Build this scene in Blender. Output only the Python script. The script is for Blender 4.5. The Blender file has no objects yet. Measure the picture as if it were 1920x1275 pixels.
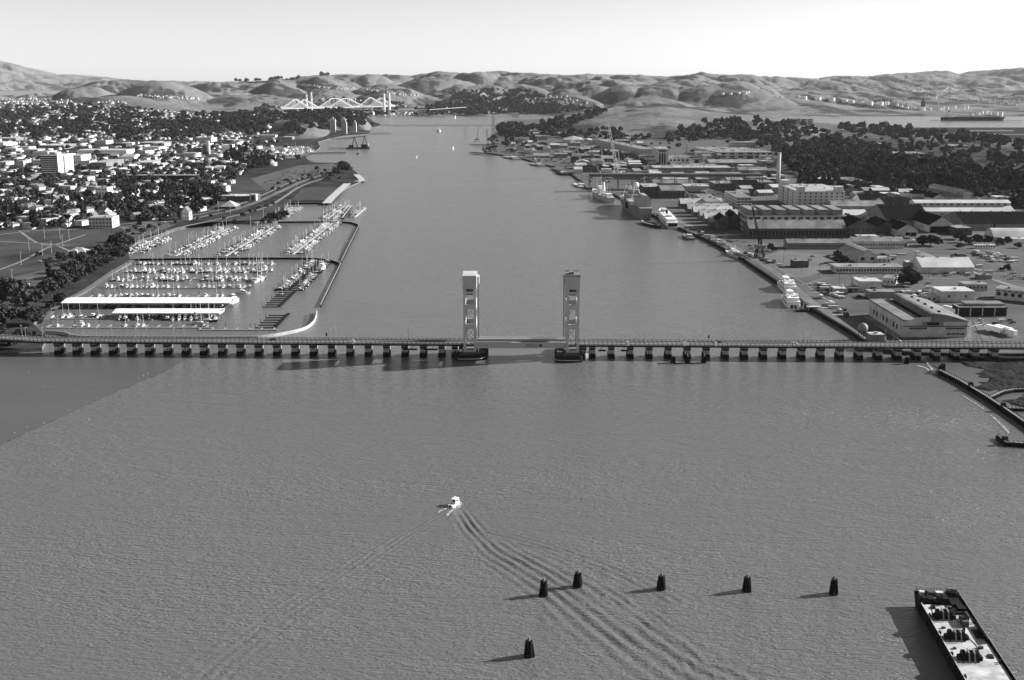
import bpy, math, random
import numpy as np
from mathutils import Vector
S = bpy.context.scene
R = math.radians
random.seed(7); RNG = np.random.default_rng(7)
C = S.collection

# ---------------------------------------------------------------- camera, sky, sun, exposure
TH = R(12.9); F = 2114.0; H0 = 180.0
cam = bpy.data.cameras.new('camera'); co = bpy.data.objects.new('camera', cam); C.objects.link(co)
co.location = (0, 0, H0); co.rotation_euler = (R(90) - TH, 0, 0)
cam.sensor_width = 36; cam.lens = 36 * F / 1920; cam.clip_start = 1; cam.clip_end = 120000
S.camera = co
SUN_EL, SUN_AZ = 24.5, 15.0
w = bpy.data.worlds.new('World'); S.world = w; w.use_nodes = True
nt = w.node_tree; bg = nt.nodes['Background']
sky = nt.nodes.new('ShaderNodeTexSky'); sky.sky_type = 'NISHITA'; sky.sun_disc = False
sky.sun_elevation = R(SUN_EL); sky.sun_rotation = R(90 - SUN_AZ); sky.air_density = 1.6; sky.dust_density = 0.25; sky.ozone_density = 1.0
bw = nt.nodes.new('ShaderNodeSeparateColor')      # black and white film behind a red filter: only the sky's red light counts
nt.links.new(sky.outputs[0], bw.inputs[0]); nt.links.new(bw.outputs[0], bg.inputs[0]); bg.inputs[1].default_value = 0.056
sl = bpy.data.lights.new('sun', 'SUN'); sl.energy = 5.0; sl.angle = R(0.5); sl.color = (1, 1, 1)
so = bpy.data.objects.new('sun', sl); C.objects.link(so)
sd = Vector((math.cos(R(SUN_EL)) * math.cos(R(SUN_AZ)), math.cos(R(SUN_EL)) * math.sin(R(SUN_AZ)), math.sin(R(SUN_EL))))
so.rotation_euler = sd.to_track_quat('Z', 'Y').to_euler(); so.location = (500, 0, 600)
S.view_settings.view_transform = 'Standard'; S.view_settings.look = 'None'; S.view_settings.gamma = 1
S.view_settings.exposure = 1.15
S.cycles.max_bounces = 5; S.cycles.volume_bounces = 0

# ---------------------------------------------------------------- helpers
def W(px, py, z=0.0):
    """ground point seen at a photograph pixel"""
    t = math.atan((py - 637.5) / F); h = H0 - z
    Y = h / math.tan(TH + t)
    d = Y * math.cos(TH) + h * math.sin(TH)
    return ((px - 960) / F * d, Y)
def mpp(px, py, z=0):
    x, y = W(px, py, z); return (y * math.cos(TH) + (H0 - z) * math.sin(TH)) / F
def zat(Y, py):
    return H0 - Y * math.tan(TH + math.atan((py - 637.5) / F))
def pix(X, Y, Z):
    d = Y * math.cos(TH) + (H0 - Z) * math.sin(TH); v = (H0 - Z) * math.cos(TH) - Y * math.sin(TH)
    return 960 + F * X / d, 637.5 + F * v / d

def mat(name, col, rough=0.85, var=0.25, scale=0.3, spec=0.15, metal=0.0, obj_var=0.0, space='Object', detail=4, bump=0):
    m = bpy.data.materials.new(name); m.use_nodes = True
    n = m.node_tree.nodes; l = m.node_tree.links; b = n['Principled BSDF']
    b.inputs['Roughness'].default_value = rough; b.inputs['Metallic'].default_value = metal
    b.inputs['Specular IOR Level'].default_value = spec
    tc = n.new('ShaderNodeTexCoord'); g = n.new('ShaderNodeNewGeometry')
    src = tc.outputs['Object'] if space == 'Object' else g.outputs['Position']
    nz = n.new('ShaderNodeTexNoise'); nz.inputs['Scale'].default_value = scale; nz.inputs['Detail'].default_value = detail
    nz.inputs['Roughness'].default_value = 0.6
    l.new(src, nz.inputs['Vector'])
    mr = n.new('ShaderNodeMapRange'); mr.inputs['From Min'].default_value = 0.25; mr.inputs['From Max'].default_value = 0.75
    mr.inputs['To Min'].default_value = col * (1 - var); mr.inputs['To Max'].default_value = col * (1 + var)
    l.new(nz.outputs[0], mr.inputs['Value']); out = mr.outputs[0]
    if obj_var:
        oi = n.new('ShaderNodeObjectInfo'); m2 = n.new('ShaderNodeMapRange')
        m2.inputs['To Min'].default_value = 1 - obj_var; m2.inputs['To Max'].default_value = 1 + obj_var
        l.new(oi.outputs['Random'], m2.inputs['Value'])
        mu = n.new('ShaderNodeMath'); mu.operation = 'MULTIPLY'; l.new(out, mu.inputs[0]); l.new(m2.outputs[0], mu.inputs[1]); out = mu.outputs[0]
    l.new(out, b.inputs['Base Color'])
    if bump:
        bp = n.new('ShaderNodeBump'); bp.inputs['Distance'].default_value = bump; l.new(nz.outputs[0], bp.inputs['Height']); l.new(bp.outputs[0], b.inputs['Normal'])
    return m

M = {}
M['white'] = mat('white_paint', 0.78, 0.5, 0.08, 0.2)
M['boat_white'] = mat('boat_white', 0.5, 0.5, 0.1, 0.2)
M['white_wall'] = mat('white_wall', 0.44, 0.8, 0.15, 0.15)
M['cream'] = mat('cream_wall', 0.45, 0.85, 0.35, 0.12)
M['grey_wall'] = mat('grey_wall', 0.3, 0.85, 0.2, 0.12)
M['mid_wall'] = mat('mid_grey_wall', 0.19, 0.85, 0.2, 0.12)
M['brick'] = mat('dark_brick', 0.085, 0.95, 0.4, 0.2, spec=0.05)
M['dark'] = mat('black_and_shade', 0.015, 0.8, 0.2, 0.3)  # near-black parts; also the shade put into solid openings
M['glass'] = mat('window_glass', 0.02, 0.15, 0.3, 0.3, spec=0.5)
M['roof_light'] = mat('light_metal_roof', 0.32, 0.6, 0.35, 0.07)
M['roof_white'] = mat('white_metal_roof', 0.46, 0.5, 0.25, 0.05)
M['roof_mid'] = mat('grey_roofing', 0.16, 0.8, 0.5, 0.07)
M['roof_grey'] = mat('pale_grey_roofing', 0.2, 0.8, 0.45, 0.07)
M['roof_dark'] = mat('dark_roofing', 0.013, 1.0, 0.4, 0.1, spec=0.0)
M['concrete'] = mat('concrete', 0.33, 0.85, 0.25, 0.4)
M['conc_light'] = mat('pale_concrete', 0.4, 0.85, 0.2, 0.3)
M['conc_dark'] = mat('stained_concrete', 0.12, 0.9, 0.4, 0.4)
M['foul'] = mat('fouled_pile', 0.01, 0.8, 0.4, 0.6, spec=0.06)
M['steel'] = mat('dark_steel', 0.015, 0.6, 0.3, 0.5, spec=0.06)
M['steel_mid'] = mat('grey_steel', 0.22, 0.6, 0.2, 0.5)
M['steel_light'] = mat('light_steel', 0.5, 0.6, 0.15, 0.5)
M['tower_paint'] = mat('tower_paint', 0.42, 0.55, 0.08, 0.15)
M['timber'] = mat('tarred_timber_and_shade', 0.013, 0.9, 0.5, 0.8, spec=0.06)  # timber; also carries the shade of the dark breakwater walls
M['timber_grey'] = mat('weathered_timber', 0.2, 0.9, 0.35, 0.6)
M['asphalt'] = mat('asphalt', 0.078, 0.9, 0.5, 0.022, space='World', detail=8)
M['asphalt_dark'] = mat('dark_asphalt', 0.045, 0.9, 0.3, 0.03, space='World', detail=8)
M['asphalt_pale'] = mat('worn_pavement', 0.12, 0.9, 0.3, 0.02, space='World', detail=8)
M['path'] = mat('pale_path', 0.2, 0.9, 0.2, 0.05, space='World')
M['line'] = mat('road_paint', 0.7, 0.7, 0.1, 0.5, space='World')
M['grass'] = mat('mown_grass', 0.06, 1.0, 0.5, 0.015, space='World', detail=8, spec=0.0)
M['rough_grass'] = mat('rough_grass', 0.04, 1.0, 0.75, 0.025, space='World', detail=8, spec=0.0)
M['marsh'] = mat('marsh_grass', 0.035, 1.0, 0.6, 0.1, space='World', detail=8, spec=0.0, bump=0.6)
M['mud'] = mat('wet_mud', 0.075, 0.4, 0.15, 0.012, space='World', detail=6, spec=0.4)
M['leaf'] = mat('dark_foliage', 0.038, 1.0, 0.75, 0.05, space='World', spec=0.0, detail=3, obj_var=0.3)
M['leaf_pale'] = mat('pale_foliage', 0.085, 1.0, 0.5, 0.08, space='World', spec=0.0, detail=3, obj_var=0.3)
M['bark'] = mat('bark', 0.06, 1.0, 0.3, 1)
M['hull_dark'] = mat('dark_hull', 0.012, 0.7, 0.3, 0.3, spec=0.06)
M['hull_grey'] = mat('grey_hull', 0.2, 0.6, 0.35, 0.08, detail=6)
M['deck_rust'] = mat('worn_steel_deck', 0.4, 0.8, 0.5, 0.25, detail=8)
M['car_dark'] = mat('dark_car_paint', 0.03, 0.3, 0.1, 0.5, spec=0.6)
M['car_light'] = mat('light_car_paint', 0.6, 0.3, 0.1, 0.5, spec=0.6)
M['car_mid'] = mat('grey_car_paint', 0.2, 0.3, 0.1, 0.5, spec=0.6)
M['leaf_far'] = mat('hazed_hillside_foliage', 0.04, 1.0, 0.5, 0.02, space='World', spec=0.0, detail=3)  # hillside trees get a paler leaf: distance haze put into the colour
M['canvas'] = mat('sail_cover', 0.12, 0.9, 0.4, 0.5, obj_var=0.5)
M['foam'] = mat('foam', 0.75, 0.9, 0.2, 0.5)
M['cliff'] = mat('bare_rock', 0.25, 0.95, 0.4, 0.02, space='World', detail=8)

class MB:
    def __init__(s): s.v = []; s.f = []; s.m = []
    def add(s, vs, fs, m=0):
        o = len(s.v); s.v += [tuple(p) for p in vs]
        for f in fs: s.f.append(tuple(o + i for i in f)); s.m.append(m)
        return s
    def box(s, x0, x1, y0, y1, z0, z1, m=0):
        return s.add([(x0,y0,z0),(x1,y0,z0),(x1,y1,z0),(x0,y1,z0),(x0,y0,z1),(x1,y0,z1),(x1,y1,z1),(x0,y1,z1)],
            [(3,2,1,0),(4,5,6,7),(0,1,5,4),(1,2,6,5),(2,3,7,6),(3,0,4,7)], m)
    def prism(s, poly, z0, z1, m=0):
        a = sum(poly[i][0]*poly[(i+1)%len(poly)][1]-poly[(i+1)%len(poly)][0]*poly[i][1] for i in range(len(poly)))
        if a < 0: poly = poly[::-1]
        n = len(poly)
        return s.add([(x,y,z0) for x,y in poly]+[(x,y,z1) for x,y in poly],
            [tuple(range(n))[::-1], tuple(range(n,2*n))]+[(i,(i+1)%n,n+(i+1)%n,n+i) for i in range(n)], m)
    def cyl(s, x, y, z0, z1, r0, r1=None, n=10, m=0):
        r1 = r0 if r1 is None else r1
        a = [2*math.pi*i/n for i in range(n)]
        return s.add([(x+r0*math.cos(t),y+r0*math.sin(t),z0) for t in a]+[(x+r1*math.cos(t),y+r1*math.sin(t),z1) for t in a],
            [tuple(range(n))[::-1], tuple(range(n,2*n))]+[(i,(i+1)%n,n+(i+1)%n,n+i) for i in range(n)], m)
    def beam(s, p, q, w=0.3, h=None, m=0):
        h = h or w; p = Vector(p); q = Vector(q); d = q-p
        if d.length < 1e-6: return s
        d.normalize(); up = Vector((0,0,1)) if abs(d.z) < 0.95 else Vector((0,1,0))
        a = d.cross(up).normalized()*w/2; b = a.cross(d).normalized()*h/2
        vs = [p-a-b,p+a-b,p+a+b,p-a+b,q-a-b,q+a-b,q+a+b,q-a+b]
        return s.add(vs, [(0,1,2,3)[::-1],(4,5,6,7),(0,1,5,4),(1,2,6,5),(2,3,7,6),(3,0,4,7)], m)
    def extr(s, prof, a0, a1, axis='x', m=0):
        """profile [(c,z)] extruded along axis from a0 to a1; c is the other horizontal coordinate"""
        n = len(prof)
        f = (lambda a,c,z:(a,c,z)) if axis == 'x' else (lambda a,c,z:(c,a,z))
        return s.add([f(a0,c,z) for c,z in prof]+[f(a1,c,z) for c,z in prof],
            [tuple(range(n)), tuple(range(n,2*n))[::-1]]+[(i,n+i,n+(i+1)%n,(i+1)%n) for i in range(n)], m)
    def ball(s, x, y, z, r, m=0, n=8, sz=1.0):
        vs = []; fs = []
        for j in range(n//2+1):
            ph = math.pi*j/(n//2)
            for i in range(n): vs.append((x+r*math.sin(ph)*math.cos(2*math.pi*i/n), y+r*math.sin(ph)*math.sin(2*math.pi*i/n), z-r*sz*math.cos(ph)))
        for j in range(n//2):
            for i in range(n): fs.append((j*n+i,j*n+(i+1)%n,(j+1)*n+(i+1)%n,(j+1)*n+i))
        return s.add(vs, fs, m)
    def strip(s, pts, width, z0, z1, m=0):
        """wall or road body that follows a polyline"""
        L = offs(pts, width/2); Rr = offs(pts, -width/2); n = len(pts)
        vs = []
        for i in range(n): vs += [(L[i][0],L[i][1],z0),(Rr[i][0],Rr[i][1],z0),(Rr[i][0],Rr[i][1],z1),(L[i][0],L[i][1],z1)]
        fs = [(0,1,2,3),(4*n-1,4*n-2,4*n-3,4*n-4)]
        for i in range(n-1):
            a = 4*i; b = a+4
            for k in range(4): fs.append((a+k, b+k, b+(k+1)%4, a+(k+1)%4))
        return s.add(vs, fs, m)
    def build(s, name, mats, parent=None, smooth=False):
        me = bpy.data.meshes.new(name); me.from_pydata(s.v, [], s.f)
        if not isinstance(mats, (list, tuple)): mats = [mats]
        for m in mats: me.materials.append(M[m] if isinstance(m, str) else m)
        if len(mats) > 1: me.polygons.foreach_set('material_index', s.m)
        if smooth: me.polygons.foreach_set('use_smooth', [True]*len(me.polygons))
        me.update()
        o = bpy.data.objects.new(name, me); C.objects.link(o)
        if parent is not None: o.parent = parent
        return o
def offs(pts, d):
    out = []; n = len(pts)
    for i in range(n):
        a = pts[max(i-1,0)]; b = pts[min(i+1,n-1)]
        dx, dy = b[0]-a[0], b[1]-a[1]; l = math.hypot(dx,dy) or 1
        out.append((pts[i][0]-dy/l*d, pts[i][1]+dx/l*d))
    return out
def smooth_line(pts, k=4):
    P = [np.array(p, float) for p in pts]; P = [2*P[0]-P[1]]+P+[2*P[-1]-P[-2]]; out = []
    for i in range(1, len(P)-2):
        for j in range(k):
            t = j/k; a,b,c,d = P[i-1:i+3]
            out.append(tuple(0.5*((2*b)+(-a+c)*t+(2*a-5*b+4*c-d)*t*t+(-a+3*b-3*c+d)*t**3)))
    out.append(tuple(P[-2])); return out
def resample(pts, step):
    out = [pts[0]]; acc = 0
    for a, b in zip(pts, pts[1:]):
        L = math.hypot(b[0]-a[0], b[1]-a[1]); t = step-acc
        while t <= L:
            out.append((a[0]+(b[0]-a[0])*t/L, a[1]+(b[1]-a[1])*t/L)); t += step
        acc = L-(t-step)
    return out
def tag(o, label=None, cat=None, group=None, kind=None):
    if label: o['label'] = label
    if cat: o['category'] = cat
    if group: o['group'] = group
    if kind: o['kind'] = kind
    return o
def empty(name, loc=(0,0,0), rz=0, label=None, cat=None, group=None):
    o = bpy.data.objects.new(name, None); C.objects.link(o); o.location = loc; o.rotation_euler = (0,0,rz)
    return tag(o, label, cat, group)
def copy_tree(o, parent=None):
    c = o.copy(); C.objects.link(c)
    if parent is not None: c.parent = parent
    for ch in KIDS.get(o.name, ()): 
        cc = ch.copy(); C.objects.link(cc); cc.parent = c
        for g in KIDS.get(ch.name, ()):
            gg = g.copy(); C.objects.link(gg); gg.parent = cc
    return c
KIDS = {}
def proto(root):
    """remember the children of a finished thing so it can be copied fast"""
    for o in bpy.data.objects:
        if o.parent is not None and (o.parent == root or o.parent.parent == root): KIDS.setdefault(o.parent.name, []).append(o)
    PROTO_USED[root.name] = False
    return root
PROTO_USED = {}
def place(p, loc, rz=0, sc=1.0, label=None, cat=None, group=None):
    if not PROTO_USED[p.name]: PROTO_USED[p.name] = True; o = p
    else: o = copy_tree(p)
    o.location = loc; o.rotation_euler = (0,0,rz); o.scale = (sc,sc,sc) if not isinstance(sc, tuple) else sc
    return tag(o, label, cat, group)
def drop_unused():
    for n, u in PROTO_USED.items():
        if not u:
            r = bpy.data.objects[n]
            for ch in KIDS.get(n, ()):
                for g in KIDS.get(ch.name, ()): bpy.data.objects.remove(g)
                bpy.data.objects.remove(ch)
            bpy.data.objects.remove(r)
def mesh_arrays(root):
    """(verts, loops, loop_total, mat names) of a thing, in its own space"""
    V = []; L = []; T = []; MI = []; mats = []; off = 0
    objs = [(root, (0,0,0))] if root.data else []
    for ch in KIDS.get(root.name, ()):
        objs.append((ch, tuple(ch.location)))
        for g in KIDS.get(ch.name, ()): objs.append((g, tuple(np.array(ch.location)+np.array(g.location))))
    for o, lo in objs:
        me = o.data; nv = len(me.vertices)
        v = np.empty(nv*3, np.float32); me.vertices.foreach_get('co', v); v = v.reshape(-1,3)*np.array(o.scale)+np.array(lo)
        l = np.empty(len(me.loops), np.int32); me.loops.foreach_get('vertex_index', l)
        t = np.empty(len(me.polygons), np.int32); me.polygons.foreach_get('loop_total', t)
        mi = np.zeros(len(me.polygons), np.int32); me.polygons.foreach_get('material_index', mi)
        mp = []
        for m in me.materials:
            if m not in mats: mats.append(m)
            mp.append(mats.index(m))
        V.append(v); L.append(l+off); T.append(t); MI.append(np.array(mp, np.int32)[mi]); off += nv
    return np.concatenate(V), np.concatenate(L), np.concatenate(T), np.concatenate(MI), mats
def merge(name, items):
    """items: (arrays, (x,y,z), rz, (sx,sy,sz)) joined into one object"""
    V = []; L = []; T = []; MI = []; mats = []; off = 0
    for (v,l,t,mi,ms), loc, rz, sc in items:
        for m in ms:
            if m not in mats: mats.append(m)
        mp = np.array([mats.index(m) for m in ms], np.int32)
        c, s = math.cos(rz), math.sin(rz); q = v*np.array(sc, np.float32)
        r = np.stack([q[:,0]*c-q[:,1]*s+loc[0], q[:,0]*s+q[:,1]*c+loc[1], q[:,2]+loc[2]], 1)
        V.append(r); L.append(l+off); T.append(t); MI.append(mp[mi]); off += len(v)
    V = np.concatenate(V); L = np.concatenate(L); T = np.concatenate(T); MI = np.concatenate(MI)
    me = bpy.data.meshes.new(name)
    me.vertices.add(len(V)); me.vertices.foreach_set('co', V.astype(np.float32).ravel())
    me.loops.add(len(L)); me.loops.foreach_set('vertex_index', L.astype(np.int32))
    me.polygons.add(len(T)); st = np.concatenate([[0], np.cumsum(T)[:-1]]).astype(np.int32)
    me.polygons.foreach_set('loop_start', st); me.polygons.foreach_set('loop_total', T.astype(np.int32))
    for m in mats: me.materials.append(m)
    me.polygons.foreach_set('material_index', MI.astype(np.int32)); me.update(calc_edges=True)
    o = bpy.data.objects.new(name, me); C.objects.link(o); return o
def grid_mesh(name, X, Y, Z, m, smooth=True):
    nr, nc = X.shape
    V = np.stack([X, Y, Z], -1).reshape(-1,3).astype(np.float32)
    i = np.arange(nr-1)[:,None]*nc+np.arange(nc-1)[None,:]
    Fc = np.stack([i, i+1, i+nc+1, i+nc], -1).reshape(-1,4).astype(np.int32)
    me = bpy.data.meshes.new(name)
    me.vertices.add(len(V)); me.vertices.foreach_set('co', V.ravel())
    me.loops.add(Fc.size); me.loops.foreach_set('vertex_index', Fc.ravel())
    me.polygons.add(len(Fc)); me.polygons.foreach_set('loop_start', np.arange(0, Fc.size, 4, dtype=np.int32)); me.polygons.foreach_set('loop_total', np.full(len(Fc), 4, np.int32))
    me.polygons.foreach_set('use_smooth', np.full(len(Fc), smooth)); me.materials.append(m); me.update(calc_edges=True)
    o = bpy.data.objects.new(name, me); C.objects.link(o); return o
def perlin(x, y, seed=0):
    r = np.random.default_rng(seed); ang = r.random((256,256))*2*np.pi
    gx, gy = np.cos(ang), np.sin(ang)
    xi = np.floor(x).astype(int); yi = np.floor(y).astype(int); xf = x-xi; yf = y-yi
    def g(a, b, fx, fy): return gx[a%256,b%256]*fx+gy[a%256,b%256]*fy
    u = xf*xf*xf*(xf*(xf*6-15)+10); v = yf*yf*yf*(yf*(yf*6-15)+10)
    a = g(xi,yi,xf,yf)*(1-u)+g(xi+1,yi,xf-1,yf)*u
    b = g(xi,yi+1,xf,yf-1)*(1-u)+g(xi+1,yi+1,xf-1,yf-1)*u
    return (a*(1-v)+b*v)*1.4
def sheet(name, poly, z, m, kind='structure', world=False, label=None, cat=None):
    p = poly if world else [W(a, b, z) for a, b in poly]
    a = sum(p[i][0]*p[(i+1)%len(p)][1]-p[(i+1)%len(p)][0]*p[i][1] for i in range(len(p)))
    if a < 0: p = p[::-1]
    mb = MB(); mb.add([(x,y,z) for x,y in p], [tuple(range(len(p)))])
    return tag(mb.build(name, m), label, cat, kind=kind)
def road(name, poly, width, z, m, k=4):
    p = smooth_line([W(a, b, z) for a, b in poly], k)
    L = offs(p, width/2); Rr = offs(p, -width/2); mb = MB(); n = len(p)
    mb.add([(x,y,z) for x,y in Rr]+[(x,y,z) for x,y in L], [(i,i+1,n+i+1,n+i) for i in range(n-1)])
    return tag(mb.build(name, m), kind='structure')
# ---------------------------------------------------------------- terrain
G = 2.5                                    # height of the flat land
rings = [
 (1500, [(-400,None),(2300,None)]),
 (2700, [(-400,None),(2300,None)]),
 (3400, [(-400,266),(0,268),(300,271),(400,273),(470,None),(2300,None)]),
 (4200, [(-400,236),(0,238),(150,240),(300,236),(400,243),(490,238),(513,230),(530,226),(560,224),(585,229),(606,240),(620,249),(640,None),(990,None),(1060,236),(1110,226),(1160,219),(1250,217),(1350,221),(1450,228),(1520,238),(1600,None),(2300,None)]),
 (4700, [(-400,224),(0,226),(150,222),(300,216),(420,219),(520,216),(560,215),(600,214),(640,212),(670,214),(682,220),(690,230),(700,None),(1000,None),(1040,222),(1080,214),(1130,206),(1180,201),(1250,200),(1300,203),(1350,209),(1400,213),(1450,218),(1500,226),(1560,None),(2300,None)]),
 (5300, [(-400,214),(0,216),(150,210),(300,206),(380,214),(440,214),(520,217),(600,217),(650,218),(675,226),(690,None),(2300,None)]),
 (5900, [(-400,210),(0,210),(100,206),(160,190),(200,180),(230,178),(270,181),(300,187),(340,197),(380,208),(430,208),(500,211),(600,213),(640,215),(670,None),(2300,None)]),
 (6250, [(-400,208),(0,208),(200,190),(400,207),(600,212),(700,215.5),(1000,215.5),(1500,215.5),(1700,215),(2300,216)]),
 (6800, [(-400,205),(0,203),(200,195),(400,203),(600,207),(700,206),(800,205),(1000,205),(1200,203),(1400,200),(1480,198),(1600,203),(1700,206),(1800,209),(2300,211)]),
 (7400, [(-400,200),(0,196),(100,192),(200,182),(300,170),(350,178),(400,182),(450,176),(520,182),(560,187),(620,196),(700,197),(800,196),(900,197),(1000,196),(1100,192),(1200,188),(1300,181),(1400,178),(1480,184),(1600,193),(1700,200),(1800,205),(2300,208)]),
 (8800, [(-400,196),(0,190),(100,188),(200,182),(300,176),(400,172),(500,172),(600,182),(700,182),(800,181),(900,182),(1000,178),(1100,176),(1200,172),(1300,174),(1400,182),(1500,186),(1600,191),(1700,196),(2300,199)]),
 (10500,[(-400,190),(0,186),(200,178),(260,163),(310,156),(360,155),(410,163),(450,162),(560,160),(700,155),(750,160),(800,168),(850,160),(900,155),(1000,157),(1100,154),(1200,155),(1300,158),(1400,164),(1500,169),(1600,176),(1700,184),(1800,189),(2300,190)]),
 (13000,[(-400,185),(0,184),(200,180),(300,172),(360,160),(400,158),(430,154),(480,153),(540,148),(560,144),(600,142),(680,139),(770,142),(800,136),(840,136),(880,139),(905,136),(960,137),(1010,140),(1060,143),(1100,140),(1140,142),(1200,142),(1250,146),(1290,142),(1315,136),(1350,143),(1440,143),(1520,150),(1600,156),(1700,165),(1800,174),(2300,178)]),
 (16000,[(-400,184),(0,183),(300,178),(430,170),(800,160),(1300,156),(1500,152),(1600,160),(1700,170),(1800,176),(2300,172)]),
 (19000,[(-400,182),(0,182),(300,178),(700,165),(1300,154),(1440,146),(1520,148),(1580,142),(1640,140),(1700,137),(1755,131),(1800,135),(1860,129),(1920,125),(2300,118)]),
 (23000,[(-400,178),(0,179),(300,175),(1300,165),(2300,150)]),
 (29000,[(-400,106),(-60,108),(0,111),(30,118),(60,126),(110,137),(150,138),(180,141),(215,144),(240,148),(260,152),(290,160),(400,165),(2300,165)]),
 (33000,[(-400,150),(0,155),(250,160),(300,160),(2300,165)]),
 (38000,[(-400,150),(200,153),(265,152),(300,151.5),(340,150.5),(370,151.5),(400,151),(440,156),(2300,170)]),
 (42000,[(-400,200),(2300,200)]),
]
U = np.linspace(-400, 2320, 1361)
YR_ = [r_[0] for r_ in rings]
ZR = []
for Yr, pl in rings:
    us = [p[0] for p in pl]; zs = [(-14.0 if p[1] is None else max(zat(Yr, p[1]), -14.0)) for p in pl]
    ZR.append(np.interp(U, us, zs))
ZR = np.array(ZR); kern = np.exp(-np.linspace(-2,2,17)**2); kern /= kern.sum()
for i_ in range(len(ZR)): ZR[i_] = np.convolve(np.pad(ZR[i_], 8, mode='edge'), kern, 'valid') if YR_[i_] > 5000 else ZR[i_]
YR = np.array([r[0] for r in rings], float)
Yg = np.exp(np.linspace(math.log(1500), math.log(41000), 900))
k = np.clip(np.searchsorted(YR, Yg, side='right')-1, 0, len(YR)-2)
t = (np.log(Yg)-np.log(YR[k]))/(np.log(YR[k+1])-np.log(YR[k])); t = np.clip(t, 0, 1); ts = 0.5*t+0.5*t*t*(3-2*t)
ZG = ZR[k]*(1-ts[:,None])+ZR[k+1]*ts[:,None]
XG = (U[None,:]-960)/F*math.cos(TH)*Yg[:,None]; YG = np.repeat(Yg[:,None], len(U), 1)
def billow(X, Y, wl, seed):
    wx = perlin(X/wl*0.5, Y/wl*0.5, seed+9)*0.5; s = 0; a = 1; tot = 0
    for o in range(4):
        s = s+a*(np.abs(perlin(X/wl*2**o+wx+7.3*o, Y/wl*2**o*0.8-wx, seed+o))); tot += a; a *= 0.52
    return s/tot
nfar = billow(XG, YG, 1250, 3)-0.28; nnear = billow(XG, YG, 520, 21)-0.28
far_w = np.clip((YG-6700)/2500, 0, 1)*np.clip((34000-YG)/8000, 0.3, 1)
near_w = np.clip((YG-3600)/800, 0, 1)
land_w = np.clip((ZG+2)/25, 0, 1)
crest = np.ones_like(YG)
for Yc in (13000, 19000, 29000): crest *= 1-0.55*np.exp(-((np.log(YG)-math.log(Yc))/0.05)**2)
ZG = ZG+land_w*crest*(far_w*nfar*260*np.clip(YG/13000, 0.5, 1.2)+near_w*nnear*34)
# rounded hillocks in front of the main range: (px, py, distance, width m, height m)
rr_ = np.random.default_rng(12); HK = np.zeros_like(ZG)
for px, py, Yc, wd, hh in tuple((rr_.uniform(880,1800), 0, yy, rr_.uniform(0.015,0.026)*yy, rr_.uniform(0.005,0.0085)*yy) for yy in rr_.uniform(6900,12500,170))+tuple((rr_.uniform(150,860), 0, yy, rr_.uniform(0.02,0.034)*yy, rr_.uniform(0.005,0.008)*yy) for yy in rr_.uniform(7800,12500,60))+((1232,150,10800,560,110),(1112,146,11500,620,90),(1290,158,9300,480,90),(1268,182,7900,420,75),(1200,178,8200,380,60),(1405,192,7000,260,70),(1330,186,7300,250,50),(1105,168,8800,420,65),
                          (1060,160,9600,480,70),(1000,150,11000,600,70),(1350,150,11500,520,80),(1170,160,9200,350,60),(1440,205,6600,170,45),(300,178,7300,500,50),(430,165,8800,520,60),(740,176,8000,420,60),(860,170,8400,500,60)):
    Xc = (px-960)/F*math.cos(TH)*Yc; hh = hh*(0.55 if px > 1430 else 0.8 if Yc > 11500 else 1.5)
    wd = min(wd, 0.034*Yc); rr2 = ((XG-Xc)/(wd*1.25))**2+((YG-Yc)/(wd*1.7))**2; HK = np.maximum(HK, hh*np.clip(1-rr2, 0, 1)**0.9)
ZG += HK*land_w*np.clip((YG-6700)/500, 0, 1)
nmid = billow(XG, YG, 480, 61)-0.28
ZG += land_w*np.clip((YG-6500)/1500, 0, 1)*np.clip((24000-YG)/4000, 0, 1)*nmid*70
SK = [(-400,106),(-60,108),(0,111),(30,118),(60,126),(110,137),(150,138),(180,141),(215,144),(240,148),(265,151),(300,151),(370,152.5),(430,153),(480,152),(540,147),(560,143),(600,141),(640,139.5),(680,138),(770,141),(790,136),(815,133),(840,134),(880,137),(905,134),(935,132.5),(960,135),(1010,138),(1060,141),(1100,138),(1140,140),(1200,140),(1250,144),(1290,140),(1315,134),(1340,140),(1400,139),(1440,140),(1520,146),(1580,140),(1640,138),(1700,135),(1755,128),(1800,133),(1860,127),(1920,122),(2300,118)]
sky_u = np.interp(U, [p[0] for p in SK], [p[1] for p in SK])+1.3*perlin(U/17, U*0+3.3, 14)+0.6*perlin(U/5, U*0+3.3, 15)
tn = np.tan(TH+np.arctan((sky_u-637.5)/F)); zl = H0-YG*tn[None,:]
kk = np.clip(YG*0.0012, 4, 40); ex = (zl-ZG)/kk
ZG = np.where(ex > 20, ZG, zl-kk*np.log1p(np.exp(np.clip(ex, -30, 30))))
ZG = np.maximum(ZG, -14)
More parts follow.
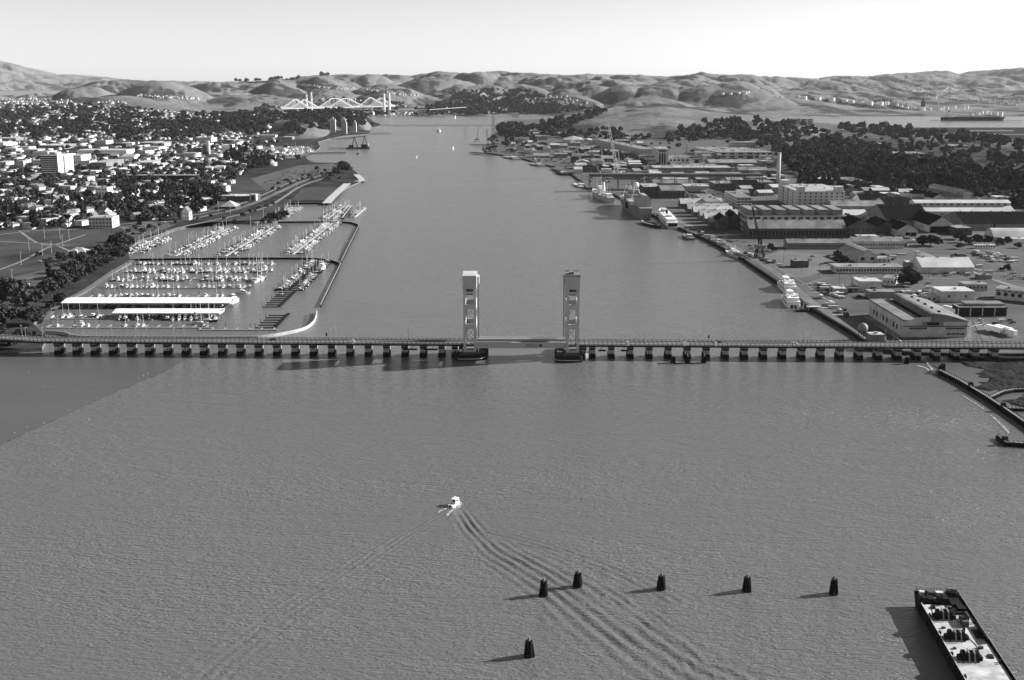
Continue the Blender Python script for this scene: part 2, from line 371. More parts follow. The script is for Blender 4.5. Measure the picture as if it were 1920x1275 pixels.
# the terrain keeps its small gullies out of the flat water edge
def terrain_mat():
    m = bpy.data.materials.new('hill_grass_and_scrub'); m.use_nodes = True
    n = m.node_tree.nodes; l = m.node_tree.links; b = n['Principled BSDF']; b.inputs['Roughness'].default_value = 1; b.inputs['Specular IOR Level'].default_value = 0.05
    g = n.new('ShaderNodeNewGeometry')
    def noise(sc, det=6, ro=0.6):
        q = n.new('ShaderNodeTexNoise'); q.inputs['Scale'].default_value = sc; q.inputs['Detail'].default_value = det; q.inputs['Roughness'].default_value = ro
        l.new(g.outputs['Position'], q.inputs['Vector']); return q.outputs[0]
    def mr(v, a, b_, c, d):
        q = n.new('ShaderNodeMapRange'); q.inputs[1].default_value = a; q.inputs[2].default_value = b_; q.inputs[3].default_value = c; q.inputs[4].default_value = d; l.new(v, q.inputs[0]); return q.outputs[0]
    def mth(op, a, b_):
        q = n.new('ShaderNodeMath'); q.operation = op
        for i, v in enumerate((a, b_)):
            if isinstance(v, float): q.inputs[i].default_value = v
            else: l.new(v, q.inputs[i])
        return q.outputs[0]
    grass = mr(noise(0.004), 0.3, 0.7, 0.10, 0.20)
    fine = mr(noise(0.03, 8, 0.7), 0.3, 0.7, 0.75, 1.25)
    grass = mth('MULTIPLY', grass, fine)
    sx = n.new('ShaderNodeSeparateXYZ'); l.new(g.outputs['Position'], sx.inputs[0]); sn = n.new('ShaderNodeSeparateXYZ'); l.new(g.outputs['Normal'], sn.inputs[0])
    # woods grow low down and in the folds turned to the north-west
    v = mth('ADD', noise(0.0024, 6, 0.6), mth('MULTIPLY', sn.outputs[1], -0.35))
    v = mth('ADD', v, mth('MULTIPLY', sn.outputs[0], -0.25))
    low = mr(sx.outputs[2], 20, 190, 0.07, -0.03)
    v = mth('ADD', v, low)
    wood = mr(v, 0.575, 0.635, 0.0, 1.0)
    mx = n.new('ShaderNodeMix'); mx.data_type = 'FLOAT'; l.new(wood, mx.inputs[0]); l.new(grass, mx.inputs[2]); l.new(mr(noise(0.02, 8, 0.75), 0.35, 0.65, 0.03, 0.07), mx.inputs[3])
    l.new(mx.outputs[0], b.inputs['Base Color'])
    bp = n.new('ShaderNodeBump'); bp.inputs['Strength'].default_value = 0.5; bp.inputs['Distance'].default_value = 16; l.new(noise(0.018, 8, 0.7), bp.inputs['Height']); l.new(bp.outputs[0], b.inputs['Normal'])
    return m
tag(grid_mesh('hills', XG, YG, ZG, terrain_mat()), kind='structure')

# projected rows of the terrain for finding the ground under a pixel
ZL = np.maximum(ZG, G)
PYG = 637.5+F*((H0-ZL)*math.cos(TH)-YG*math.sin(TH))/(YG*math.cos(TH)+(H0-ZL)*math.sin(TH))
PXG_u = U
def hit(px, py):
    """world point of the land seen at a pixel"""
    x, y = W(px, py, G) if py > 200 else (0, 1e9)
    if py > 290: return (x, y, G)
    c = int(np.clip(round((px-U[0])/(U[1]-U[0])), 0, len(U)-1)); col = PYG[:,c]
    i = np.argmax(col <= py)
    if col[i] > py: return None
    if i == 0: return (x, y, G)
    a = (col[i-1]-py)/(col[i-1]-col[i]+1e-9); Y = Yg[i-1]+(Yg[i]-Yg[i-1])*a; Z = ZL[i-1,c]+(ZL[i,c]-ZL[i-1,c])*a
    d = Y*math.cos(TH)+(H0-Z)*math.sin(TH)
    return ((px-960)/F*d, Y, Z)

# ---------------------------------------------------------------- flat land either side of the strait
left_coast = [(-700,668),(-60,664),(30,655),(78,652),(88,632),(62,606),(88,585),(112,566),(158,545),(200,515),(246,490),(238,470),(255,454),(300,440),(332,428),(400,416),(470,417),(505,412),(528,402),(540,380),(541,377),(616,378),(640,358),(652,350),(676,340),(674,328),(655,312),(640,304),(600,306),(578,300),(570,290),(590,284),(600,276),(596,266),(625,258),(650,254),(690,251),(696,246),(676,243),(690,240),(712,236),(715,233),(700,228),(690,220),(688,216.8),(300,216.2),(-900,216.2)]
o = sheet('ground', left_coast, G, 'rough_grass')
def skirt(name, pts, z0, z1, m, world=False, kind='structure', label=None, cat=None, width=0.6):
    p = pts if world else [W(a, b, z1) for a, b in pts]
    return tag(MB().strip(p, width, z0, z1).build(name, m), label, cat, kind=kind)
skirt('shore_bank', left_coast[1:-2], -6, G-0.05, 'conc_dark')
right_coast = [(2500,662),(2100,662),(1960,662),(1900,662),(1850,662),(1800,661),(1740,660),(1690,657),(1640,651),(1600,622),(1558,597),(1510,570),(1460,528),(1395,485),(1330,450),(1270,425),(1215,398),(1190,380),(1150,364),(1112,352),(1085,336),(1068,323),(1042,317),(1040,312),(1010,306),(975,295),(940,290),(912,286),(905,276),(925,268),(928,250),(935,241),(932,230),(960,224),(1030,223),(1150,225),(1500,228),(1560,232),(1640,238),(1750,240),(2600,240)]
sheet('ground', right_coast, G, 'asphalt')
skirt('shore_bank', right_coast[:9], -3, G-0.04, 'marsh', width=5)
quay = right_coast[8:31]
skirt('quay_wall', quay, -6, G+0.25, 'timber', kind=None, label='dark timber-faced quay wall running along the right bank of the channel', cat='quay wall', width=2.0)
# local surfaces on the flat land
sheet('lawn', [(-200,432),(120,428),(225,420),(245,437),(200,470),(150,500),(90,545),(30,590),(-300,600)], G+0.06, 'grass')
sheet('parking_lot', [(-200,560),(20,520),(110,500),(140,505),(70,548),(20,590),(-250,610)], G+0.12, 'asphalt')
sheet('car_park', [(225,425),(300,412),(330,422),(300,432),(250,452)], G+0.12, 'asphalt')
for q in ([(-20,452),(50,455),(95,458),(130,470),(150,480)], [(-20,442),(70,432),(150,428),(215,424)], [(30,428),(60,450),(80,458),(110,462)], [(-20,512),(40,490),(95,462),(130,460)], [(95,462),(160,440)]):
    road('footpath', q, 3.0, G+0.18, 'path')
for q in ([(-30,425),(60,432),(160,428),(250,418),(330,414),(400,402),(450,390),(490,375),(530,357),(560,343),(590,332),(640,318)],):
    road('promenade_road', q, 13, G+0.2, 'asphalt')
    road('road_marking', q, 0.5, G+0.3, 'line')
for q in ([(258,452),(300,440),(335,427),(400,413),(450,402),(500,388),(530,371),(555,354),(580,343),(610,334)],):
    road('footpath', q, 5, G+0.28, 'path')
road('sidewalk', [(250,412),(330,408),(395,397),(440,386),(480,371),(520,353),(550,339),(585,328)], 4, G+0.22, 'path')
sheet('lawn', [(300,405),(400,395),(470,372),(520,348),(500,330),(430,335),(420,355),(350,385)], G+0.05, 'grass')
sheet('lawn', [(340,426),(400,414),(470,396),(520,380),(528,400),(500,412),(440,416),(380,417)], G+0.07, 'grass')
sheet('car_park', [(470,335),(560,310),(625,306),(640,318),(600,325),(540,345),(500,358)], G+0.09, 'asphalt')
road('shore_path', [(96,583),(125,562),(165,541),(208,511),(250,487)], 5, G+0.3, 'asphalt_pale')
road('shore_path', [(86,600),(100,580)], 5, G+0.3, 'asphalt_pale')
sheet('lagoon', [(546,375),(566,354),(588,350),(646,351),(630,362),(616,375)], G+0.12, 'asphalt_dark')
sheet('boat_yard_ground', [(430,300),(560,296),(590,284),(560,274),(430,276),(330,290)], G+0.09, 'asphalt_pale')
# street grid of the town
TR = R(-20); tc_, ts_ = math.cos(TR), math.sin(TR)
def street(x, y):
    u = x*tc_+y*ts_; v = -x*ts_+y*tc_
    return (u % 105) < 13 or (v % 150) < 13
town_px = [(-250,425),(-60,428),(150,418),(250,410),(330,405),(395,396),(400,352),(440,335),(470,316),(430,286),(330,284),(-250,284)]
def strip_lines():
    P = [W(a, b, G) for a, b in town_px]; us = [p[0]*tc_+p[1]*ts_ for p in P]; vs = [-p[0]*ts_+p[1]*tc_ for p in P]
    for ax, lo, hi, st in (('u', min(us), max(us), 105), ('v', min(vs), max(vs), 150)):
        k = math.ceil(lo/st)
        while k*st < hi:
            c = k*st+6.5; o_lo, o_hi = (min(vs), max(vs)) if ax == 'u' else (min(us), max(us)); run = []
            for t_ in list(np.arange(o_lo, o_hi, 12))+[None]:
                ok = False
                if t_ is not None:
                    u, v = (c, t_) if ax == 'u' else (t_, c); x, y = u*tc_-v*ts_, u*ts_+v*tc_; ok = inpoly0(x, y, P)
                if ok: run.append((x, y))
                else:
                    if len(run) > 3:
                        L_ = offs(run, 4.5); R_ = offs(run, -4.5); n_ = len(run); z_ = G+(0.12 if ax == 'u' else 0.2)
                        q = MB(); q.add([(a, b, z_) for a, b in R_]+[(a, b, z_) for a, b in L_], [(i, i+1, n_+i+1, n_+i) for i in range(n_-1)]); tag(q.build('street', 'asphalt_pale'), kind='structure')
                    run = []
            k += 1
def inpoly0(x, y, poly):
    c = False; j = len(poly)-1
    for i in range(len(poly)):
        xi, yi = poly[i]; xj, yj = poly[j]
        if (yi > y) != (yj > y) and x < (xj-xi)*(y-yi)/(yj-yi)+xi: c = not c
        j = i
    return c
strip_lines()
# Mare Island pavements
sheet('pavement', [(1500,540),(1560,500),(1700,505),(1900,515),(1990,600),(1990,650),(1640,645),(1590,610)], G+0.06, 'asphalt')
sheet('pavement', [(1420,482),(1470,470),(1560,478),(1570,500),(1510,520),(1480,520)], G+0.09, 'asphalt_pale')
sheet('pavement', [(1440,492),(1500,478),(1520,492),(1470,505)], G+0.13, 'asphalt_pale')
sheet('pavement', [(1590,470),(1720,468),(1800,490),(1920,500),(1920,520),(1700,505),(1600,495)], G+0.13, 'asphalt')
sheet('pavement', [(1700,538),(1780,520),(1860,560),(1870,590),(1760,590),(1690,560)], G+0.17, 'asphalt')
road('quay_road', [(1636,640),(1606,618),(1515,562),(1470,522),(1405,480),(1345,447),(1285,420),(1230,396)], 9, G+0.22, 'asphalt_pale', 2)
road('kerb_line', [(1590,590),(1530,548),(1490,520),(1455,500),(1430,487)], 1.2, G+0.24, 'path', 2)
road('field_road', [(1714,468),(1760,485),(1800,500),(1850,520),(1930,545)], 5, G+0.2, 'path', 2)
road('causeway_road', [(1500,1),(1,1)] and [(1600,648.5),(1700,649.5),(1800,650.5),(1990,651.5)], 9, G+0.3, 'asphalt_pale', 2)
sheet('field', [(1500,270),(1620,258),(1800,268),(1960,290),(1960,330),(1700,300),(1560,290)], G+0.1, 'grass')
sheet('field', [(1640,285),(1960,300),(1960,345),(1700,320)], G+0.2, 'grass')
sheet('mudflat', [(1600,239.5),(1750,239),(2500,239),(2500,262),(1900,262),(1700,252),(1620,247)], G+0.3, 'rough_grass')
for q in ([(1660,249),(1760,249.5),(1920,251.5),(1920,253),(1800,252),(1700,251)], [(1790,244),(1900,244),(1900,246),(1800,246)]):
    sheet('tidal_pool', q, G+0.8, 'asphalt_pale')

# ---------------------------------------------------------------- water: one sheet, swells and the wake of the launch as real waves
def poly_dist(X, Y, pts):
    best = np.full(X.shape, 1e9); along = np.zeros(X.shape); side = np.zeros(X.shape); acc = 0
    for (ax, ay), (bx, by) in zip(pts, pts[1:]):
        dx, dy = bx-ax, by-ay; L = math.hypot(dx, dy); tt = np.clip(((X-ax)*dx+(Y-ay)*dy)/L**2, 0, 1)
        ex, ey = X-(ax+tt*dx), Y-(ay+tt*dy); d = np.hypot(ex, ey); mk = d < best
        best = np.where(mk, d, best); along = np.where(mk, acc+tt*L, along); side = np.where(mk, np.sign(dx*ey-dy*ex), side); acc += L
    return best*side, along
yn = np.concatenate([np.arange(40, 225, 5.0), np.arange(225, 560, 0.75), np.arange(560, 700, 1.5), np.exp(np.linspace(math.log(700), math.log(45000), 120))])
un = np.concatenate([np.linspace(-3200, -80, 70), np.linspace(-76, 2000, 1040), np.linspace(2010, 5100, 70)])
XW = (un[None,:]-960)/F*(yn[:,None]*math.cos(TH)+H0*math.sin(TH)); YW = np.repeat(yn[:,None], len(un), 1)
XW[-40:] *= 1.5
ZW = np.zeros_like(XW)
nr = yn < 700
xs, ys = XW[nr], YW[nr]
fade = np.clip((700-ys)/150, 0, 1)
z = 0
arm = smooth_line([W(a, b) for a, b in ((856,952),(880,984),(908,1012),(935,1035),(985,1062),(1045,1098),(1110,1145),(1185,1200),(1270,1258),(1330,1290))])
for off_, A, lam, wd in ((0, 0.13, 4.2, 4.5),):
    s, al = poly_dist(xs, ys, arm); wdt = 2.5+al*0.11; A2 = 0.42*np.exp(-al/450)*np.clip(al/6, 0.3, 1)
    lam2 = 2.6+al*0.022
    z = z+A2*np.cos(2*np.pi*(s+0.03*al)/lam2+0.8*perlin(al/18, s/9, 5))*np.exp(-(s/wdt)**2)*(0.6+0.7*perlin(al/14, s/14, 8))
arm2 = smooth_line([W(a, b) for a, b in ((848,952),(790,985),(720,1028),(640,1085),(540,1150),(440,1225),(370,1290))])
s, al = poly_dist(xs, ys, arm2); wdt = 2.0+al*0.075
z = z+0.12*(0.6+0.7*perlin(al/16, s/6, 18))*np.exp(-al/500)*np.clip(al/6, 0.2, 1)*np.cos(2*np.pi*s/(2.2+al*0.012)+0.8*perlin(al/18, s/9, 15))*np.exp(-(s/wdt)**2)
arm3 = smooth_line([W(a, b) for a, b in ((1150,1120),(1230,1180),(1290,1230),(1330,1290))])
s, al = poly_dist(xs, ys, arm3); z = z+0.12*np.exp(-(s/9)**2)*np.cos(2*np.pi*s/3.4)*(0.5+perlin(al/9, s/9, 4))
arm4 = smooth_line([W(a, b) for a, b in ((885,990),(940,1003),(1010,1020),(1090,1048),(1180,1085),(1260,1130))])
s, al = poly_dist(xs, ys, arm4); z = z+0.14*np.exp(-(s/(3.5+al*0.07))**2)*np.exp(-al/260)*np.clip(al/10, 0, 1)*np.cos(2*np.pi*s/(2.6+al*0.012)+0.7*perlin(al/15, s/7, 44))
ZW[nr] = z*fade
def water_mat():
    m = bpy.data.materials.new('strait_water'); m.use_nodes = True
    n = m.node_tree.nodes; l = m.node_tree.links; b = n['Principled BSDF']
    b.inputs['Roughness'].default_value = 0.22; b.inputs['IOR'].default_value = 1.33; b.inputs['Specular IOR Level'].default_value = 0.33
    g = n.new('ShaderNodeNewGeometry')
    def noise(sc, sv, det=3, ro=0.6, rot=0.0, dist=0.0):
        mp = n.new('ShaderNodeMapping'); mp.inputs['Scale'].default_value = sv; mp.inputs['Rotation'].default_value = (0,0,rot)
        l.new(g.outputs['Position'], mp.inputs[0])
        q = n.new('ShaderNodeTexNoise'); q.inputs['Scale'].default_value = sc; q.inputs['Detail'].default_value = det; q.inputs['Roughness'].default_value = ro; q.inputs['Distortion'].default_value = dist
        l.new(mp.outputs[0], q.inputs['Vector']); return q.outputs[0]
    a = noise(0.55, (0.45,1.3,1), 4, 0.6, R(14), 0.6); c = noise(1.15, (0.6,1.25,1), 2, 0.5, R(-28), 0.6)
    pt = noise(0.006, (0.5,1.6,1), 4, 0.6); big = noise(0.075, (0.4,1.5,1), 4, 0.65, R(10), 0.8)
    ma = n.new('ShaderNodeMath'); ma.operation = 'MULTIPLY_ADD'; l.new(c, ma.inputs[0]); ma.inputs[1].default_value = 0.4; l.new(a, ma.inputs[2])
    mb_ = n.new('ShaderNodeMath'); mb_.operation = 'MULTIPLY_ADD'; l.new(big, mb_.inputs[0]); mb_.inputs[1].default_value = 1.2; l.new(ma.outputs[0], mb_.inputs[2]); ma = mb_
    bp = n.new('ShaderNodeBump'); bp.inputs['Distance'].default_value = 1.35
    mr = n.new('ShaderNodeMapRange'); mr.inputs[1].default_value = 0.35; mr.inputs[2].default_value = 0.65; mr.inputs[3].default_value = 0.4; mr.inputs[4].default_value = 1.0
    l.new(pt, mr.inputs[0]); l.new(mr.outputs[0], bp.inputs['Strength'])
    l.new(ma.outputs[0], bp.inputs['Height']); l.new(bp.outputs[0], b.inputs['Normal'])
    m3 = n.new('ShaderNodeMapRange'); m3.inputs[1].default_value = 0.3; m3.inputs[2].default_value = 0.7; m3.inputs[3].default_value = 0.108; m3.inputs[4].default_value = 0.142
    l.new(pt, m3.inputs[0]); l.new(m3.outputs[0], b.inputs['Base Color'])
    return m
M['water'] = water_mat()
tag(grid_mesh('water', XW, YW, ZW, M['water']), kind='structure')
# tidal mud on the near left, marsh on the near right
mud = smooth_line([(352,671.5),(300,699),(240,725),(180,750),(120,778),(60,806),(-10,838),(-150,890)], 3)
mud = [(a+4*float(perlin(np.array(i*0.37), np.array(0.5), 3)), b+2.2*float(perlin(np.array(i*0.9), np.array(2.5), 4))) for i, (a, b) in enumerate(resample(mud, 5))]
sheet('mudflat', [(-700,667),(60,668),(200,669)]+mud+[(-700,1000)], 0.13, 'mud')
mb = MB()
for i, (x, y) in enumerate(smooth_line([W(*p) for p in ((83,727),(92,730),(115,729),(140,726),(146,725),(175,728),(200,727),(222,726))], 3)): pass
road('tide_channel', [(83,727),(92,730),(115,729),(140,726)], 0.5, 0.3, 'conc_dark'); road('tide_channel', [(146,725),(175,728),(200,727),(224,726)], 0.5, 0.3, 'conc_dark')
sheet('mudflat', smooth_line([(1700,664),(1735,680),(1760,690),(1790,712),(1830,735),(1870,758),(1900,782),(1925,800),(2000,850)], 3)+[(2400,850),(2400,664)], 0.35, 'mud')
# ---------------------------------------------------------------- trees
def crown_arrays(seed, n=620, kind='broad', size=0.085, core=True):
    """unit crown (radius 1, base z 0) of leaf clumps around several limbs"""
    r = np.random.default_rng(seed); P = []; lob = []
    if kind == 'broad':
        lob = [((0,0,1.0),(0.62,0.62,0.58))]+[((0.55*math.cos(a),0.55*math.sin(a),0.72+0.35*r.random()),(0.45,0.45,0.4)) for a in (0.3,1.5,2.6,3.9,5.2)]+[((0.25*math.cos(a),0.25*math.sin(a),1.3+0.15*r.random()),(0.36,0.36,0.33)) for a in (0.9,3.0,4.9)]
    elif kind == 'tall':
        lob = [((0.2*r.standard_normal()*(1-z/3.5),0.2*r.standard_normal()*(1-z/3.5),z),(0.6-0.09*z,0.6-0.09*z,0.5)) for z in (0.5,0.95,1.4,1.9,2.4,2.8)]
    elif kind == 'cone':
        lob = [((0,0,z),(0.62-0.2*z,0.62-0.2*z,0.38)) for z in (0.35,0.75,1.15,1.6,2.0,2.4)]
    else:
        lob = [((0,0,0.55),(0.8,0.8,0.5)),((0.35,0.1,0.5),(0.5,0.5,0.4)),((-0.3,-0.3,0.6),(0.5,0.5,0.4))]
    w = np.array([l[1][0]**2 for l in lob]); w /= w.sum()
    which = r.choice(len(lob), n, p=w)
    c = np.array([l[0] for l in lob])[which]; s = np.array([l[1] for l in lob])[which]
    d = r.standard_normal((n,3)); d /= np.linalg.norm(d, axis=1)[:,None]; d[:,2] = np.where(d[:,2] < -0.5, -d[:,2], d[:,2])
    rad = 0.72+0.42*r.random((n,1))
    P = c+d*s*rad
    a = r.standard_normal((n,3))+d*0.6; a /= np.linalg.norm(a, axis=1)[:,None]
    b = np.cross(a, r.standard_normal((n,3))); b /= np.linalg.norm(b, axis=1)[:,None]; e = np.cross(a, b)
    q = size*(0.6+0.9*r.random((n,1)))
    V = np.stack([P-b*q-e*q*0.7, P+b*q-e*q*0.6, P+b*q*0.8+e*q, P-b*q*0.9+e*q*0.8], 1).reshape(-1,3)
    Fs = np.arange(4*n).reshape(-1,4); vs = [V]; loops = [Fs.ravel()]; tot = [np.full(n, 4)]; off = 4*n
    if core:
        for (cx,cy,cz),(sx,sy,sz) in lob:
            mb = MB().ball(0,0,0,1,n=8); v = np.array(mb.v); v = v*(1+0.18*r.standard_normal((len(v),1)))*np.array((sx,sy,sz))*0.74+np.array((cx,cy,cz))
            vs.append(v); f = np.array([list(f) for f in mb.f])+off; loops.append(f.ravel()); tot.append(np.full(len(f), 4)); off += len(v)
    V = np.concatenate(vs)
    V[:,2] -= max(V[:,2].min(), -9)*0
    return V, np.concatenate(loops), np.concatenate(tot)
def arr_mesh(name, V, L, T, m):
    me = bpy.data.meshes.new(name); me.vertices.add(len(V)); me.vertices.foreach_set('co', V.astype(np.float32).ravel())
    me.loops.add(len(L)); me.loops.foreach_set('vertex_index', L.astype(np.int32)); me.polygons.add(len(T))
    me.polygons.foreach_set('loop_start', np.concatenate([[0], np.cumsum(T)[:-1]]).astype(np.int32)); me.polygons.foreach_set('loop_total', T.astype(np.int32))
    me.materials.append(M[m]); me.update(calc_edges=True); return me
TREES = {}
for nm, kind, n, sz, m, hgt in (('broad_tree','broad',900,0.09,'leaf',1.55),('broad_tree','broad',900,0.08,'leaf',1.55),('broad_tree','broad',700,0.10,'leaf_pale',1.55),('tall_tree','tall',900,0.085,'leaf',3.1),('conifer_tree','cone',800,0.075,'leaf',2.8),('bush','low',450,0.09,'leaf',1.0),('bare_tree','broad',420,0.05,'leaf_pale',1.55)):
    i = len(TREES); V, L, T = crown_arrays(40+i, n, kind, sz, core=(nm != 'bare_tree'))
    root = empty(nm, (0,0,-500)); cr = bpy.data.objects.new('crown', arr_mesh('crown', V, L, T, m)); C.objects.link(cr); cr.parent = root
    tk = MB(); tk.cyl(0,0,-0.45,0.8,0.07,0.045,7)
    for a in (0.4,2.3,4.4): tk.beam((0,0,0.35),(0.4*math.cos(a),0.4*math.sin(a),0.95),0.045)
    tk.build('trunk', 'bark', root)
    proto(root); TREES[i] = (root, kind, hgt)
LOWT = {}
def low_tree(i, n):
    nm, kind, m = {0:('a','broad','leaf'),1:('b','broad','leaf'),2:('c','broad','leaf_pale'),3:('d','tall','leaf'),4:('e','cone','leaf'),5:('f','low','leaf'),6:('g','broad','leaf_pale')}[i]
    V, L, T = crown_arrays(140+i, n, kind, 0.17, core=True)
    return (V, L, T, np.zeros(len(T), np.int32), [M[m]])
for i in range(7): LOWT[i] = low_tree(i, 110)
tree_jobs = []          # (size px, variant, (x,y,z), radius, label key)
def inpoly(x, y, poly):
    c = False; j = len(poly)-1
    for i in range(len(poly)):
        xi, yi = poly[i]; xj, yj = poly[j]
        if (yi > y) != (yj > y) and x < (xj-xi)*(y-yi)/(yj-yi)+xi: c = not c
        j = i
    return c
def add_tree(px, py, rad, var=None, key='town'):
    h = hit(px, py)
    if h is None: return
    var = random.choice((0,0,1,1,2,3)) if var is None else var
    tree_jobs.append((rad/h[1], var, h, rad, key))
TAKEN = []              # world rectangles kept free (buildings)
def free(x, y, pad=2):
    return not any(a-pad < x < b+pad and c-pad < y < d+pad for a,b,c,d in TAKEN)
def scatter_trees(poly, n, r0, r1, vs=(0,0,1,1,2,3), key='town', clump=0.0, cl=0.02):
    xs = [p[0] for p in poly]; ys = [p[1] for p in poly]; k = 0; tries = 0
    while k < n and tries < n*12:
        tries += 1; x = random.uniform(min(xs), max(xs)); y = random.uniform(min(ys), max(ys))
        if not inpoly(x, y, poly): continue
        if clump and float(perlin(np.array(x*cl), np.array(y*cl*2.2), 77)) < clump*random.uniform(-1,1)*0.8: continue
        h = hit(x, y)
        if h is None or h[2] < 2 or not free(h[0], h[1]): continue
        if key == 'town' and street(h[0], h[1]): continue
        rr = random.uniform(r0, r1); tree_jobs.append((rr/h[1], random.choice(vs), h, rr, key)); k += 1
def flush_trees():
    tree_jobs.sort(key=lambda t: -t[0])
    labels = {'town':('leafy tree standing among the houses of the town','trees among the town houses'),
              'shore':('dark tree of the row along the marina bank','trees along the marina bank'),
              'island':('dark tree of the wood behind the shipyard','trees of the wood behind the shipyard'),
              'yard':('tree growing between the shipyard buildings','trees between the shipyard buildings'),
              'park':('tree on the waterfront lawn beside the curved road','trees on the waterfront lawn'),
              'hill':('small dark tree on a distant hillside','trees on the distant hills')}
    shape = {0:'rounded',1:'broad',2:'pale',3:'tall',4:'pointed',5:'low bushy',6:'thin pale'}
    for j, (s, v, h, rad, key) in enumerate(tree_jobs[:300]):
        root, kind, hg = TREES[v]; lb, gp = labels[key]; px, py = pix(*h)
        if key == 'island': lb += (', left end' if px < 1420 else ', left of middle' if px < 1540 else ', middle' if px < 1660 else ', right of middle' if px < 1780 else ', right end')+(', lower edge' if py > 335 else ', upper part' if py < 290 else '')
        if key == 'shore': lb += ', nearest the causeway' if py > 600 else ', by the boat sheds' if py > 560 else ', below the club house' if py > 520 else ', middle of the row' if py > 490 else ', far end of the row'
        if key == 'town': lb += ', left edge' if px < 90 else ', below the apartment tower' if px < 170 else ', above the white apartments' if px < 240 else ', near the ornate house' if px < 340 else ', near the terminal'
        if key in ('yard', 'park'): lb += ', left part' if px < (1560 if key == 'yard' else 400) else ', right part'
        place(root, (h[0],h[1],h[2]-0.12*rad), random.uniform(0,6.28), (rad,rad*random.uniform(0.9,1.1),rad*random.uniform(0.85,1.15)),
              shape[v]+' '+lb, 'tree', shape[v]+' '+gp)
    rest = tree_jobs[300:]
    groups = {}
    for s, v, h, rad, key in rest:
        nm = {'town':'town_trees','shore':'town_trees','park':'town_trees','island':'woodland','yard':'woodland','hill':'hillside_woodland'}[key]
        groups.setdefault(nm, []).append((LOWT[v], (h[0],h[1],h[2]-0.1*rad), random.uniform(0,6.28), (rad,rad,rad*random.uniform(0.8,1.2))))
    lab = {'town_trees':'dark tree canopy filling the town beyond the nearest streets','woodland':'dense dark wood on the low hill behind the shipyard','hillside_woodland':'dark woods and scrub on the far hillsides'}
    for nm, it in groups.items():
        if nm == 'hillside_woodland': it = [((a_[0], a_[1], a_[2], a_[3], [M['leaf_far']]), b_, c_, d_) for a_, b_, c_, d_ in it]
        tag(merge(nm, it), lab[nm], 'trees', kind='stuff')

# ---------------------------------------------------------------- houses
UNITW = MB().box(-0.5,0.5,-0.5,0.5,-0.5,0.5).build('window', 'glass').data
bpy.data.objects.remove(bpy.data.objects['window'])
def window(parent, loc, size, name='window', m=None):
    o = bpy.data.objects.new(name, UNITW if m is None else UNITS[m]); C.objects.link(o); o.parent = parent; o.location = loc; o.scale = size; return o
UNITS = {}
for k_ in ('roof_white','white','dark','grey_wall','conc_light','glass'):
    UNITS[k_] = MB().box(-0.5,0.5,-0.5,0.5,-0.5,0.5).build('unit', k_).data; bpy.data.objects.remove(bpy.data.objects['unit'])
HOUSES = []
def house_proto(L, B, H, rise, wall, roof, kind='gable', wing=False, chim=True):
    root = empty('house', (0,0,-500)); o = 0.45
    MB().box(-L/2,L/2,-B/2,B/2,0,H).build('wall', wall, root)
    w = MB()
    if kind == 'gable':
        w = MB().extr([(-B/2,H),(B/2,H),(0,H+rise)], -L/2, L/2)
        g = w.build('gable', wall, root)
        t = 0.25; r = MB().extr([(-B/2-o,H-o*2*rise/B),(0,H+rise),(B/2+o,H-o*2*rise/B),(B/2+o,H-o*2*rise/B+t),(0,H+rise+t*1.2),(-B/2-o,H-o*2*rise/B+t)], -L/2-o, L/2+o)
    elif kind == 'hip':
        a = L/2+o; b = B/2+o; c = max(L/2-B/2, 0.3)
        r = MB(); r.add([(-a,-b,H),(a,-b,H),(a,b,H),(-a,b,H),(-c,0,H+rise),(c,0,H+rise)], [(3,2,1,0),(0,1,5,4),(1,2,5),(2,3,4,5),(3,0,4)])
    else:
        r = MB().box(-L/2-0.2,L/2+0.2,-B/2-0.2,B/2+0.2,H,H+0.5)
    rf = r.build('roof', roof, root)
    if chim: MB().box(L*0.2,L*0.2+0.9,-0.5,0.4,H,H+rise+1.1).build('chimney', 'brick', rf)
    if wing: MB().box(L*0.1,L*0.42,-B/2-3,-B/2,0,H*0.8).extr([(L*0.1-0.3,H*0.8),(L*0.42+0.3,H*0.8),(L*0.26,H*0.8+rise*0.6)], -B/2-3.3, -B/2+1, 'y').build('wing', wall, root)
    for x in (-0.3,0.05): window(root, (L*x, -B/2-0.02, H*0.62), (1.2,0.1,1.4))
    for y in (-0.25,0.25): window(root, (L/2+0.02, B*y, H*0.62), (0.1,1.2,1.4))
    MB().box(-L*0.14,-L*0.14+1,-B/2-0.07,-B/2+0.02,0,2.1).build('door', 'dark', root)
    proto(root); arr = mesh_arrays(root); HOUSES.append((root, arr, wall, roof)); return root
house_proto(12,9,5.5,3.2,'white_wall','roof_mid')
house_proto(11,8.5,6,3.6,'white_wall','roof_dark')
house_proto(13,10,3.6,2.4,'white_wall','roof_grey')
house_proto(12,10,5.8,2.6,'cream','roof_mid','hip')
house_proto(14,9,3.6,2.2,'white','roof_light','gable', True)
house_proto(9,8,6.6,3.8,'cream','roof_dark')
house_proto(16,11,6.4,2.6,'white_wall','roof_mid','hip', True)
house_proto(22,13,6.5,0,'white_wall','roof_light','flat', False, False)
house_proto(16,12,8.5,0,'cream','roof_grey','flat', False, False)
house_jobs = []
def lowhouse(L, B, H, rise, wall, roof):
    o = 0.4; mb = MB(); mb.box(-L/2,L/2,-B/2,B/2,-4,H,0)
    if rise: mb.extr([(-B/2-o,H),(B/2+o,H),(0,H+rise)], -L/2-o, L/2+o, 'x', 1)
    else: mb.box(-L/2-.2,L/2+.2,-B/2-.2,B/2+.2,H,H+0.4,1)
    ob = mb.build('x', [wall, roof]); KIDS[ob.name] = []; a = mesh_arrays(ob); bpy.data.objects.remove(ob); return a
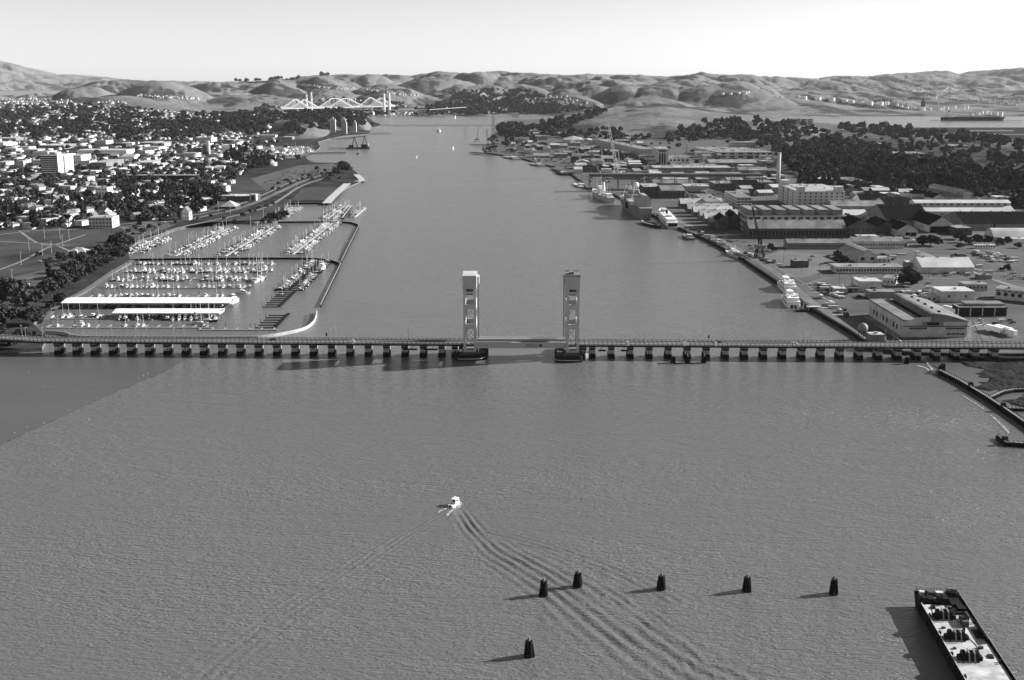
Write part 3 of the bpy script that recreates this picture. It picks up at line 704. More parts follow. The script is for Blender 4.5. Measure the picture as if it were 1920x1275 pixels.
LOWH = [lowhouse(12,9,5,3.2,'cream','roof_mid'), lowhouse(11,8,5,3,'white_wall','roof_grey'), lowhouse(13,9,3.6,2.4,'cream','roof_light'), lowhouse(11,9,5.5,3,'grey_wall','roof_dark'), lowhouse(26,14,7,0,'white_wall','roof_light'), lowhouse(60,25,7,0,'white','roof_white')]
def scatter_houses(poly, n, rot=-20, big=0.05, key='town', vs=None, sep=15, clump=0.0, sc=1.0):
    xs = [p[0] for p in poly]; ys = [p[1] for p in poly]; k = 0; tries = 0
    while k < n and tries < n*14:
        tries += 1; x = random.uniform(min(xs), max(xs)); y = random.uniform(min(ys), max(ys))
        if not inpoly(x, y, poly): continue
        if clump and float(perlin(np.array(x*0.03), np.array(y*0.08), 55)) < clump*random.uniform(-1,1): continue
        h = hit(x, y)
        if h is None or h[2] < 2 or not free(h[0], h[1], 8): continue
        if h[1] < 2700 and h[0] < 0 and street(h[0]+3, h[1]+3): continue
        if h[1] < 2600 and any(abs(h[0]-j[2][0]) < sep and abs(h[1]-j[2][1]) < sep for j in house_jobs): continue
        v = random.choice(vs) if vs else (random.choice((7,8)) if random.random() < big else random.choice((0,0,1,1,2,3,4,5,6)))
        rz = R(rot+random.gauss(0,3)+random.choice((0,90,180,270)))
        house_jobs.append((1/h[1], v, h, rz, key, sc*random.uniform(0.85,1.15))); k += 1
def flush_houses():
    house_jobs.sort(key=lambda t: -t[0])
    desc = ['white gabled house with grey roof','white gabled house with dark roof','low white house with pale roof','pale house with grey hipped roof','low white house with light roof and front wing','narrow pale house with steep dark roof','wide white house with hipped roof and wing','flat-roofed white block','flat-roofed pale block']
    for s, v, h, rz, key, sc in house_jobs[:300]:
        px, py = pix(*h); wh = ('at the left edge' if px < 50 else 'below the apartment tower' if px < 150 else 'right of the apartment tower' if px < 230 else 'in mid town' if px < 300 else 'near the waterfront end')
        place(HOUSES[v][0], (h[0],h[1],h[2]), rz, sc, desc[v]+' '+wh+(', nearest rows' if py > 385 else '' if py > 350 else ', back rows'), 'house', desc[v]+'s in the town')
    it = [(LOWH[{0:0,1:3,2:1,3:0,4:2,5:3,6:1,7:4,8:4,9:5}[v]], h, rz, (sc,sc,sc)) for s, v, h, rz, key, sc in house_jobs[300:]]
    if it: tag(merge('distant_houses', it), 'small pale houses crowded over the far streets and hillsides', 'houses', kind='stuff')

# ---------------------------------------------------------------- large buildings
def building(name, label, cat, x0, yb, x1, depth, h, roof='flat', rise=4, wall='grey_wall', rm='roof_mid', win=(0,0,0), rot=0.0, wsize=(1.6,1.8), side=None, group=None, wm='glass', band=False, z=G, par=0.6, first=None, extra=None):
    """near wall base runs from pixel (x0,yb) to (x1,yb); windows = (front columns, storeys, side columns)"""
    ax, ay = W(x0, yb, z); bx, by = W(x1, yb, z); Wd = bx-ax
    root = empty(name, (ax, ay, z), R(rot), label, cat, group)
    TAKEN.append((ax, ax+Wd, ay, ay+depth))
    MB().box(0,Wd,0,depth,-0.3,h).build('wall', wall, root)
    o = 0.5
    if roof == 'flat':
        r = MB().box(-0.25,Wd+0.25,-0.25,depth+0.25,h,h+par)
        r.build('parapet' , wall, root); rr = MB().box(0.4,Wd-0.4,0.4,depth-0.4,h+par,h+par+0.06)
        for i in range(max(1,int(Wd*depth/500))):
            x = random.uniform(0.1,0.85)*Wd; y = random.uniform(0.15,0.85)*depth; rr.box(x,x+2.2,y,y+1.8,h+par+0.06,h+par+1.5)
        rr.build('roof', rm, root)
    elif roof == 'gable_x':     # ridge runs left-right
        MB().extr([(0,h),(depth,h),(depth/2,h+rise)], 0.02, Wd-0.02).build('gable', wall, root)
        k = rise/(depth/2); MB().extr([(-o,h-o*k+0.02),(depth/2,h+rise+0.02),(depth+o,h-o*k+0.02),(depth+o,h-o*k+0.35),(depth/2,h+rise+0.4),(-o,h-o*k+0.35)], -o, Wd+o).build('roof', rm, root)
    elif roof == 'gable_y':
        MB().extr([(0,h),(Wd,h),(Wd/2,h+rise)], 0.02, depth-0.02, 'y').build('gable', wall, root)
        k = rise/(Wd/2); MB().extr([(-o,h-o*k+0.02),(Wd/2,h+rise+0.02),(Wd+o,h-o*k+0.02),(Wd+o,h-o*k+0.35),(Wd/2,h+rise+0.4),(-o,h-o*k+0.35)], -o, depth+o, 'y').build('roof', rm, root)
    elif roof == 'hip':
        c = min(Wd,depth)/2; r = MB(); x0_, x1_, y0_, y1_ = -o, Wd+o, -o, depth+o
        if Wd >= depth: rp = [(c,depth/2),(Wd-c+0.1,depth/2)]
        else: rp = [(Wd/2,c),(Wd/2,depth-c+0.1)]
        vs = [(x0_,y0_,h),(x1_,y0_,h),(x1_,y1_,h),(x0_,y1_,h),(rp[0][0],rp[0][1],h+rise),(rp[1][0],rp[1][1],h+rise)]
        r.add(vs, [(3,2,1,0),(0,1,5,4),(1,2,5),(2,3,4,5),(3,0,4)] if Wd >= depth else [(3,2,1,0),(0,1,4),(1,2,5,4),(2,3,5),(3,0,4,5)]); r.build('roof', rm, root)
    elif roof == 'barrel_y':
        n = 12; pr = [(Wd*i/n, h+rise*math.sin(math.pi*i/n)) for i in range(n+1)]
        MB().extr(pr, 0, depth, 'y').build('roof', rm, root)
    elif roof == 'barrel_x':
        n = 12; pr = [(depth*i/n, h+rise*math.sin(math.pi*i/n)) for i in range(n+1)]
        MB().extr(pr, 0, Wd).build('roof', rm, root)
    elif roof == 'clerestory_x':   # low side roofs with a raised middle
        MB().extr([(-o,h),(depth*0.3,h+rise*0.45),(depth*0.3,h)], -o, Wd+o).extr([(depth+o,h),(depth*0.7,h),(depth*0.7,h+rise*0.45)], -o, Wd+o).build('lower_roof', rm, root)
        MB().box(0,Wd,depth*0.3,depth*0.7,h,h+rise*0.75).build('clerestory', wall, root)
        MB().extr([(depth*0.27,h+rise*0.75),(depth*0.73,h+rise*0.75),(depth*0.5,h+rise)], -o, Wd+o).build('roof', rm, root)
        for i in range(int(Wd/9)): window(root, (4.5+i*9, depth*0.3-0.06, h+rise*0.6), (3.6,0.16,rise*0.16))
    elif roof == 'clerestory_y':
        MB().extr([(-o,h),(Wd*0.3,h+rise*0.45),(Wd*0.3,h)], -o, depth+o, 'y').extr([(Wd+o,h),(Wd*0.7,h),(Wd*0.7,h+rise*0.45)], -o, depth+o, 'y').build('lower_roof', rm, root)
        MB().box(Wd*0.3,Wd*0.7,0,depth,h,h+rise*0.75).build('clerestory', wall, root)
        MB().extr([(Wd*0.27,h+rise*0.75),(Wd*0.73,h+rise*0.75),(Wd*0.5,h+rise)], -o, depth+o, 'y').build('roof', rm, root)
        for i in range(min(12,int(depth/7))): window(root, (Wd*0.3-0.06, 3.5+i*7, h+rise*0.6), (0.16,3.2,rise*0.16))
    if roof in ('gable_x', 'gable_y') and Wd*depth > 500:
        Lr = Wd if roof == 'gable_x' else depth
        for i in range(min(8, int(Lr/14))):
            a_ = 7+i*14; q = MB()
            if roof == 'gable_x': q.box(a_-0.7, a_+0.7, depth/2-0.7, depth/2+0.7, h+rise-0.1, h+rise+1.3)
            else: q.box(Wd/2-0.7, Wd/2+0.7, a_-0.7, a_+0.7, h+rise-0.1, h+rise+1.3)
            q.build('ridge_vent', 'steel_mid', root)
    nf, ns, nd = win; cnt = 0
    side = side or ('L' if x0 > 960 else 'R')
    for s in range(ns):
        zc = h*(s+0.55)/ns
        for i in range(nf):
            if cnt > 98: break
            p = Wd/nf; window(root, ((i+0.5)*p, -0.03, zc), (p*0.86 if band else min(wsize[0],p*0.6), 0.14, min(wsize[1],h/ns*0.6)), m=wm); cnt += 1
        for i in range(nd):
            if cnt > 98: break
            p = depth/nd; window(root, (-0.03 if side == 'L' else Wd+0.03, (i+0.5)*p, zc), (0.14, p*0.86 if band else min(wsize[0],p*0.6), min(wsize[1],h/ns*0.6)), m=wm); cnt += 1
    if extra: extra(root, Wd, depth, h)
    return root
def door(parent, x, w_, h_, y=-0.05, m='dark', name='door'):
    return MB().box(x,x+w_,y-0.06,y+0.08,0.05,h_).build(name, m, parent)
# ---------------------------------------------------------------- causeway with the lift bridge
BX0, BY0 = -318.0, 741.0; BX1, BY1 = 420.0, 720.5
brot = math.atan2(BY1-BY0, BX1-BX0)
def by(x): return BY0+(BY1-BY0)*(x-BX0)/(BX1-BX0)
bridge = tag(empty('causeway_bridge'), 'long low causeway with a vertical lift span between two towers crossing the channel', 'bridge')
DW = 9.6
xl, xr = -25.5, 39.5                       # lift span ends
def bx_(px, py=668): return W(px, py)[0]
LT = (W(869,662,4.4)[0], W(893,662,4.4)[0]); RT = (W(1061.5,662,4.4)[0], W(1085.5,662,4.4)[0])
xl, xr = LT[1]-0.3, RT[0]+0.3
def deckpart(pts, nm, z0, z1, m, off=0.0, width=DW):
    p = offs(pts, -off) if off else pts
    return MB().strip(p, width, z0, z1).build(nm, m, bridge)
mid = lambda x: (x, by(x)+DW/2)
curve = smooth_line([W(-40,636,6), W(20,632.5,7), W(60,634,8.5)], 4)
Lp = [(-470,770),(-420,766),(-380,759),(-350,753)]+[mid(-318)]+[mid(x) for x in np.linspace(-290, LT[1]-0.4, 12)]
Rp = [mid(x) for x in np.linspace(RT[0]+0.4, 420, 14)]
for pts in (Lp, Rp):
    deckpart(pts, 'deck', 8.9, 9.7, 'concrete')
    deckpart(pts, 'roadway', 9.7, 9.76, 'asphalt_pale', 0, DW-2.6)
    deckpart(pts, 'girder', 7.7, 8.88, 'timber', 0, DW-1.6)
    for sgn in (-1,1):
        e = offs(pts, sgn*(DW/2-0.15)); deckpart(e, 'parapet', 9.72 if sgn > 0 else 9.2, 10.35 if sgn > 0 else 10.55, 'conc_light' if sgn > 0 else 'white', 0, 0.3)
        mb = MB(); mb.strip(e, 0.14, 10.85, 11.0)
        for x, y in resample(e, 3.05): mb.box(x-0.16,x+0.16,y-0.22,y+0.22,9.1,11.2)
        mb.build('guard_rail', 'steel', bridge)
    mb = MB(); mb.strip(pts, 0.22, 9.77, 9.79); mb.build('road_marking', 'line', bridge)
def pier_mesh():
    mb = MB(); mb.box(-2.0,2.0,-0.2,DW+0.2,6.9,7.7,0)
    mb.add([(-1.95,0,6.9),(1.95,0,6.9),(1.95,DW,6.9),(-1.95,DW,6.9),(-1.75,0.3,5.8),(1.75,0.3,5.8),(1.75,DW-0.3,5.8),(-1.75,DW-0.3,5.8)], [(0,3,2,1),(4,5,6,7),(0,1,5,4),(1,2,6,5),(2,3,7,6),(3,0,4,7)][::1], 1)
    for x in (-1.45,0,1.45):
        for y in (0.7,DW/2,DW-0.7): mb.cyl(x,y,2.8,5.7,0.52,0.52,8,2)
    for x in (-1.5,0,1.5):
        for y in (0.7,DW/2,DW-0.7): mb.cyl(x,y,-2,3.2,0.85,0.72,8,3)
    mb.box(-1.8,1.8,0.3,DW-0.3,-2,2.6,3)
    return mb
pm = pier_mesh().build('pier', ['conc_dark','timber','conc_light','foul'], bridge); first = True
px = 95.0; piers = []
while px < 1880:
    piers.append(px); px += 34.85 if px < 860 else 35.6
for p in piers:
    if 850 < p < 1105: continue
    x = W(p, 673)[0]
    o = pm if first else pm.copy()
    if not first: C.objects.link(o); o.parent = bridge
    first = False; o.location = (x, by(x), 0); o.rotation_euler = (0,0,brot)
for p in (852, 1094):
    x = W(p, 673)[0]; o = pm.copy(); C.objects.link(o); o.parent = bridge; o.location = (x, by(x), 0)
# hanging platforms by the piers
for p in (768, 780, 806, 818, 1125, 1166):
    x = W(p, 660)[0]; q = MB().box(x-2.6,x+2.2,by(x)-1.9,by(x)-0.3,5.4,6.2); q.beam((x-2,by(x)-1,6),(x,by(x),8),0.25); q.build('service_platform', 'timber', bridge)
# utility cabinets, signals on the deck
for p in (677, 1165, 1265, 1320): 
    x = W(p, 645)[0]; MB().box(x-0.9,x+0.9,by(x)-0.9,by(x)-0.1,9.2,11.8).build('control_cabinet', 'white', bridge)
def tower(x0, x1, side):
    """one lift tower; side -1 left, +1 right"""
    t = empty('lift_tower', (0,0,0)); t.parent = bridge; y0 = by(x0)-1.9; y1 = y0+19.2; zb = 4.4; zt = 47.0; zr = 55.6
    tag(t, 'left lift tower with pale roof' if side < 0 else 'right lift tower standing on the round fender')
    mb = MB(); a = 1.55
    for x in (x0, x1-a):
        for y in (y0, y1-a): mb.box(x,x+a,y,y+a,zb,zt)
    for z0, z1 in ((33.4,36.6),(20.2,23.2)):
        for y in (y0+0.02, y1-a+0.02): mb.box(x0+a,x1-a,y,y+a-0.04,z0,z1)
    for z0, z1 in ((31.0,38.5),(18.5,25.2),(44.5,zt)):       # deep haunched side beams
        for x in (x0+0.02, x1-a+0.02):
            mb.extr([(y0+a,z0-1.6),(y0+a+2.2,z0+1.2),(y1-a-2.2,z0+1.2),(y1-a,z0-1.6),(y1-a,z1),(y0+a,z1)], x, x+a-0.04, 'x')
    mb.box(x0+a,x1-a,y0+0.05,y0+a-0.05,43.8,45.2)
    mb.box(x0+0.1,x1-0.1,y0+0.1,y0+a-0.1,zb,zb+1.2); mb.box(x0+0.1,x1-0.1,y1-a+0.1,y1-0.1,zb,zb+1.2)
    fr = mb.build('tower_frame', 'tower_paint', t)
    MB().box(x0-0.3,x1+0.3,y0-0.3,y1+0.3,zt,zr).build('machinery_house', 'tower_paint', t)
    r = MB(); r.box(x0-0.45,x1+0.45,y0-0.45,y1+0.45,zr,zr+0.25)
    if side > 0:
        r.box(x0-0.45,x1+0.45,y0-0.45,y0-0.2,zr+0.25,zr+0.9); r.box(x0-0.45,x1+0.45,y1+0.2,y1+0.45,zr+0.25,zr+0.9); r.box(x0+2,x0+5,y0+6,y0+12,zr+0.25,zr+2)
    r.build('roof', 'roof_white' if side < 0 else 'roof_mid', t)
    xi = x1+0.3 if side < 0 else x0-0.3-1.5
    MB().box(xi,xi+1.5,y0+9,y1-1,zt+1.5,zr-2).build('sheave_guard', 'tower_paint', t)
    MB().box(xi+0.4,xi+0.9,y1-1.0,y1-0.5,9,zt+2).build('guide_rail', 'tower_paint', t)
    for k in range(7): MB().box(x0-0.3+k*(x1-x0+.6)/7-0.05,x0-0.3+k*(x1-x0+.6)/7+0.05,y0-0.36,y0-0.3,zt,zr-0.1).build('panel_seam', 'steel_mid', t)
    for yy in (y0+3.2, y0+4.0, y1-4.0, y1-3.2):
        xc = x1+1.2 if side < 0 else x0-1.2; MB().box(xc-0.09,xc+0.09,yy-0.09,yy+0.09,10.8,zt+3).build('lift_cable', 'steel', t)
    q_ = MB()
    for z0 in (9.5, 24.0, 37.0): q_.beam((x0+0.7,y1-0.8,z0),(x1-0.7,y1-0.8,z0+8.5),0.25); q_.beam((x1-0.7,y1-0.8,z0),(x0+0.7,y1-0.8,z0+8.5),0.25)
    q_.build('cross_brace', 'steel_mid', t)
    cw = MB().box(x0+2,x1-2,y0+3,y1-3,42.4,46.4); cw.build('counterweight', 'conc_dark', t)
    st = MB()
    for k in range(5):
        z0 = 10+k*6.2; a_, b_ = (y0+3,y1-3) if k % 2 else (y1-3,y0+3); st.beam((x0+2.2,a_,z0),(x0+2.2,b_,z0+6.2),0.5,0.2)
    st.build('stair', 'steel_mid', t)
    ft = MB(); pts = []
    cx = (x0+x1)/2
    # concrete footing and the timber fender round it
    MB().box(x0-1.0,x1+1.0,y0-1.0,y1+1.0,-3,zb).build('footing', 'conc_dark', t)
    if side < 0: out = [(x0-6,y0+2),(x0-5,y0-5),(x0-1,y0-7.5),(x1+1,y0-6.6),(x1+5,y0-2.5),(x1+7,y0+3),(x1+7,y1),(x1+3,y1+8),(x0-2,y1+8),(x0-6,y1+1)]
    else: out = [(x0-7,y0+2),(x0-6.5,y0-8),(x0+2,y0-9.5),(x1+1,y0-9),(x1+1.5,y0-2),(x1+1.5,y1+2),(x0,y1+10),(x0-5,y1+7)]
    lp = smooth_line(out+[out[0]], 4)
    fm = MB(); fm.strip(lp, 0.9, -3, 4.2)
    for x, y in resample(lp, 1.25): fm.cyl(x,y,-3,4.6+0.3*math.sin(x*3),0.28,0.28,6)
    fm.build('fender', 'timber', t)
    wl = MB(); wl.strip(lp[6:18] if side < 0 else lp[2:12], 1.3, 1.2, 1.7); wl.build('fender_waler', 'conc_light', t)
    if side > 0:
        for k in range(2): MB().cyl(x1+4.6+k*1.3,y0-4+k*2.6,-2,4.4,0.75,0.75,12).build('mooring_pile', 'white', t)
    return t
tower(LT[0], LT[1], -1); tower(RT[0], RT[1], 1)
y0 = by(0)-0.2
s = MB()
for yy in (y0-0.4, y0+DW+0.2): s.box(xl,xr,yy,yy+0.7,7.0,10.6); s.box(xl,xr,yy-0.25,yy+0.95,10.6,10.85); s.box(xl,xr,yy-0.25,yy+0.95,6.85,7.0)
for i in range(9): s.box(xl+i*(xr-xl)/9,xl+i*(xr-xl)/9+0.35,y0-0.55,y0-0.4,7.0,10.6)
lsp = tag(empty('lift_span'), 'deep grey girder span between the two towers'); lsp.parent = bridge
s.build('girder', 'tower_paint', lsp); MB().box(xl,xr,y0+0.32,y0+DW+0.18,9.2,9.6).build('roadway', 'asphalt_pale', lsp)
wb = MB().box(xl+33,xl+44,y0-0.62,y0-0.56,7.6,9.9); wb.build('sign_panel', 'grey_wall', lsp)
MB().box(xl+42.3,xl+44,y0-0.68,y0-0.63,8.1,9.5).build('sign_board', 'dark', lsp)
MB().box(xl,xr,y0+DW+0.75,y0+DW+0.95,11.4,11.5).box(xl,xr,y0+DW+0.75,y0+DW+0.95,12.1,12.2).build('guard_rail', 'white', lsp)
# street lamps on the causeway
lp_ = empty('street_lamp', (0,0,-500)); MB().cyl(0,0,0,8.6,0.2,0.13,6).beam((0,0,8.5),(0,1.6,8.9),0.15).build('pole', 'steel_mid', lp_); MB().box(-0.2,0.2,1.2,2.1,8.8,8.98).build('lamp_head', 'conc_light', lp_); proto(lp_)
for p, far in ((26,0),(68,1),(85,0),(116,0),(165,0),(171,1),(214,0),(233,1),(285,0),(297,1),(354,0),(365,1),(495,0),(504,1),(635,0),(641,1),(775,0),(781,1),(1197,0),(1198.5,1),(1338,1),(1342,0),(1481,1),(1487,0),(1625,1),(1632,0),(1770,1),(1776,0),(1905,1)):
    x = W(p, 646)[0]; yy = by(x)+DW-0.2 if far else by(x)+0.2
    if x < -318: yy += (x+318)**2*0.0009
    place(lp_, (x, yy, 9.7), math.pi if far else 0, 1, 'slim street lamp on the '+('far' if far else 'near')+' edge of the causeway', 'street lamp', 'street lamps along the '+('far' if far else 'near')+' causeway rail')
for p in (1308, 629): 
    x = W(p, 640)[0]; o = MB().cyl(0,0,0,4.4,0.1,0.1,6).box(-0.5,0.5,-0.1,0.1,2.6,4.6).build('road_sign', 'steel'); o.location = (x, by(x)+DW-0.3, 9.7); tag(o, 'small dark traffic sign on a post '+('right of the towers near the dark car' if p > 1000 else 'left of the towers'), 'sign')
# ---------------------------------------------------------------- cars
def car_proto(name, paint, L=4.5, B=1.85, kind='car'):
    r = empty(name, (0,0,-500))
    if kind == 'car':
        prof = [(-L/2,0.35),(L/2,0.35),(L/2,0.75),(L*0.28,0.92),(-L*0.42,0.98),(-L/2,0.8)]
        MB().extr(prof, -B/2, B/2, 'y').build('body', paint, r)
        MB().extr([(-L*0.38,0.95),(L*0.24,0.92),(L*0.08,1.42),(-L*0.26,1.42)], -B/2+0.12, B/2-0.12, 'y').build('window', 'glass', r)
        MB().box(-L*0.25,L*0.08,-B/2+0.14,B/2-0.14,1.42,1.47).build('roof', paint, r)
    elif kind == 'van':
        MB().extr([(-L/2,0.4),(L/2,0.4),(L/2,1.1),(L*0.36,1.9),(-L/2,1.95)], -B/2, B/2, 'y').build('body', paint, r)
        MB().box(-L*0.4,L*0.34,-B/2-0.02,B/2+0.02,1.25,1.65).build('window', 'glass', r)
    else:
        MB().box(-L/2,L*0.3,-B/2,B/2,1.1,3.9).build('cargo_box', paint, r)
        MB().extr([(L*0.32,0.6),(L/2,0.6),(L/2,1.6),(L*0.46,2.7),(L*0.32,2.7)], -B/2+0.1, B/2-0.1, 'y').build('cab', paint, r)
    for x in (-L*0.32, L*0.32):
        for y in (-B/2, B/2): MB().extr([(x+0.34*math.cos(a*0.785),0.34+0.34*math.sin(a*0.785)) for a in range(8)], y-0.1, y+0.1, 'y').build('wheel', 'dark', r)
    return proto(r)
CARS = {'dark':car_proto('parked_car','car_dark'),'light':car_proto('parked_car','car_light'),'mid':car_proto('parked_car','car_mid'),'van':car_proto('parked_van','car_light',5.4,2.0,'van'),'truck':car_proto('parked_truck','white',9.5,2.5,'truck')}
def bcar(p, which, lab, dy, sc=1.0):
    x = W(p, 646)[0]; place(CARS[which], (x, by(x)+dy, 9.77), brot+(math.pi if dy > 5 else 0), sc, lab, 'car')
bcar(1327, 'dark', 'dark car driving on the causeway right of the lift towers', 6.4, 1.12)
bcar(1461, 'light', 'white car driving on the causeway near the right bank', 3.2, 1.05)
bcar(529, 'dark', 'dark car driving on the causeway above the breakwater curve', 6.4, 1.05)
def park(poly, n, group, where, rz=0.2, kinds=('dark','light','mid','van'), ws=(3,3,3,1)):
    xs = [p[0] for p in poly]; ys = [p[1] for p in poly]; k = 0; tr = 0; got = []
    while k < n and tr < n*30:
        tr += 1; x = random.uniform(min(xs),max(xs)); y = random.uniform(min(ys),max(ys))
        if not inpoly(x,y,poly): continue
        q = W(x,y,G)
        if not free(q[0],q[1],3) or any(abs(q[0]-a)+abs(q[1]-b) < 6 for a,b in got): continue
        got.append(q); c = random.choices(kinds, ws)[0]; nm = {'dark':'dark car','light':'white car','mid':'grey car','van':'white van','truck':'white box truck'}[c]
        place(CARS[c], (q[0],q[1],G+0.3), rz+random.gauss(0,0.05)+random.choice((0,math.pi)), 1.1, nm+' parked '+where, 'van' if c == 'van' else ('truck' if c == 'truck' else 'car'), nm+'s parked '+group); k += 1
# ---------------------------------------------------------------- dolphins
def dolphin(x, y, H=5.5, r=1.5, label='', rz=0.0):
    o = empty('mooring_dolphin', (x,y,0), rz, label, 'dolphin')
    mb = MB()
    H *= 1+0.06*math.sin(x*1.7); tl_ = 0.25*math.sin(y*2.1)
    for k in range(14):
        a = 2*math.pi*k/14+0.1*math.sin(k*5+x); mb.beam((r*1.05*math.cos(a),r*1.05*math.sin(a),-1.5),(r*0.62*math.cos(a)+tl_,r*0.62*math.sin(a),H-0.35*((k*7+int(x))%4)),0.4)
    for a in (0.4,2.9): mb.beam((r*1.35*math.cos(a),r*1.2*math.sin(a),-1.5),(r*0.8*math.cos(a),r*0.8*math.sin(a),H*0.8),0.3)
    mb.build('pile_cluster', 'timber', o)
    c = MB(); c.cyl(0,0,H*0.55,H*0.66,r*0.86,r*0.84,12).cyl(0,0,H*0.9,H*0.98,r*0.72,r*0.72,12); c.build('band', 'steel', o)
    MB().cyl(tl_,0,H-0.6,H+1.2,0.44,0.38,8).build('king_pile', 'timber_grey', o); return o
for (px_, py_, lab) in ((1019,1116,'dark timber dolphin nearest the wake, left of a pair'),(1083,1099,'dark timber dolphin second from left, farthest back of the pair'),(1240,1104,'dark timber dolphin in the middle of the row'),(1400,1108,'dark timber dolphin fourth along the row towards the barge'),(1563,1113,'dark timber dolphin at the right end of the row by the barge'),(992,1230,'lone dark timber dolphin nearest the camera')):
    x, y = W(px_, py_); dolphin(x, y, label=lab, rz=px_)
for i, (px_, py_) in enumerate(((1262.5,680),(1289,681),(1319.5,680.5),(1700,682))):
    x, y = W(px_, py_); dolphin(x, y, 4.6, 1.4, ('left of three pile clusters','middle of three pile clusters','right of three pile clusters','lone pile cluster')[i]+(' standing just before the causeway piers' if i < 3 else ' before the causeway near the right marsh'))
mb = MB(); a, b = W(1233,681,0.3), W(1322,680,0.3); mb.beam((a[0],a[1],0.2),(b[0],b[1],0.2),0.35); tag(mb.build('floating_boom', 'timber'), 'thin dark floating boom beside the three pile clusters', 'boom')
# ---------------------------------------------------------------- near right bulkhead pier and marsh
def bulkhead(name, pts, z1, width, label, towers=(), step=2.2, plank='timber_grey'):
    o = empty(name, (0,0,0), 0, label, 'pier'); p = [W(a,b,z1) for a,b in pts]
    MB().strip(p, width*0.75, -2, z1-0.5).build('wall', 'timber', o)
    pl = MB(); e = offs(p, 0)
    for i, (x, y) in enumerate(resample(p, step)):
        for s in (-1,1):
            q = offs([(x,y),(x+p[-1][0]-p[0][0],y+p[-1][1]-p[0][1])], s*width/2)[0]; pl.cyl(q[0],q[1],-2,z1+0.5,0.24,0.2,6)
    pl.build('pile_row', 'timber', o)
    MB().strip(p, width*0.35, z1-0.3, z1).build('walkway', plank, o)
    for k in towers:
        x, y = W(k[0],k[1],z1); tb = MB()
        for a in (-1,1):
            for b in (-1,1): tb.beam((x+a*1.2,y+b*1.2,-2),(x+a*0.8,y+b*0.8,z1+2.2),0.5)
        tb.box(x-1.1,x+1.1,y-1.1,y+1.1,z1+1.2,z1+2.0); tb.build('pile_cluster', 'timber', o)
    return o
bulkhead('bulkhead_pier', [(1762,693),(1800,712),(1850,742),(1890,768),(1945,806),(2050,880)], 2.6, 3.6, 'long dark timber bulkhead pier running off the right edge before the marsh', ((1764,691),(1768,688),(1820,723),(1881,762)))
bulkhead('bulkhead_pier', [(1872,815),(1886,828),(1925,830),(2100,832)], 2.2, 3.4, 'short dark timber pier corner at the right edge of the water', ((1884,826),))
bulkhead('curved_jetty', [(1852,746),(1862,741),(1880,733),(1900,729),(1960,727)], 2.2, 3.2, 'curved pale-topped jetty in the marsh behind the bulkhead', (), 2.5, 'path')
bulkhead('bulkhead_pier', [(1882,764),(1915,765),(1990,768)], 2.0, 2.0, 'low dark pier joining the bulkhead from the right edge', ())
def mound(pts, hgt, name, m, seed):
    """grassy hummocks"""
    p = [W(a,b,0.4) for a,b in pts]; xs = [q[0] for q in p]; ys = [q[1] for q in p]
    X, Y = np.meshgrid(np.linspace(min(xs)-4,max(xs)+4,150), np.linspace(min(ys)-4,max(ys)+4,110))
    d, _ = poly_dist(X, Y, p+[p[0]]); ins = np.vectorize(lambda a,b: inpoly(a,b,p))(X,Y)
    sd_ = np.where(ins, np.abs(d), -np.abs(d)); Z = np.clip(sd_/5+0.5+0.9*perlin(X/7,Y/7,seed), -0.6, 1)*hgt*(0.75+0.35*perlin(X/13,Y/13,seed+1)+0.3*perlin(X/2.2,Y/2.2,seed+2))
    return tag(grid_mesh(name, X, Y, Z, M[m]), 'dark marsh grass', 'grass', kind='stuff')
mound([(1792,676),(1830,668),(1900,664),(2060,664),(2060,738),(1960,735),(1920,728),(1880,730),(1855,733),(1830,725),(1860,712),(1838,706),(1850,692),(1815,686)], 1.5, 'marsh_grass', 'marsh', 31)
mound([(1880,752),(1920,742),(2000,742),(2000,762),(1930,762),(1895,760)], 1.2, 'marsh_grass', 'marsh', 35)
mound([(-300,650),(0,646),(20,650),(38,658),(20,662),(-300,664)], 2.2, 'shore_grass', 'marsh', 37)
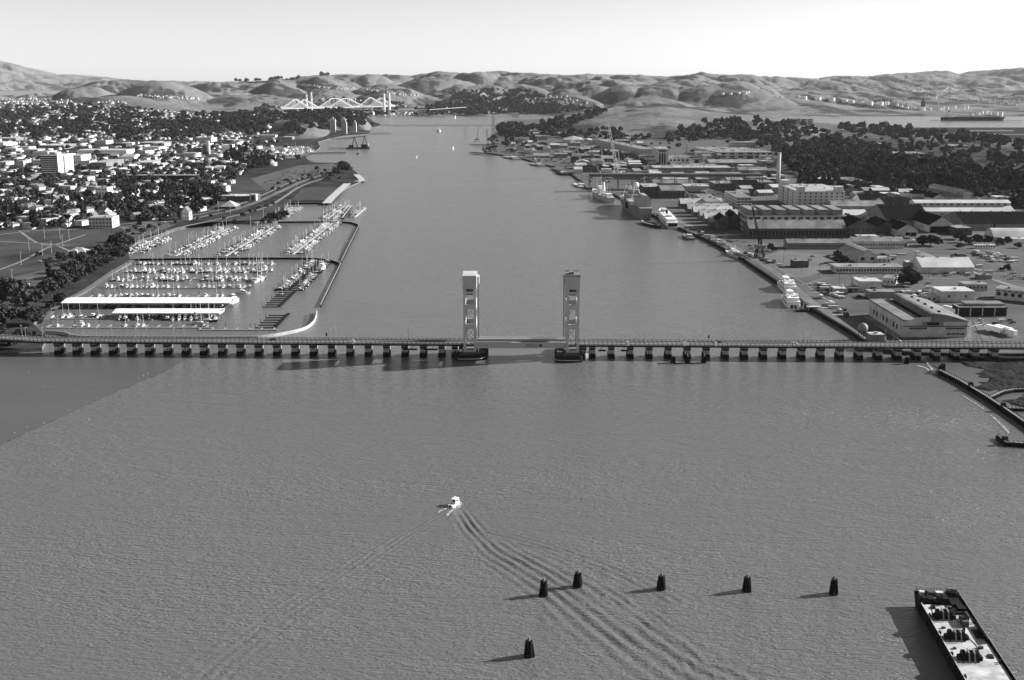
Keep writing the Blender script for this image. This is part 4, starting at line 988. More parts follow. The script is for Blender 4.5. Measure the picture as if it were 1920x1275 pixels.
# ---------------------------------------------------------------- shipyard buildings on the right bank
def B(*a, **k): return building(*a, **k)
def hangar_extra(root, Wd, D, h):
    MB().box(-0.1,Wd*0.30,-0.1,D,h+0.02,h+1.2).build('side_roof', 'roof_mid', root)
    MB().box(Wd*0.30,Wd*0.42,6,D-1,h+0.02,h+0.3).build('roof_well', 'roof_dark', root)
    MB().extr([(Wd*0.42,h),(Wd*0.42,h+5.6),(Wd*0.47,h+6.0),(Wd*0.68,h+4.6),(Wd+0.6,h+0.5),(Wd+0.6,h)], -0.6, D, 'y').build('roof', 'roof_mid', root)
    MB().extr([(-0.2,h),(Wd+0.3,h),(Wd*0.8,h+2.6),(Wd*0.5,h+3.7),(Wd*0.2,h+2.6)], -0.45, 0.02, 'y').build('gable', 'cream', root)
    MB().box(-1,Wd+1,-1.4,-0.45,h-3.4,h-3.1).build('canopy', 'roof_dark', root)
    MB().box(Wd*0.3,Wd*0.62,-0.65,-0.5,h-2.7,h-0.2).build('door_panel', 'mid_wall', root)
    MB().box(Wd*0.36,Wd*0.55,-0.75,-0.66,h-2.6,h-0.5).build('door', 'dark', root)
    for i in range(8): window(root, (Wd*(0.11+0.035*i), -0.05, h-5.0), (Wd*0.03,0.14,1.3))
    for i in range(8): window(root, (Wd*(0.68+0.037*i), -0.05, h-5.0), (Wd*0.032,0.14,1.2))
    for i in range(4): window(root, (Wd*(0.72+0.07*i), -0.05, h-9.0), (Wd*0.06,0.14,1.0))
    for i in range(10): window(root, (-0.05, 5+i*D/10.5, h*0.45), (0.14,3.0,3.6), m='dark' if i%3 else 'grey_wall')
    for i in range(5): MB().box(Wd*0.6,Wd*0.63,8+i*14,10.5+i*14,h+4.6,h+6).build('roof_vent', 'roof_dark', root)
    MB().box(-6,-0.2,-1,D*0.9,0,0.35).build('loading_apron', 'path', root)
B('waterfront_hall','large waterfront hall with curved pale front gable beside the causeway','hall',1692,632.5,1812,80,11.5,roof='none',wall='cream',extra=hangar_extra)
B('storage_hut','small square hut with white roof at the bank end of the causeway','hut',1631,641.5,1658,9,5.2,wall='mid_wall',rm='roof_white',par=0.15)
B('annex_shed','low pale lean-to on the right of the small square hut','shed',1648,641,1661,3,1.6,wall='conc_light',rm='roof_white',par=0.1)
B('boxy_warehouse','plain windowless box warehouse with white roof, right of the yard road','warehouse',1763,566.5,1826,22,9,wall='cream',rm='roof_white',par=0.2,win=(2,1,0))
B('site_office','small flat white office left of the plain box warehouse','office',1737,565,1766,14,4,wall='white_wall',rm='roof_white',win=(3,1,2))
B('garage_row','long garage with shade-dark bays and white posts','garage',1796,593,1887,13,6.3,wall='dark',rm='roof_mid',extra=lambda r,Wd,D,h:[MB().box(Wd*i/4-0.35,Wd*i/4+0.35,-0.3,-0.02,0,h).build('post','white_wall',r) for i in range(5)]+[MB().box(Wd*0.2,Wd,5,D+4,h+0.8,h+2.8).build('upper_roof','roof_mid',r)])  # solid near-black wall; the shade inside the bays is put into its colour
B('windowed_store','pale windowed building turned at an angle at the right edge','store',1865,560,1990,16,8.5,wall='white_wall',rm='roof_mid',rot=-38,win=(10,1,0),wsize=(3,3),extra=lambda r,Wd,D,h:[window(r,(Wd*(i+.5)/12,-.04,h*0.85),(Wd/16,.14,.9)) for i in range(12)])
B('cube_workshop','pale cube workshop with white roof behind the quay','workshop',1610,547,1652.5,18,9,wall='cream',rm='roof_white',par=0.2,win=(0,0,1),extra=lambda r,Wd,D,h:[door(r,Wd*0.5,5,4)])
B('dark_garage','low dark flat-roofed garage in front of the cube workshop','garage',1630,560.5,1678,12,6,wall='mid_wall',rm='roof_grey',par=0.15)
B('yard_shed','low white-roofed shed among the quayside clutter','shed',1564,549,1597,12,3.6,wall='grey_wall',rm='roof_white',par=0.15)
B('yard_shed','narrow pale-roofed shed right of the quayside clutter','shed',1590,549,1610,9,4.2,wall='mid_wall',rm='roof_grey',par=0.15,win=(2,1,0))
B('drill_hall','two-storey white hall with a raised monitor and white roof','hall',1608,493,1645,52,7.5,roof='clerestory_y',rise=6,wall='white_wall',rm='roof_light',win=(2,1,0),wsize=(4,3),rot=4)
B('hall_annex','low white annex on the right of the white hall with the monitor','annex',1645,493,1670,16,4.6,wall='cream',rm='roof_grey',win=(3,1,0),par=0.2)
B('barracks','long low white building with one row of dark windows in the yard','barracks',1568,513,1692,22,6.2,wall='cream',rm='roof_grey',win=(22,1,3),wsize=(2.4,2.2),par=0.3)
B('white_shed','broad shed with large white pitched roof beside parked cars','shed',1728,513,1826,34,6,roof='gable_x',rise=7,wall='cream',rm='roof_white')
B('long_shed','long low shed with small windows under a grey roof, left half','shed',1476,467,1597,18,6.5,roof='gable_x',rise=3.4,wall='mid_wall',rm='roof_mid',win=(24,1,0),wsize=(1.4,1.3))
B('long_shed','long low pale shed with windows under a grey roof, right half','shed',1598,466,1695,20,7.5,roof='gable_x',rise=4,wall='cream',rm='roof_mid',win=(18,1,0),wsize=(2,1.6))
B('brick_shop','huge dark brick shop with long grey roof in front of the sawtooth factory','factory',1404,447,1586,34,11.5,roof='gable_x',rise=8,wall='brick',rm='roof_mid',win=(26,1,3),wsize=(2,5),wm='dark')
B('brick_shop','dark brick gable-fronted shop joined to the right end of the long brick shop','factory',1586,446.5,1639,62,13,roof='gable_y',rise=9,wall='brick',rm='roof_dark',win=(6,2,0),wsize=(1.4,3),wm='dark')
def saw(root, Wd, D, h):
    for i in range(7):
        a = Wd*(i+0.08)/7; b = Wd*(i+0.72)/7
        m = MB().box(a,b,2.0,D-6,h+0.6,h+7.5).build('monitor', 'roof_grey', root)
        MB().box(a+0.5,b-0.5,1.8,1.98,h+1.4,h+4.6).build('glazing', 'mid_wall', m)
B('sawtooth_factory','tall factory with seven boxy roof monitors and a grid of windows','factory',1400,437,1586,58,20.5,wall='cream',rm='roof_mid',win=(14,3,7),wsize=(9,4.4),extra=saw,wm='steel' if 0 else 'glass')
gab = [(1276,388,1332,'roof_white'),(1290,398,1345,'roof_light'),(1301,404,1352,'roof_white'),(1313,411,1362,'roof_light'),(1322,417,1372,'roof_white'),(1332,424,1378,'roof_light')]
for i,(a,b_,c,rm) in enumerate(gab):
    B('gabled_boathouse','narrow gabled shed with pale roof, '+['first','second','third','fourth','fifth','last'][i]+' of the staggered quayside row from the far end','shed',a,b_+3,c+22,22,7,roof='gable_x',rise=6.5,wall='brick',rm=rm,win=(0,0,2),wsize=(2,3),wm='dark')
B('gabled_store','dark gabled store between the boathouse row and the factory','store',1345,431,1366,30,12,roof='gable_y',rise=6,wall='brick',rm='roof_dark')
B('gabled_store','dark gabled store against the left wall of the factory','store',1368,428,1384,34,15,roof='gable_y',rise=5,wall='brick',rm='roof_dark')
B('office_block','long four-storey pale office block with ribbon windows','office',1381,393,1408,95,17,wall='cream',rm='roof_mid',win=(4,4,15),band=True,wsize=(3,2))
B('factory_wing','three-storey factory wing with rooftop ducts and pale front','factory',1326,396,1354,110,13,wall='cream',rm='roof_mid',win=(3,2,14),wsize=(3,3))
def pent(root, Wd, D, h):
    for a,b_ in ((0.0,0.16),(0.80,0.97)): MB().box(Wd*a+0.1,Wd*b_,1,12,h+0.65,h+7).build('penthouse','cream',root)
    MB().box(0.5,12,D-22,D-4,h+0.65,h+8).build('penthouse','cream',root)
    for i in range(3): MB().box(-0.1-0.02,-0.02,D*(0.2+0.25*i),D*(0.24+0.25*i),0,h).build('pilaster','conc_dark',root)
B('storehouse','massive pale five-storey storehouse with square windows and roof penthouses','warehouse',1494,391,1582.5,120,24,wall='white_wall',rm='roof_light',win=(9,5,11),wsize=(2.6,2.0),extra=pent)
x, y = W(1458,352,G); ch = empty('factory_chimney',(x,y,G),0,'tall slender pale chimney rising above the storehouse','chimney')
MB().cyl(0,0,-0.5,58,3.7,3.0,18).build('shaft','white_wall',ch,smooth=True); MB().cyl(0,0,58,60,3.2,3.2,18).build('cap','conc_light',ch)
B('brick_office','long low pale office with end pavilions left of the wood','office',1526,360,1612,26,8,wall='cream',rm='roof_grey',win=(11,2,0),wsize=(4,2.4),extra=lambda r,Wd,D,h:[MB().box(Wd*a,Wd*a+7,-1,6,0,h+4).build('pavilion','cream',r) for a in (0.02,0.72)])
B('white_hangar','very long white hangar with a row of clerestory windows','hangar',1721,409,1902,52,9,roof='clerestory_x',rise=13,wall='conc_light',rm='roof_white',win=(10,1,0),wsize=(6,1))
B('low_annex','long low annex with small windows in front of the white hangar','annex',1780,418,1935,16,6,wall='grey_wall',rm='roof_grey',win=(20,1,0),wsize=(2,1.4),par=0.2)
B('clerestory_hall','pale gable-fronted hall with stepped clerestory roof behind the white hangar','hall',1792,383,1834,110,9,roof='clerestory_y',rise=12,wall='cream',rm='roof_mid',win=(5,1,0),wsize=(2.4,2.4),rot=6)
B('dark_roof_shed','dark-roofed shed with a row of pale dormers left of the clerestory hall','shed',1748,382.5,1774,75,9,roof='gable_y',rise=6,wall='cream',rm='roof_dark',win=(3,1,10),wsize=(2.4,2),rot=9)
B('dark_roof_shed','wide black-roofed shed with small gabled front right of the storehouse','shed',1660,394,1716,60,8,roof='gable_x',rise=7,wall='cream',rm='roof_dark',win=(8,1,0),wsize=(2.4,2))
B('dark_roof_shed','long black roof right behind the storehouse','shed',1613,388,1668,40,9,roof='gable_x',rise=8,wall='cream',rm='roof_dark')
B('grey_gabled_shed','grey gabled shed right of the storehouse base','shed',1560,396,1658,30,7,roof='gable_x',rise=6.5,wall='grey_wall',rm='roof_grey')
B('white_roof_shop','low shop with white pitched roof behind the brick gable','shop',1572,415,1628,40,8,roof='gable_x',rise=5,wall='cream',rm='roof_white',win=(9,1,0),wsize=(2.4,2))
B('gabled_shop','pale gable-fronted shop right of the white-roofed shop','shop',1629,417,1655,58,8,roof='gable_y',rise=5,wall='cream',rm='roof_grey',win=(5,2,0),wsize=(2,1.6))
B('gabled_shop','low gabled shop with grey roof before the black roofs','shop',1657,411,1692,50,6,roof='gable_y',rise=6,wall='cream',rm='roof_grey')
B('black_roof_hall','huge hall with black pitched roof in the middle of the yard','hall',1662,426,1745,85,9,roof='gable_x',rise=15,wall='mid_wall',rm='roof_dark')
B('black_roof_hall','black-roofed hall with a broad pale triangular gable facing the camera','hall',1741,436,1788,80,9,roof='gable_y',rise=10,wall='cream',rm='roof_dark',extra=lambda r,Wd,D,h:[door(r,1.5,Wd-3,h-1.5)])
B('small_gabled_shop','small pale gable-fronted shop with dark doors under the black roofs','shop',1682,443,1720,52,7.5,roof='gable_y',rise=7,wall='cream',rm='roof_dark',extra=lambda r,Wd,D,h:[door(r,Wd*0.4,6,4.5),door(r,Wd*0.68,6,4.5)])
B('brick_shop','low dark shop left of the small gabled shop','shop',1645,438,1682,50,9,roof='gable_y',rise=6,wall='brick',rm='roof_dark')
B('black_roof_hall','black-roofed hall at the right edge in front of the low annex','hall',1808,432,1862,70,8,roof='gable_x',rise=11,wall='mid_wall',rm='roof_dark')
B('black_roof_hall','second black-roofed hall running off the right edge','hall',1866,432,1960,70,8,roof='gable_x',rise=11,wall='mid_wall',rm='roof_dark')
B('brick_shop','low brick block right of the broad pale gable','shop',1792,441,1822,30,8,wall='brick',rm='roof_grey',win=(4,1,0))
B('tent_hall','white arched fabric hall at the right edge','hall',1862,453,1960,26,5,roof='barrel_x',rise=9,wall='white_wall',rm='roof_white')
B('annex_shed','low white annex before the arched fabric hall','shed',1884,456,1945,10,5,wall='white',rm='roof_white',par=0.2)
B('trailer_row','long white office trailer in the back of the yard','trailer',1828,466,1866,5,4,wall='white',rm='roof_white',par=0.1,win=(8,1,0))
B('site_office','pale flat office with windows behind the plain box warehouse','office',1808,546,1851,14,6,wall='grey_wall',rm='roof_grey',win=(6,1,0),par=0.2)
B('boiler_house','small pale boiler house with pipes left of the parked trucks','shed',1655,535,1675,16,6.5,wall='white_wall',rm='roof_mid',win=(3,1,0),rot=-30)
B('gate_house','small white-roofed gate house among trees beside the broad white shed','shed',1703,505,1728,16,6,wall='mid_wall',rm='roof_white',par=0.15)
B('pump_house','low square brick hut on the paved yard','hut',1487,502,1516,12,6.5,wall='brick',rm='roof_mid',par=0.2)
B('yard_hut','small dark hut on the open paving','hut',1787,487,1812,8,4.5,wall='brick',rm='roof_dark',par=0.1)
B('yard_hut','small dark hut beside the white hall with the monitor','hut',1566,480,1580,8,4,wall='brick',rm='roof_dark',par=0.1)
B('fuel_store','low white-walled store right of the long low shed','store',1836,524,1860,10,4,wall='mid_wall',rm='roof_mid',par=0.1)
B('flat_store','low white flat-roofed store by the brick storehouse corner','store',1609,451,1646,14,5,wall='conc_light',rm='roof_white',par=0.1)
# middle distance
B('deco_tower_hall','stately pale hall with a tall windowed tower in front','hall',1230,308.5,1253,70,34,wall='cream',rm='roof_light',win=(0,0,0),extra=lambda r,Wd,D,h:[MB().box(Wd*(0.24+0.2*i),Wd*(0.36+0.2*i),-0.3,0.05,2,h*0.72).build('window_bay','dark',r) for i in range(3)]+[MB().box(Wd*0.2,Wd*0.8,-0.3,0.05,h*0.82,h*0.92).build('window','dark',r)])
B('deco_wing','low windowed wing on the left of the tower hall','hall',1206,308.5,1230,90,15,wall='cream',rm='roof_mid',win=(5,1,0),wsize=(4,4))
B('deco_wing','low windowed wing on the right of the tower hall','hall',1253.5,306.5,1292,70,13,wall='cream',rm='roof_mid',win=(5,1,0),wsize=(5,4))
B('long_factory','long grey factory stretching back from the tower hall','factory',1203,296,1229,480,20,wall='grey_wall',rm='roof_grey',rot=9)
B('dark_block','dark square block at the far end of the long factory','block',1155,277,1181,60,19,wall='brick',rm='roof_grey')
B('round_roof_hall','pale hip-roofed hall by the far shore','hall',1058,269,1095,90,11,roof='hip',rise=9,wall='conc_light',rm='roof_light')
B('long_sheds','row of long pale sheds below the grassy hill','shed',1000,255,1075,60,9,wall='white_wall',rm='roof_light',group='long pale far sheds')
B('long_sheds','second long pale shed left of the first, on the far point','shed',965,249,1010,50,8,wall='white_wall',rm='roof_light')
B('low_shed','low pale shed under the grassy hill','shed',1004,258.5,1035,50,6,wall='cream',rm='roof_grey')
B('small_house','white hillside building right of the long sheds','house',1105,254,1122,30,7,wall='white_wall',rm='roof_white')
B('sand_coloured_shed','pale flat shed on the quay point','shed',982,286,1003,30,8,wall='cream',rm='roof_grey')
B('white_tank_house','white drum-roofed store at the far quay','store',1076,326,1092,26,9,roof='barrel_x',rise=4,wall='white_wall',rm='roof_white')
for i,(a,b_,c,d,h,rm,wl) in enumerate(((1226,326,1372,60,12,'roof_light','mid_wall'),(1330,313,1420,60,9,'roof_grey','mid_wall'),(1260,320,1345,40,11,'roof_mid','mid_wall'),(1245,343,1330,30,7,'roof_light','grey_wall'),(1225,350,1300,30,6,'roof_mid','grey_wall'),
    (1306,334,1394,40,8,'roof_grey','grey_wall'),(1206,367,1238,60,14,'roof_light','brick'),(1240,372,1284,70,12,'roof_mid','brick'),(1284,362,1330,50,11,'roof_light','grey_wall'),(1340,355,1378,60,9,'roof_grey','mid_wall'),(1384,361,1424,60,13,'roof_dark','brick'),(1422,352,1452,50,9,'roof_mid','brick'),
    (1180,315,1205,40,8,'roof_light','mid_wall'),(1128,303,1150,50,7,'roof_grey','mid_wall'),(1090,300,1126,40,10,'roof_mid','brick'),(1040,296,1064,40,9,'roof_grey','mid_wall'),(1000,296,1030,40,5,'roof_grey','mid_wall'),(1130,287,1152,60,7,'roof_light','mid_wall'),(1096,282,1122,60,8,'roof_mid','mid_wall'),(1040,278,1064,60,7,'roof_grey','grey_wall'),(1120,318,1146,40,8,'roof_dark','brick'),(1150,336,1205,26,10,'roof_mid','mid_wall'),(1385,328,1440,40,9,'roof_mid','mid_wall'),(1400,341,1440,30,8,'roof_light','mid_wall'))):
    B('workshop',('pale' if rm=='roof_light' else 'grey' if rm in('roof_grey','roof_mid') else 'dark')+'-roofed '+('brick' if wl=='brick' else 'plain')+' workshop in the crowded middle of the shipyard','workshop',a,b_,c,d,h,roof=('gable_x' if i%3==1 else 'flat'),rise=5,wall=wl,rm=rm,win=(6,1,0) if i%2 else (0,0,0),wsize=(3,2.4),par=0.3,group=('pale' if rm=='roof_light' else 'grey' if rm in('roof_grey','roof_mid') else 'dark')+'-roofed '+('brick' if wl=='brick' else 'plain')+' workshops of the shipyard')
B('terraced_factory','long pale two-storey factory beside the wood with open bays','factory',1348,297,1415,220,14,wall='cream',rm='roof_grey',win=(4,2,0),wsize=(12,4),rot=7)
B('terraced_factory','second pale factory with large bays right against the wood','factory',1414,297,1450,200,14,wall='cream',rm='roof_grey',win=(3,2,0),wsize=(10,4),rot=7)
B('long_barrack','pale barrack with many windows under the wooded hill','barracks',1371,276,1418,40,13,wall='cream',rm='roof_grey',win=(12,2,0),wsize=(3,2.4))
B('small_office','pale small office left of the terraced factory','office',1307,296,1340,50,12,wall='cream',rm='roof_mid',win=(5,2,0),wsize=(3,3))
B('hillside_office','flat office block on the ridge of the wood with a white end','office',1490,234,1524,60,22,wall='conc_light',rm='roof_grey',win=(3,3,0),wsize=(16,4),z=20)
B('flat_school','long low flat building in the field beyond the wood','school',1672,298,1736,80,12,wall='mid_wall',rm='roof_grey')
B('flat_school','low pale building among the far trees','school',1580,247,1610,40,7,wall='white_wall',rm='roof_light')
B('field_hut','pale roof beyond the field at the far right','shed',1786,277,1815,60,5,wall='mid_wall',rm='roof_light')
B('field_hut','pale roof at the edge of the near field','shed',1620,274,1656,60,6,wall='mid_wall',rm='roof_light')
B('white_villa','white building at the forest edge above the terraced factory','house',1338,257,1356,40,9,wall='white_wall',rm='roof_grey')
B('white_villa','long white building hidden in the forest near its right end','house',1735,205+107,1780,30,7,wall='cream',rm='roof_light')
random.seed(31)
zones=[([(1010,292),(1090,262),(1200,266),(1226,300),(1215,330),(1120,330),(1075,318)],46),([(1290,300),(1440,298),(1452,345),(1300,345)],26),([(1210,330),(1450,335),(1450,372),(1230,372)],18),([(1590,372),(1900,372),(1930,384),(1600,384)],16),([(930,268),(1010,262),(1040,280),(1000,292),(935,284)],16),([(1520,345),(1640,350),(1700,372),(1600,372),(1530,362)],14)]
for zp,zn in zones:
    k_=0; tr_=0
    while k_<zn and tr_<zn*25:
        tr_+=1; px_=random.uniform(min(p[0] for p in zp),max(p[0] for p in zp)); py_=random.uniform(min(p[1] for p in zp),max(p[1] for p in zp)); q_=W(px_,py_,G)
        if not inpoly(px_,py_,zp): continue
        ww=random.uniform(10,30); w2=ww/mpp(px_,py_,G); dp=random.uniform(14,45)
        if not all(free(q_[0]+ww*a_,q_[1]+dp*b_,3) for a_ in (0,.5,1) for b_ in (0,1)): continue
        rm=random.choice(('roof_light','roof_mid','roof_grey','roof_dark','roof_white')); wl=random.choice(('cream','grey_wall','brick','mid_wall','white_wall')); rf=random.choice(('flat','gable_x','gable_y'))
        ds={'roof_light':'pale','roof_mid':'grey','roof_grey':'light grey','roof_dark':'black','roof_white':'white'}[rm]+('-roofed flat ' if rf=='flat' else '-gabled ')+{'cream':'plain','grey_wall':'grey','brick':'brick','mid_wall':'drab','white_wall':'white'}[wl]
        B('yard_shed',ds+' shed in the jumble of the far shipyard','shed',px_,py_,px_+w2,dp,random.uniform(5,12),roof=rf,rise=3.5,wall=wl,rm=rm,win=(random.choice((0,3,5)),1,0),wsize=(2.4,2),par=.3,group=ds+' sheds of the far shipyard',rot=random.choice((0,0,6,9))); k_+=1
# frame of a stripped building and a lone column
x, y = W(1287,291,G); o = MB().box(-2,2,-2,2,-1,29).box(-8,2,-1.5,1.5,26,29).build('concrete_column','cream'); o.location=(x,y,G); tag(o,'lone pale concrete column right of the tower hall','column')
# spherical tank, stacks of yard clutter
x, y = W(1601,538,G); o = empty('storage_tank',(x,y,G),0,'upright white tank beside the cube workshop','tank'); MB().cyl(0,0,0,8,3,3,18).ball(0,0,8,3,sz=0.4,n=16).build('shell','conc_light',o,smooth=True); MB().beam((3,0,0),(3,0,8.4),0.4).build('ladder','steel',o)
x, y = W(1617,630,G); o = empty('storage_tank',(x,y,G),0,'round grey tank on legs beside the quay near the causeway','tank'); MB().ball(0,0,6,3.6,n=18).build('shell','steel_mid',o,smooth=True); q=MB(); [q.beam((2.6*math.cos(a),2.6*math.sin(a),0),(2.6*math.cos(a),2.6*math.sin(a),5),0.35) for a in (0,1.57,3.14,4.71)]; q.build('leg_frame','steel',o)
for q in ([(1500,536),(1560,520),(1620,521),(1700,520),(1760,522),(1860,524),(1960,530)],[(1690,525),(1700,540),(1720,560),(1712,575)],[(1440,500),(1500,475),(1600,474),(1740,472),(1960,470)],[(1740,545),(1800,541),(1900,536)],[(1270,350),(1340,350),(1440,352)],[(1100,318),(1160,300),(1200,290)],[(1230,312),(1340,310),(1450,312)],[(1440,345),(1460,372),(1470,392)],[(1640,420),(1660,446),(1700,460)],[(1830,600),(1850,640)],[(1815,600),(1815,640)]):
    road('yard_road', q, 5, G+0.26, 'asphalt_pale', 3)
for q in ([(1512,549),(1545,549)],[(1512,553),(1545,553)],[(1560,590),(1590,589)],[(1640,602),(1690,640)],[(1820,612),(1850,606)],[(1720,476),(1790,500)],[(1726,476),(1796,500)],[(1600,500),(1700,500)]):
    road('road_marking', q, 0.6, G+0.34, 'line', 2)
# portal crane, yard cranes, overhead runway
def lattice(mb, p, q, w_, n=8, t=0.25):
    p = Vector(p); q = Vector(q); d = (q-p).normalized(); up = Vector((0,0,1)) if abs(d.z) < 0.9 else Vector((0,1,0)); a = d.cross(up).normalized()*w_/2; b = a.cross(d).normalized()*w_/2
    for s, r in ((1,1),(1,-1),(-1,1),(-1,-1)): mb.beam(p+a*s+b*r, q+a*s*0.5+b*r*0.5, t)
    for i in range(n):
        f0 = i/n; f1 = (i+1)/n; k = 1 if i%2 else -1; w0 = 1-0.5*f0; w1 = 1-0.5*f1
        for r in (1,-1):
            mb.beam(p+(q-p)*f0+a*k*w0+b*r*w0, p+(q-p)*f1-a*k*w1+b*r*w1, t*0.7); mb.beam(p+(q-p)*f0+a*r*w0+b*k*w0, p+(q-p)*f1+a*r*w1-b*k*w1, t*0.7)
def crane(px, py, H, boomv, label, m='steel_mid', cab='steel_mid', w_=4, base=6, boomw=2, t=0.45):
    x, y = W(px, py, G); o = empty('portal_crane',(x,y,G),0,label,'crane'); mb = MB()
    for a in (-1,1):
        for b in (-1,1): mb.beam((a*base,b*base,0),(a*w_*0.4,b*w_*0.4,H*0.45),1.0)
        mb.beam((a*base,-base,1),(a*base,base,1),1.2); mb.beam((-base,a*base,H*0.22),(base,a*base,H*0.22),0.6)
    mb.build('portal',m,o); t_ = MB(); lattice(t_,(0,0,H*0.45),(0,0,H),w_*0.7,6,0.4); t_.build('mast',m,o)
    MB().box(-w_*0.8,w_*0.8,-w_*0.8,w_,H*0.45,H*0.62).build('machinery_house',cab,o)
    bm = MB(); lattice(bm,(0,0,H*0.6),boomv,boomw,12,t); bm.beam((0,0,H),boomv,0.2); bm.build('boom',m,o); return o
crane(1424,483,22,(-9,4,52),'dark portal crane standing on the quay beside the small tree','steel','mid_wall',6,5,2.2)
crane(1155,330,34,(-17,5,105),'tall white luffing crane rising above the far quay','white','white',6,8,5,t=.9)
crane(1162,331,24,(-4,2,52),'shorter white crane close behind the tall white one','white','steel_mid',4,5,2.4)
crane(1088,310,20,(-9,2,38),'pale dockside crane left of the tall crane','conc_light','conc_light',5,6,2.4)
crane(1110,300,20,(-6,2,46),'thin pale crane behind the far quay','steel_mid','steel_mid',5,6,2)
crane(1118,322,16,(5,2,30),'grey crane near the end of the overhead runway','steel_mid','conc_light',5,6,2)
crane(1000,300,18,(-8,2,36),'small pale crane at the bend of the far quay','conc_light','conc_light',5,5,2)
crane(960,288,16,(6,2,32),'small dark crane between the far sheds','steel','steel',5,5,2)
crane(1132,318,18,(-6,2,44),'white crane just left of the tall white one','white','conc_light',5,5,2)
crane(1205,345,16,(8,3,30),'grey crane under the overhead runway','steel_mid','steel_mid',5,5,2)
crane(895,268,20,(3,0,50),'grey gantry crane on the far pier tip','steel_mid','steel_mid',10,9,3)
crane(922,284,22,(2,0,100),'tall black lattice crane on the far quay','steel','steel',9,9,5)
crane(915,288,24,(-3,0,60),'squat black crane at the far quay edge','steel','steel',9,9,5)
crane(926,284,22,(1,0,92),'second tall black lattice crane on the far quay','steel','steel',7,8,4)
x0_, y0_ = W(1106,356,G); x1_, _ = W(1420,356,G)
o = empty('crane_runway',(x0_,y0_,G),0,'long dark overhead crane runway on steel legs across the yard','gantry'); Lr = W(1420,352,G)[0]-x0_
q = MB(); q.box(0,Lr,0,1.6,22,25.5).box(0,Lr,24,25.6,22,25.5).box(0,Lr,-0.2,26,25.6,26.2); q.build('runway_beam','brick',o)
for i in range(13):
    a = Lr*i/12; q = MB(); [q.box(a-0.5,a+0.5,b,b+1,0,22) for b in (0.3,24.3)]; q.beam((a,0.8,4),(a,24.8,20),0.5); q.build('leg','steel_mid',o)
# ---------------------------------------------------------------- quayside clutter: containers, stored boats, trailers
cont = empty('shipping_container',(0,0,-500)); MB().box(-3,3,-1.25,1.25,0,2.6).build('container_box','conc_light',cont); MB().box(3,3.06,-1.1,1.1,0.1,2.5).build('door','white',cont); proto(cont)
contd = empty('shipping_container',(0,0,-500)); MB().box(-3,3,-1.25,1.25,0,2.6).build('container_box','brick',contd); MB().box(3,3.06,-1.1,1.1,0.1,2.5).build('door','steel',contd); proto(contd)
def clutter(poly, n, where, ratio=0.6):
    xs = [p[0] for p in poly]; ys = [p[1] for p in poly]; k = 0; tr = 0
    while k < n and tr < n*20:
        tr += 1; x = random.uniform(min(xs),max(xs)); y = random.uniform(min(ys),max(ys))
        if not inpoly(x,y,poly): continue
        q = W(x,y,G)
        if not free(q[0],q[1],2): continue
        wht = random.random() < ratio
        place(cont if wht else contd,(q[0],q[1],G+0.3),random.choice((0,1.57))+random.gauss(0,0.15),(random.uniform(0.5,1.6),random.uniform(0.7,1.3),random.uniform(0.5,1.2)),('pale' if wht else 'dark')+' box container standing '+where,'container',('pale' if wht else 'dark')+' containers '+where); k += 1
clutter([(1818,476),(1845,472),(1880,480),(1915,492),(1880,498),(1850,488)],34,'in the storage yard at the right',0.85)
clutter([(1270,422),(1290,424),(1345,452),(1400,480),(1385,478),(1330,450)],24,'along the far quay',0.6)
clutter([(1528,530),(1560,540),(1600,560),(1560,560),(1540,548)],22,'among the quayside clutter',0.5)
clutter([(1650,448),(1690,448),(1720,455),(1700,462),(1660,458)],20,'before the black-roofed halls',0.6)
clutter([(1080,332),(1150,322),(1190,332),(1150,345),(1110,345)],20,'by the overhead runway',0.5)
clutter([(940,284),(1040,280),(1110,300),(1090,320),(1000,303)],90,'on the far shipyard quay',0.4)
clutter([(1060,285),(1200,270),(1230,310),(1200,335),(1110,330)],70,'between the far shipyard sheds',0.5)
clutter([(1300,300),(1450,300),(1450,345),(1310,345)],40,'in the lots below the terraced factory',0.6)
clutter([(1600,478),(1700,476),(1720,500),(1620,498)],8,'on the open paving',0.4)
clutter([(1700,545),(1745,552),(1745,562),(1690,552)],10,'by the boxy warehouse',0.6)
clutter([(1400,476),(1440,486),(1470,500),(1440,494),(1405,482)],12,'beside the portal crane',0.4)
park([(1745,512),(1820,512),(1822,518),(1748,519)],9,'before the white shed','in front of the broad white shed')
park([(1676,442),(1730,450),(1770,458),(1720,456)],9,'before the black-roofed halls','in front of the black-roofed halls')
park([(1715,530),(1750,530),(1750,545),(1715,545)],2,'by the yard trees','on the yard road beside the big dark tree')
park([(1300,428),(1400,455),(1420,470),(1380,460)],10,'before the brick shop','between the quay and the brick shop')
park([(1500,520),(1560,545),(1552,552),(1495,525)],5,'along the quay road','along the quay road')
park([(1640,300),(1740,302),(1730,318),(1640,312)],0,'x','x')
park([(1410,316),(1470,316),(1470,332),(1410,330)],14,'by the terraced factory','in the lot before the terraced factory')
park([(1826,598),(1850,605),(1900,600),(1915,610),(1850,612)],6,'by the garage','on the paving before the dark garage')
park([(1700,570),(1735,575),(1760,600),(1750,575)],5,'by the waterfront hall','beside the waterfront hall')
park([(1600,552),(1680,565),(1690,570),(1610,560)],5,'by the cube workshop','around the cube workshop')
park([(1850,500),(1920,505),(1920,530),(1860,520)],9,'in the right yard','in the open yard at the right edge')
park([(1480,482),(1600,478),(1590,500),(1500,500)],6,'on the pale paving','on the pale paving by the long shed')
clutter([(1690,545),(1730,560),(1700,568),(1680,556)],9,'behind the waterfront hall',0.5)
clutter([(1745,500),(1830,520),(1860,512),(1840,500)],12,'near the broad white shed',0.5)
